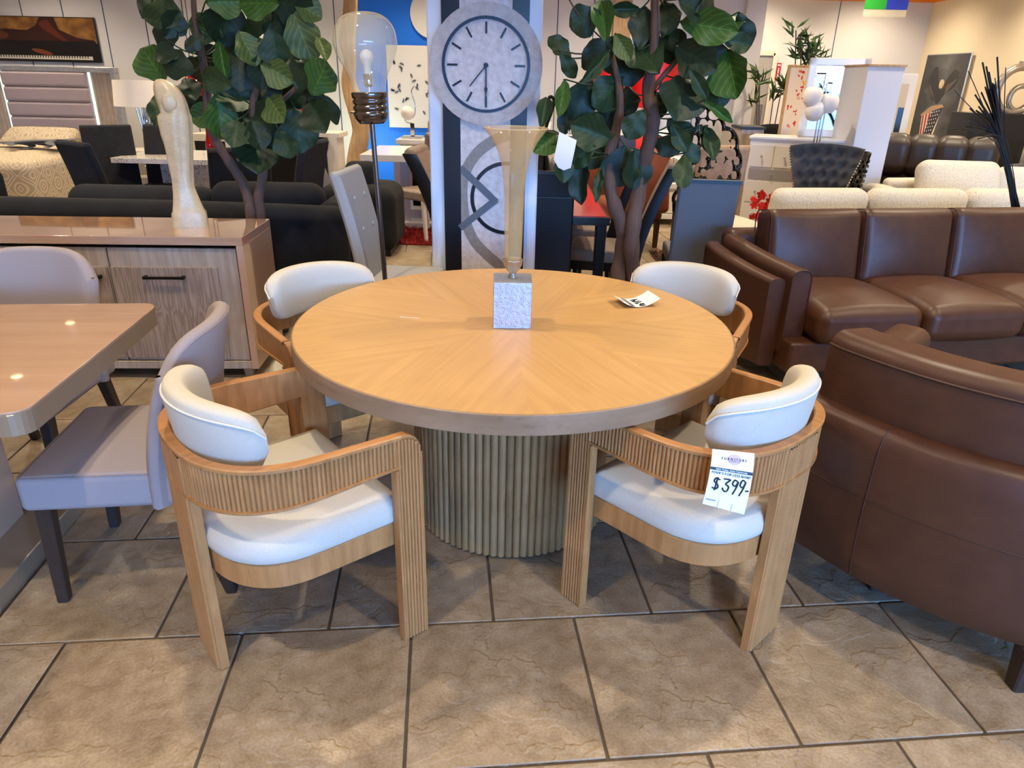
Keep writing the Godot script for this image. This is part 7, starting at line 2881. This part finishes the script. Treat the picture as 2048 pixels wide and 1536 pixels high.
func make_background_right() -> void:
	var b := Shape.new()
	# white dresser with mirror
	var dz := -8.35
	var d0 := pz(1502, 272, dz)
	var top: float = d0.y
	var turn := -0.42
	var wd := 1.06
	var ax := Vector3(cos(turn), 0, -sin(turn))
	var at := Vector3(d0.x, 0, dz) + ax * wd * 0.5
	var t := thing("white_dresser", "wide white dresser with grey middle drawers and crystal knobs", "dresser", at, turn)
	var fr := []
	var k3 := [[-0.38, 0.25, 1], [0.0, 0.49, 2], [0.38, 0.25, 1]]
	for e in k3:
		fr.append([e[0], top * 0.80, e[1], top * 0.24, MAT.white_lacquer, e[2]])
	for x in [-0.255, 0.255]:
		fr.append([x, top * 0.61, 0.50, top * 0.12, MAT.grey_drawer, 1])
		fr.append([x, top * 0.42, 0.50, top * 0.24, MAT.white_lacquer, 2])
		fr.append([x, top * 0.18, 0.50, top * 0.22, MAT.white_lacquer, 2])
	chest(t, wd, top, 0.46, MAT.white_lacquer, fr, knob_mesh(0.016), MAT.chrome)
	# mirror standing on it
	var mz := -8.45
	var ml := pz(1585, 268, mz)
	var mr := pz(1672, 276, mz)
	var mt: float = pz(1640, 117, mz).y
	var mir := thing("dresser_mirror", "white framed mirror standing on the white dresser", "mirror", Vector3(ml.x + 0.04, top + 0.005, dz - 0.06), -0.22)
	var mw := mr.x - ml.x + 0.12
	var mh := mt - top
	b = Shape.new()
	for e in [[mw / 2, 0.04, mw, 0.08], [mw / 2, mh - 0.04, mw, 0.08], [0.04, mh / 2, 0.08, mh], [mw - 0.04, mh / 2, 0.08, mh]]:
		b.rbox(Vector3(e[0], e[1], 0.0), Vector3(e[2], e[3], 0.06), 0.012, 2)
	part(mir, "frame", b.done(), MAT.white_lacquer)
	b = Shape.new()
	b.quad(Vector3(0.08, 0.08, 0.012), Vector3(mw - 0.08, 0.08, 0.012), Vector3(mw - 0.08, mh - 0.08, 0.012), Vector3(0.08, mh - 0.08, 0.012))
	part(mir, "glass", b.done(), MAT.mirror)
	b = Shape.new()
	b.box(Vector3(mw / 2, mh / 2, -0.01), Vector3(mw - 0.1, mh - 0.1, 0.02))
	part(mir, "backing", b.done(), MAT.white_lacquer)
	# three-globe floor lamp before the mirror
	var lz := -7.75
	var lp := pz(1637, 265, lz)
	var l := thing("globe_floor_lamp", "chrome floor lamp with three hanging white globes in front of the mirror", "floor lamp", Vector3(lp.x, 0, lz))
	b = Shape.new()
	b.lathe([Vector2(0.0, 0.0), Vector2(0.17, 0.0), Vector2(0.17, 0.02), Vector2(0.0, 0.03)], 24)
	part(l, "foot", b.done(), MAT.chrome)
	var hts := []
	for k in 3:
		var e: Array = [[1645, 147, 1626, 190], [1655, 166, 1658, 203], [1622, 184, 1630, 219]][k]
		var tp := pz(e[0], e[1], lz) - l.position
		var gp := pz(e[2], e[3], lz) - l.position
		rod(l, "pole", Vector3((k - 1) * 0.03, 0.02, 0), Vector3((k - 1) * 0.03, tp.y, 0), 0.010, MAT.chrome)
		rod(l, "arm", Vector3((k - 1) * 0.03, tp.y, 0), Vector3(gp.x, tp.y, 0), 0.008, MAT.dark_metal)
		rod(l, "hanger", Vector3(gp.x, tp.y, 0), Vector3(gp.x, gp.y, 0), 0.006, MAT.chrome)
		b = Shape.new()
		b.lathe(smooth_path([Vector2(0.0, -0.115), Vector2(0.05, -0.105), Vector2(0.085, -0.06), Vector2(0.095, 0.0), Vector2(0.085, 0.045), Vector2(0.06, 0.07), Vector2(0.0, 0.075)], 3), 20)
		part(l, "globe", b.done(), MAT.lamp_shade, Transform3D(Basis(), gp))
	# tufted grey velvet chair with nailheads
	var cz := -6.95
	var cp := pz(1640, 330, cz)
	var ch := thing("tufted_velvet_chair", "dark grey velvet wing chair with tufted back and silver nailheads", "chair", Vector3(cp.x + 0.03, 0, cz), -0.42)
	part(ch, "seat", soft_block(Vector3(0, 0.44, 0.12), Vector3(0.54, 0.15, 0.50), 0.05, 0.03), MAT.grey_velvet)
	b = Shape.new()
	var rows := []
	var nx := 30
	var ny := 30
	var studs := []
	for j in 5:
		for k in 5:
			studs.append(Vector2(-0.8 + 0.4 * k + (0.2 if j % 2 == 1 else 0.0), 0.16 + 0.17 * j))
	for j in ny + 1:
		var v := float(j) / ny
		var row := PackedVector3Array()
		var hw := lerpf(0.22, 0.33, smoothstep(0.0, 1.0, v)) - 0.02 * sin(v * PI)
		for k in nx + 1:
			var uu := float(k) / nx * 2.0 - 1.0
			var near := 9.0
			for q in studs:
				near = minf(near, Vector2((uu - q.x) * 0.28, (v - q.y) * 0.56).length())
			var tuft := 0.045 * smoothstep(0.0, 0.075, near) - 0.02
			row.append(Vector3(uu * hw, lerpf(0.46, 1.04 - 0.03 * uu * uu, v), -0.16 - 0.12 * v + 0.10 * pow(absf(uu), 3.0) + tuft))
		rows.append(row)
	b.grid(rows)
	var rb := []
	for row in rows:
		var q := PackedVector3Array()
		for p in row:
			q.append(Vector3(p.x * 1.03, p.y, p.z - 0.09))
		q.reverse()
		rb.append(q)
	b.grid(rb)
	for k in [0, nx]:
		var st := []
		for j in ny + 1:
			st.append(PackedVector3Array([rows[j][k], rb[j][nx - k]]))
		b.grid(st)
	b.grid([rows[ny], reversed(rb[ny])])
	part(ch, "tufted_back", b.done(), MAT.grey_velvet)
	b = Shape.new()
	for j in range(1, 22):
		var v := j / 22.0
		var jj := int(v * ny)
		for k in [0, nx]:
			var p: Vector3 = rows[jj][k].lerp(rows[mini(jj + 1, ny)][k], v * ny - jj)
			b.box(p + Vector3(0.006 if k == nx else -0.006, 0, -0.03), Vector3(0.014, 0.014, 0.014))
	for k in 20:
		for y in [0.40, 0.44]:
			b.box(Vector3(-0.25 + k * 0.0263, y, 0.372), Vector3(0.014, 0.014, 0.012))
			b.box(Vector3(-0.272, y, 0.35 - k * 0.0232), Vector3(0.012, 0.014, 0.014))
	var nh := part(ch, "nailheads", b.done(), MAT.chrome)
	nh.set_meta("kind", "stuff")
	part(ch, "rail", box_mesh(Vector3(0.54, 0.10, 0.50), Vector3(0, 0.41, 0.12), 0.01), MAT.grey_velvet)
	for q in [[-0.23, 0.33], [0.23, 0.33], [-0.22, -0.12], [0.22, -0.12]]:
		part(ch, "leg", tapered_leg(Vector3(q[0], 0.37, q[1]), Vector3(q[0], 0, q[1]), 0.05, 0.035), MAT.black_wood)
	# black mosaic vase
	var vz := -7.45
	var vp := pz(1703, 306, vz)
	var mv := thing("mosaic_vase", "tall black mosaic floor vase beside the tufted velvet chair", "vase", Vector3(vp.x, 0, vz))
	b = Shape.new()
	b.lathe(smooth_path([Vector2(0.0, 0.0), Vector2(0.13, 0.0), Vector2(0.135, 0.25), Vector2(0.15, 0.55), Vector2(0.165, 0.80), Vector2(0.185, vp.y), Vector2(0.165, vp.y), Vector2(0.14, 0.80)], 3), 28)
	part(mv, "body", b.done(), MAT.black_gloss)
	var chip := Shape.new()
	chip.rbox(Vector3.ZERO, Vector3(0.030, 0.030, 0.006), 0.002)
	var chm := chip.done()
	for j in 18:
		for k in 16:
			var y := 0.10 + j * 0.048
			if y > vp.y - 0.05:
				continue
			var a := TAU * (k / 16.0 + 0.5 * (j % 2) / 16.0)
			if sin(a) < -0.2:
				continue
			var rr := lerpf(0.133, 0.180, smoothstep(0.2, vp.y, y)) + 0.002
			part(mv, "chip", chm, MAT.black_gloss if (j * 7 + k * 3) % 5 else MAT.gunmetal, Transform3D(Basis(Vector3.UP, PI / 2 - a) * Basis(Vector3.RIGHT, 0.06 * ((j + k) % 3 - 1)), Vector3(cos(a) * rr, y, sin(a) * rr)))
	# tall white wardrobe end panel, flowered folding screen behind it
	var wz := -7.75
	var w0 := pz(1738, 132, wz)
	var w1 := pz(1812, 132, wz)
	var wr := thing("white_wardrobe", "plain tall white wardrobe seen from its end beside the mosaic vase", "wardrobe", Vector3((w0.x + w1.x) / 2, 0, wz))
	b = Shape.new()
	b.rbox(Vector3(0, w0.y / 2, -0.3), Vector3(w1.x - w0.x, w0.y, 0.6), 0.006)
	part(wr, "body", b.done(), MAT.wardrobe_white)
	b = Shape.new()
	b.box(Vector3(0, w0.y + 0.008, -0.3), Vector3(w1.x - w0.x + 0.02, 0.018, 0.62))
	part(wr, "top_edge", b.done(), MAT.dry_wood_post)
	var sz := -8.9
	var fm := print_mat("floral_print", floral_print(), 0.6)
	var f0 := pz(1697, 132, sz)
	var f1 := pz(1735, 132, sz)
	var fs := thing("flowered_screen", "folding screen printed with red blossoms behind the mirror", "screen", Vector3(f0.x, 0, sz))
	var g0 := pz(1578, 140, sz).x - f0.x
	for e in [[0.0, f1.x - f0.x, -0.2], [g0, g0 + 0.3, 0.2]]:
		b = Shape.new()
		b.xf = Transform3D(Basis(Vector3.UP, e[2]), Vector3((e[0] + e[1]) / 2, 0, 0))
		b.rbox(Vector3(0, f0.y / 2, 0), Vector3(e[1] - e[0] + 0.05, f0.y, 0.03), 0.004)
		var pn := part(fs, "panel", b.done(), MAT.dry_wood_post)
		b = Shape.new()
		b.xf = Transform3D(Basis(Vector3.UP, e[2]), Vector3((e[0] + e[1]) / 2, 0, 0))
		var hw: float = (e[1] - e[0]) / 2
		b.quad(Vector3(-hw, 0.03, 0.0165), Vector3(hw, 0.03, 0.0165), Vector3(hw, f0.y - 0.03, 0.0165), Vector3(-hw, f0.y - 0.03, 0.0165))
		part(pn, "print", b.done(), fm)
	# tall narrow glass-fronted cabinet
	var nz := -9.9
	var n0 := pz(1797, 147, nz)
	var n1 := pz(1832, 147, nz)
	var nc := thing("glass_display_case", "tall narrow mirrored display case in the corner behind the wardrobe", "display case", Vector3((n0.x + n1.x) / 2, 0, nz))
	b = Shape.new()
	b.rbox(Vector3(0, n0.y / 2, -0.15), Vector3(n1.x - n0.x + 0.08, n0.y, 0.3), 0.005)
	part(nc, "case", b.done(), MAT.white_lacquer)
	b = Shape.new()
	b.quad(Vector3(-0.16, 0.1, 0.004), Vector3(0.06, 0.1, 0.004), Vector3(0.06, n0.y - 0.12, 0.004), Vector3(-0.16, n0.y - 0.12, 0.004))
	part(nc, "mirror_door", b.done(), MAT.mirror)
	# bamboo plants behind the mirror
	for e in [[1640, 95, "artificial bamboo plant rising behind the dresser mirror"], [1590, 165, "artificial bamboo plant left of the dresser mirror"]]:
		var p := pz(e[0], e[1], -9.2)
		var pt := thing("bamboo_plant", e[2], "plant", Vector3(p.x + 0.1, 0, -9.3 if e[0] > 1600 else -10.1), 0.0, "bamboo plants behind the dresser")
		var pr := RandomNumberGenerator.new()
		pr.seed = int(e[0])
		b = Shape.new()
		b.lathe([Vector2(0, 0), Vector2(0.14, 0), Vector2(0.17, 0.3), Vector2(0.15, 0.3), Vector2(0, 0.26)], 20)
		part(pt, "pot", b.done(), MAT.black_paint)
		var lf := Shape.new()
		lf.grid([PackedVector3Array([Vector3(-0.004, 0, 0), Vector3(0, 0, 0.002), Vector3(0.004, 0, 0)]), PackedVector3Array([Vector3(-0.017, 0.07, 0), Vector3(0, 0.07, 0.006), Vector3(0.017, 0.07, 0)]), PackedVector3Array([Vector3(-0.010, 0.13, -0.01), Vector3(0, 0.13, -0.006), Vector3(0.010, 0.13, -0.01)]), PackedVector3Array([Vector3(-0.001, 0.19, -0.03), Vector3(0, 0.19, -0.03), Vector3(0.001, 0.19, -0.03)])])
		var lm := lf.done()
		for k in 9:
			var tip := Vector3(pr.randf_range(-0.42, 0.42), p.y + pr.randf_range(-0.25, 0.22), pr.randf_range(-0.2, 0.2))
			rod(pt, "cane", Vector3(tip.x * 0.2, 0.26, tip.z * 0.3), tip, 0.007, MAT.bark, 6)
			for j in 9:
				var bp := tip + Vector3(pr.randf_range(-0.06, 0.06), pr.randf_range(-0.14, 0.03), pr.randf_range(-0.05, 0.05))
				var an := pr.randf_range(-1.9, 1.9)
				part(pt, "bamboo_leaf", lm, MAT.leaf_2 if pr.randf() < 0.55 else MAT.leaf_0, Transform3D(Basis(Vector3(0, 0, 1), an) * Basis(Vector3.UP, pr.randf_range(-0.8, 0.8)), bp))
	# extinguisher sign on the bay wall
	var s0 := pz(1549, 160, BACK2 + 0.01)
	var s1 := pz(1561, 126, BACK2 + 0.01)
	var sw := s1.x - s0.x + 0.02
	var sg := thing("arrow_sign", "small red sign with a white arrow pointing down on the bay wall", "sign", Vector3(s0.x, s0.y, BACK2))
	var sh := s1.y - s0.y
	b = Shape.new()
	b.box(Vector3(sw / 2, sh / 2, 0.008), Vector3(sw, sh, 0.012))
	part(sg, "plate", b.done(), MAT.red_cloth)
	b = Shape.new()
	b.prism(PackedVector2Array([Vector2(sw * 0.40, sh * 0.72), Vector2(sw * 0.40, sh * 0.24), Vector2(sw * 0.22, sh * 0.24), Vector2(sw * 0.5, sh * 0.06), Vector2(sw * 0.78, sh * 0.24), Vector2(sw * 0.60, sh * 0.24), Vector2(sw * 0.60, sh * 0.72)]), 0.014, 0.017)
	part(sg, "arrow", b.done(), MAT.paper)
	b = Shape.new()
	b.prism(PackedVector2Array([Vector2(sw * 0.2, sh * 0.94), Vector2(sw * 0.2, sh * 0.80), Vector2(sw * 0.5, sh * 0.86), Vector2(sw * 0.8, sh * 0.80), Vector2(sw * 0.8, sh * 0.94), Vector2(sw * 0.5, sh * 0.90)]), 0.014, 0.017)
	part(sg, "emblem", b.done(), MAT.paper)
	# low beige cabinet and dark chair by the door
	var bz := -8.9
	var b0 := pz(1488, 253, bz)
	var b1 := pz(1533, 253, bz)
	var bc := thing("beige_cabinet", "beige cabinet with a dark top beside the white dresser", "cabinet", Vector3((b0.x + b1.x) / 2 - 0.02, 0, bz))
	part(bc, "body", box_mesh(Vector3(b1.x - b0.x, b0.y - 0.03, 0.4), Vector3(0, (b0.y - 0.03) / 2, -0.2), 0.006), MAT.beige_lacquer)
	part(bc, "dark_top", box_mesh(Vector3(b1.x - b0.x + 0.03, 0.03, 0.43), Vector3(0, b0.y - 0.015, -0.2), 0.004), MAT.black_paint)
	var e0 := pz(1556, 252, -9.6)
	var ec := thing("round_back_chair", "dark chair with rounded back behind the white dresser", "chair", Vector3(e0.x, 0, -9.7))
	part(ec, "backrest", soft_block(Vector3(0, e0.y - 0.2, 0), Vector3(0.42, 0.40, 0.08), 0.039), MAT.black_cloth)
	part(ec, "seat", soft_block(Vector3(0, 0.44, 0.24), Vector3(0.44, 0.10, 0.44), 0.04), MAT.black_cloth)
	for q in [[-0.18, 0.06], [0.18, 0.06], [-0.18, 0.40], [0.18, 0.40]]:
		part(ec, "leg", tapered_leg(Vector3(q[0], 0.40, q[1]), Vector3(q[0], 0, q[1]), 0.04, 0.03), MAT.black_wood)
	# eagle picture on the side wall
	var wx := RIGHT - 0.03
	var p0 := px(1859, 111, wx)
	var p1 := px(1947, 105, wx)
	var lowy := px(1912, 285, px(1947, 105, wx).x).y - 0.15
	hung_panel("eagle_picture", "dark picture of an eagle over a draped flag on the side wall", "picture", Vector3(wx, lowy, p0.z), Vector3(0, 0, p1.z - p0.z), Vector3(0, p0.y - lowy, 0), print_mat("eagle_print", eagle_print(), 0.15), MAT.chrome)
	# brown recliner sofa
	var rz := -8.35
	var rp := pz(1885, 300, rz)
	var rs := thing("recliner_sofa", "dark brown leather recliner with a puffed ribbed headrest", "recliner", Vector3(rp.x - 0.06, 0, rz), -0.50)
	part(rs, "seat", soft_block(Vector3(-0.15, 0.30, 0.3), Vector3(1.3, 0.42, 0.8), 0.10, 0.03), MAT.dark_brown_leather)
	for k in 4:
		part(rs, "headrest_roll", soft_block(Vector3(-0.42 + 0.28 * k, 0.84, 0.02 - 0.02 * (k % 2)), Vector3(0.36, 0.42, 0.36), 0.12, 0.03), MAT.dark_brown_leather)
	part(rs, "backrest", soft_block(Vector3(0, 0.62, -0.14), Vector3(1.16, 0.70, 0.34), 0.12, 0.02), MAT.dark_brown_leather)
	for x in [-0.95, 0.68]:
		part(rs, "arm", soft_block(Vector3(x, 0.40, 0.22), Vector3(0.30, 0.64, 1.0), 0.13, 0.02), MAT.dark_brown_leather)
	# black media cabinet, ring sculpture, grey chair
	var kz := -9.0
	var k0 := pz(1946, 226, kz)
	var kb := thing("black_media_cabinet", "long black media cabinet against the cream side wall", "cabinet", Vector3(k0.x + 0.36, 0, kz))
	part(kb, "body", box_mesh(Vector3(0.72, k0.y, 0.45), Vector3(0, k0.y / 2, -0.22), 0.006), MAT.black_wood)
	part(kb, "recess", box_mesh(Vector3(0.5, k0.y * 0.5, 0.02), Vector3(0.05, k0.y * 0.52, 0.006), 0.003), MAT.black_gloss)
	part(kb, "handle", box_mesh(Vector3(0.03, k0.y * 0.28, 0.03), Vector3(-0.25, k0.y * 0.66, 0.02), 0.004), MAT.chrome)
	var rgp := pz(2028, 195, kz - 0.2)
	var rg := thing("ring_sculpture", "champagne sculpture of two nested rings on the black media cabinet", "sculpture", Vector3(rgp.x, k0.y, kz - 0.2))
	for e in [[0.24, 0.045, 0.26, 0.0], [0.13, 0.03, 0.17, 0.06]]:
		b = Shape.new()
		var pts := []
		for k in 33:
			var a := TAU * k / 32.0
			pts.append(Vector3(cos(a) * e[0] + e[3], e[2] + sin(a) * e[0] * 1.05, 0.02))
		b.tube(pts, e[1], 10, false)
		part(rg, "ring", b.done(), MAT.pewter)
	part(rg, "spout", box_mesh(Vector3(0.08, 0.06, 0.06), Vector3(0.0, 0.55, 0), 0.01), MAT.pewter)
	var gq := pz(2060, 335, -8.0)
	var gch := thing("grey_armchair", "low charcoal armchair in front of the black media cabinet", "armchair", Vector3(5.82, 0, -8.0), -0.1)
	part(gch, "seat", soft_block(Vector3(0, 0.30, 0.1), Vector3(0.8, 0.40, 0.7), 0.08, 0.02), MAT.grey_velvet)
	part(gch, "backrest", soft_block(Vector3(0.05, 0.58, -0.28), Vector3(0.75, 0.40, 0.2), 0.08, 0.02), MAT.grey_velvet)
	# tall black bundle of reeds in a slim vase
	var qz := -5.0
	var q0 := pz(2042, 428, qz)
	var q1 := pz(1978, 130, qz)
	var rd := thing("reed_bundle", "tall bundle of black twigs in a slim black vase behind the brown sofa", "twigs", Vector3(q0.x, 0, qz))
	rod(rd, "vase", Vector3(0.02, 0, 0), Vector3(0, q0.y, 0), 0.045, MAT.black_gloss, 14)
	var rr := RandomNumberGenerator.new()
	rr.seed = 17
	for k in 34:
		var spread := rr.randf_range(-0.07, 0.07) * (1.0 if k > 6 else 3.0)
		var endp := Vector3(q1.x - q0.x + spread, q1.y - rr.randf_range(-0.06, 0.45), rr.randf_range(-0.06, 0.06))
		var midp := Vector3((q1.x - q0.x) * 0.55 + spread * 0.25, lerpf(q0.y, q1.y, 0.5), 0.0)
		b = Shape.new()
		b.tube(smooth_path([Vector3(rr.randf_range(-0.03, 0.03), q0.y - 0.05, rr.randf_range(-0.02, 0.02)), midp, endp], 5), 0.0055 if k > 8 else 0.003, 5)
		part(rd, "twig", b.done(), MAT.black_paint)
	# fringed banner hanging from the ceiling
	var bnz := -9.6
	var v0 := pz(1728, 18, bnz)
	var v1 := pz(1814, 20, bnz)
	var bn := thing("fringed_banner", "green and blue banner with cream fringe hanging in front of the bay", "banner", Vector3(v0.x, v0.y, bnz))
	var bw := v1.x - v0.x
	for k in 2:
		part(bn, "panel", box_mesh(Vector3(bw / 2, CEIL - v0.y, 0.008), Vector3(bw * (0.25 + 0.5 * k), (CEIL - v0.y) / 2, 0)), MAT.green_cloth if k == 0 else MAT.blue_cloth)
	b = Shape.new()
	for k in 44:
		b.box(Vector3(bw * (k + 0.5) / 44.0, -0.035 - 0.006 * (k % 3), 0), Vector3(0.007, 0.075, 0.006))
	var frg := part(bn, "fringe", b.done(), MAT.fringe_cloth)
	frg.set_meta("kind", "stuff")
	# red flowers by the boucle sofa
	var flz := -6.35
	var fp := pz(1538, 415, flz)
	var fl := thing("red_flowers", "bunch of red artificial flowers between the dresser and the boucle sofa", "flowers", Vector3(fp.x, 0, flz))
	b = Shape.new()
	b.lathe([Vector2(0, 0), Vector2(0.07, 0), Vector2(0.09, 0.25), Vector2(0.05, 0.48), Vector2(0.06, 0.52), Vector2(0.045, 0.52), Vector2(0.0, 0.46)], 18)
	part(fl, "vase", b.done(), MAT.black_gloss)
	var bloom := Shape.new()
	for k in 5:
		var a := TAU * k / 5.0
		bloom.xf = Transform3D(Basis(Vector3(0, 0, 1), a), Vector3.ZERO)
		bloom.grid([PackedVector3Array([Vector3(-0.004, 0, 0), Vector3(0.004, 0, 0)]), PackedVector3Array([Vector3(-0.014, 0.016, 0.008), Vector3(0.014, 0.016, 0.008)]), PackedVector3Array([Vector3(-0.006, 0.032, 0.002), Vector3(0.006, 0.032, 0.002)])])
	var bm := bloom.done()
	for k in 8:
		var tip := Vector3(rr.randf_range(-0.16, 0.16), fp.y + rr.randf_range(-0.05, 0.16), rr.randf_range(-0.08, 0.08))
		rod(fl, "stem", Vector3(0, 0.48, 0), tip, 0.003, MAT.bark, 5)
		for j in 8:
			var bp := tip + Vector3(rr.randf_range(-0.05, 0.05), rr.randf_range(-0.12, 0.03), rr.randf_range(-0.04, 0.06))
			part(fl, "blossom", bm, MAT.red_cloth, Transform3D(Basis.from_euler(Vector3(rr.randf_range(-0.9, 0.9), rr.randf_range(-0.9, 0.9), 0)).scaled(Vector3.ONE * 1.2), bp))


func reversed(a: PackedVector3Array) -> PackedVector3Array:
	var c := a.duplicate()
	c.reverse()
	return c
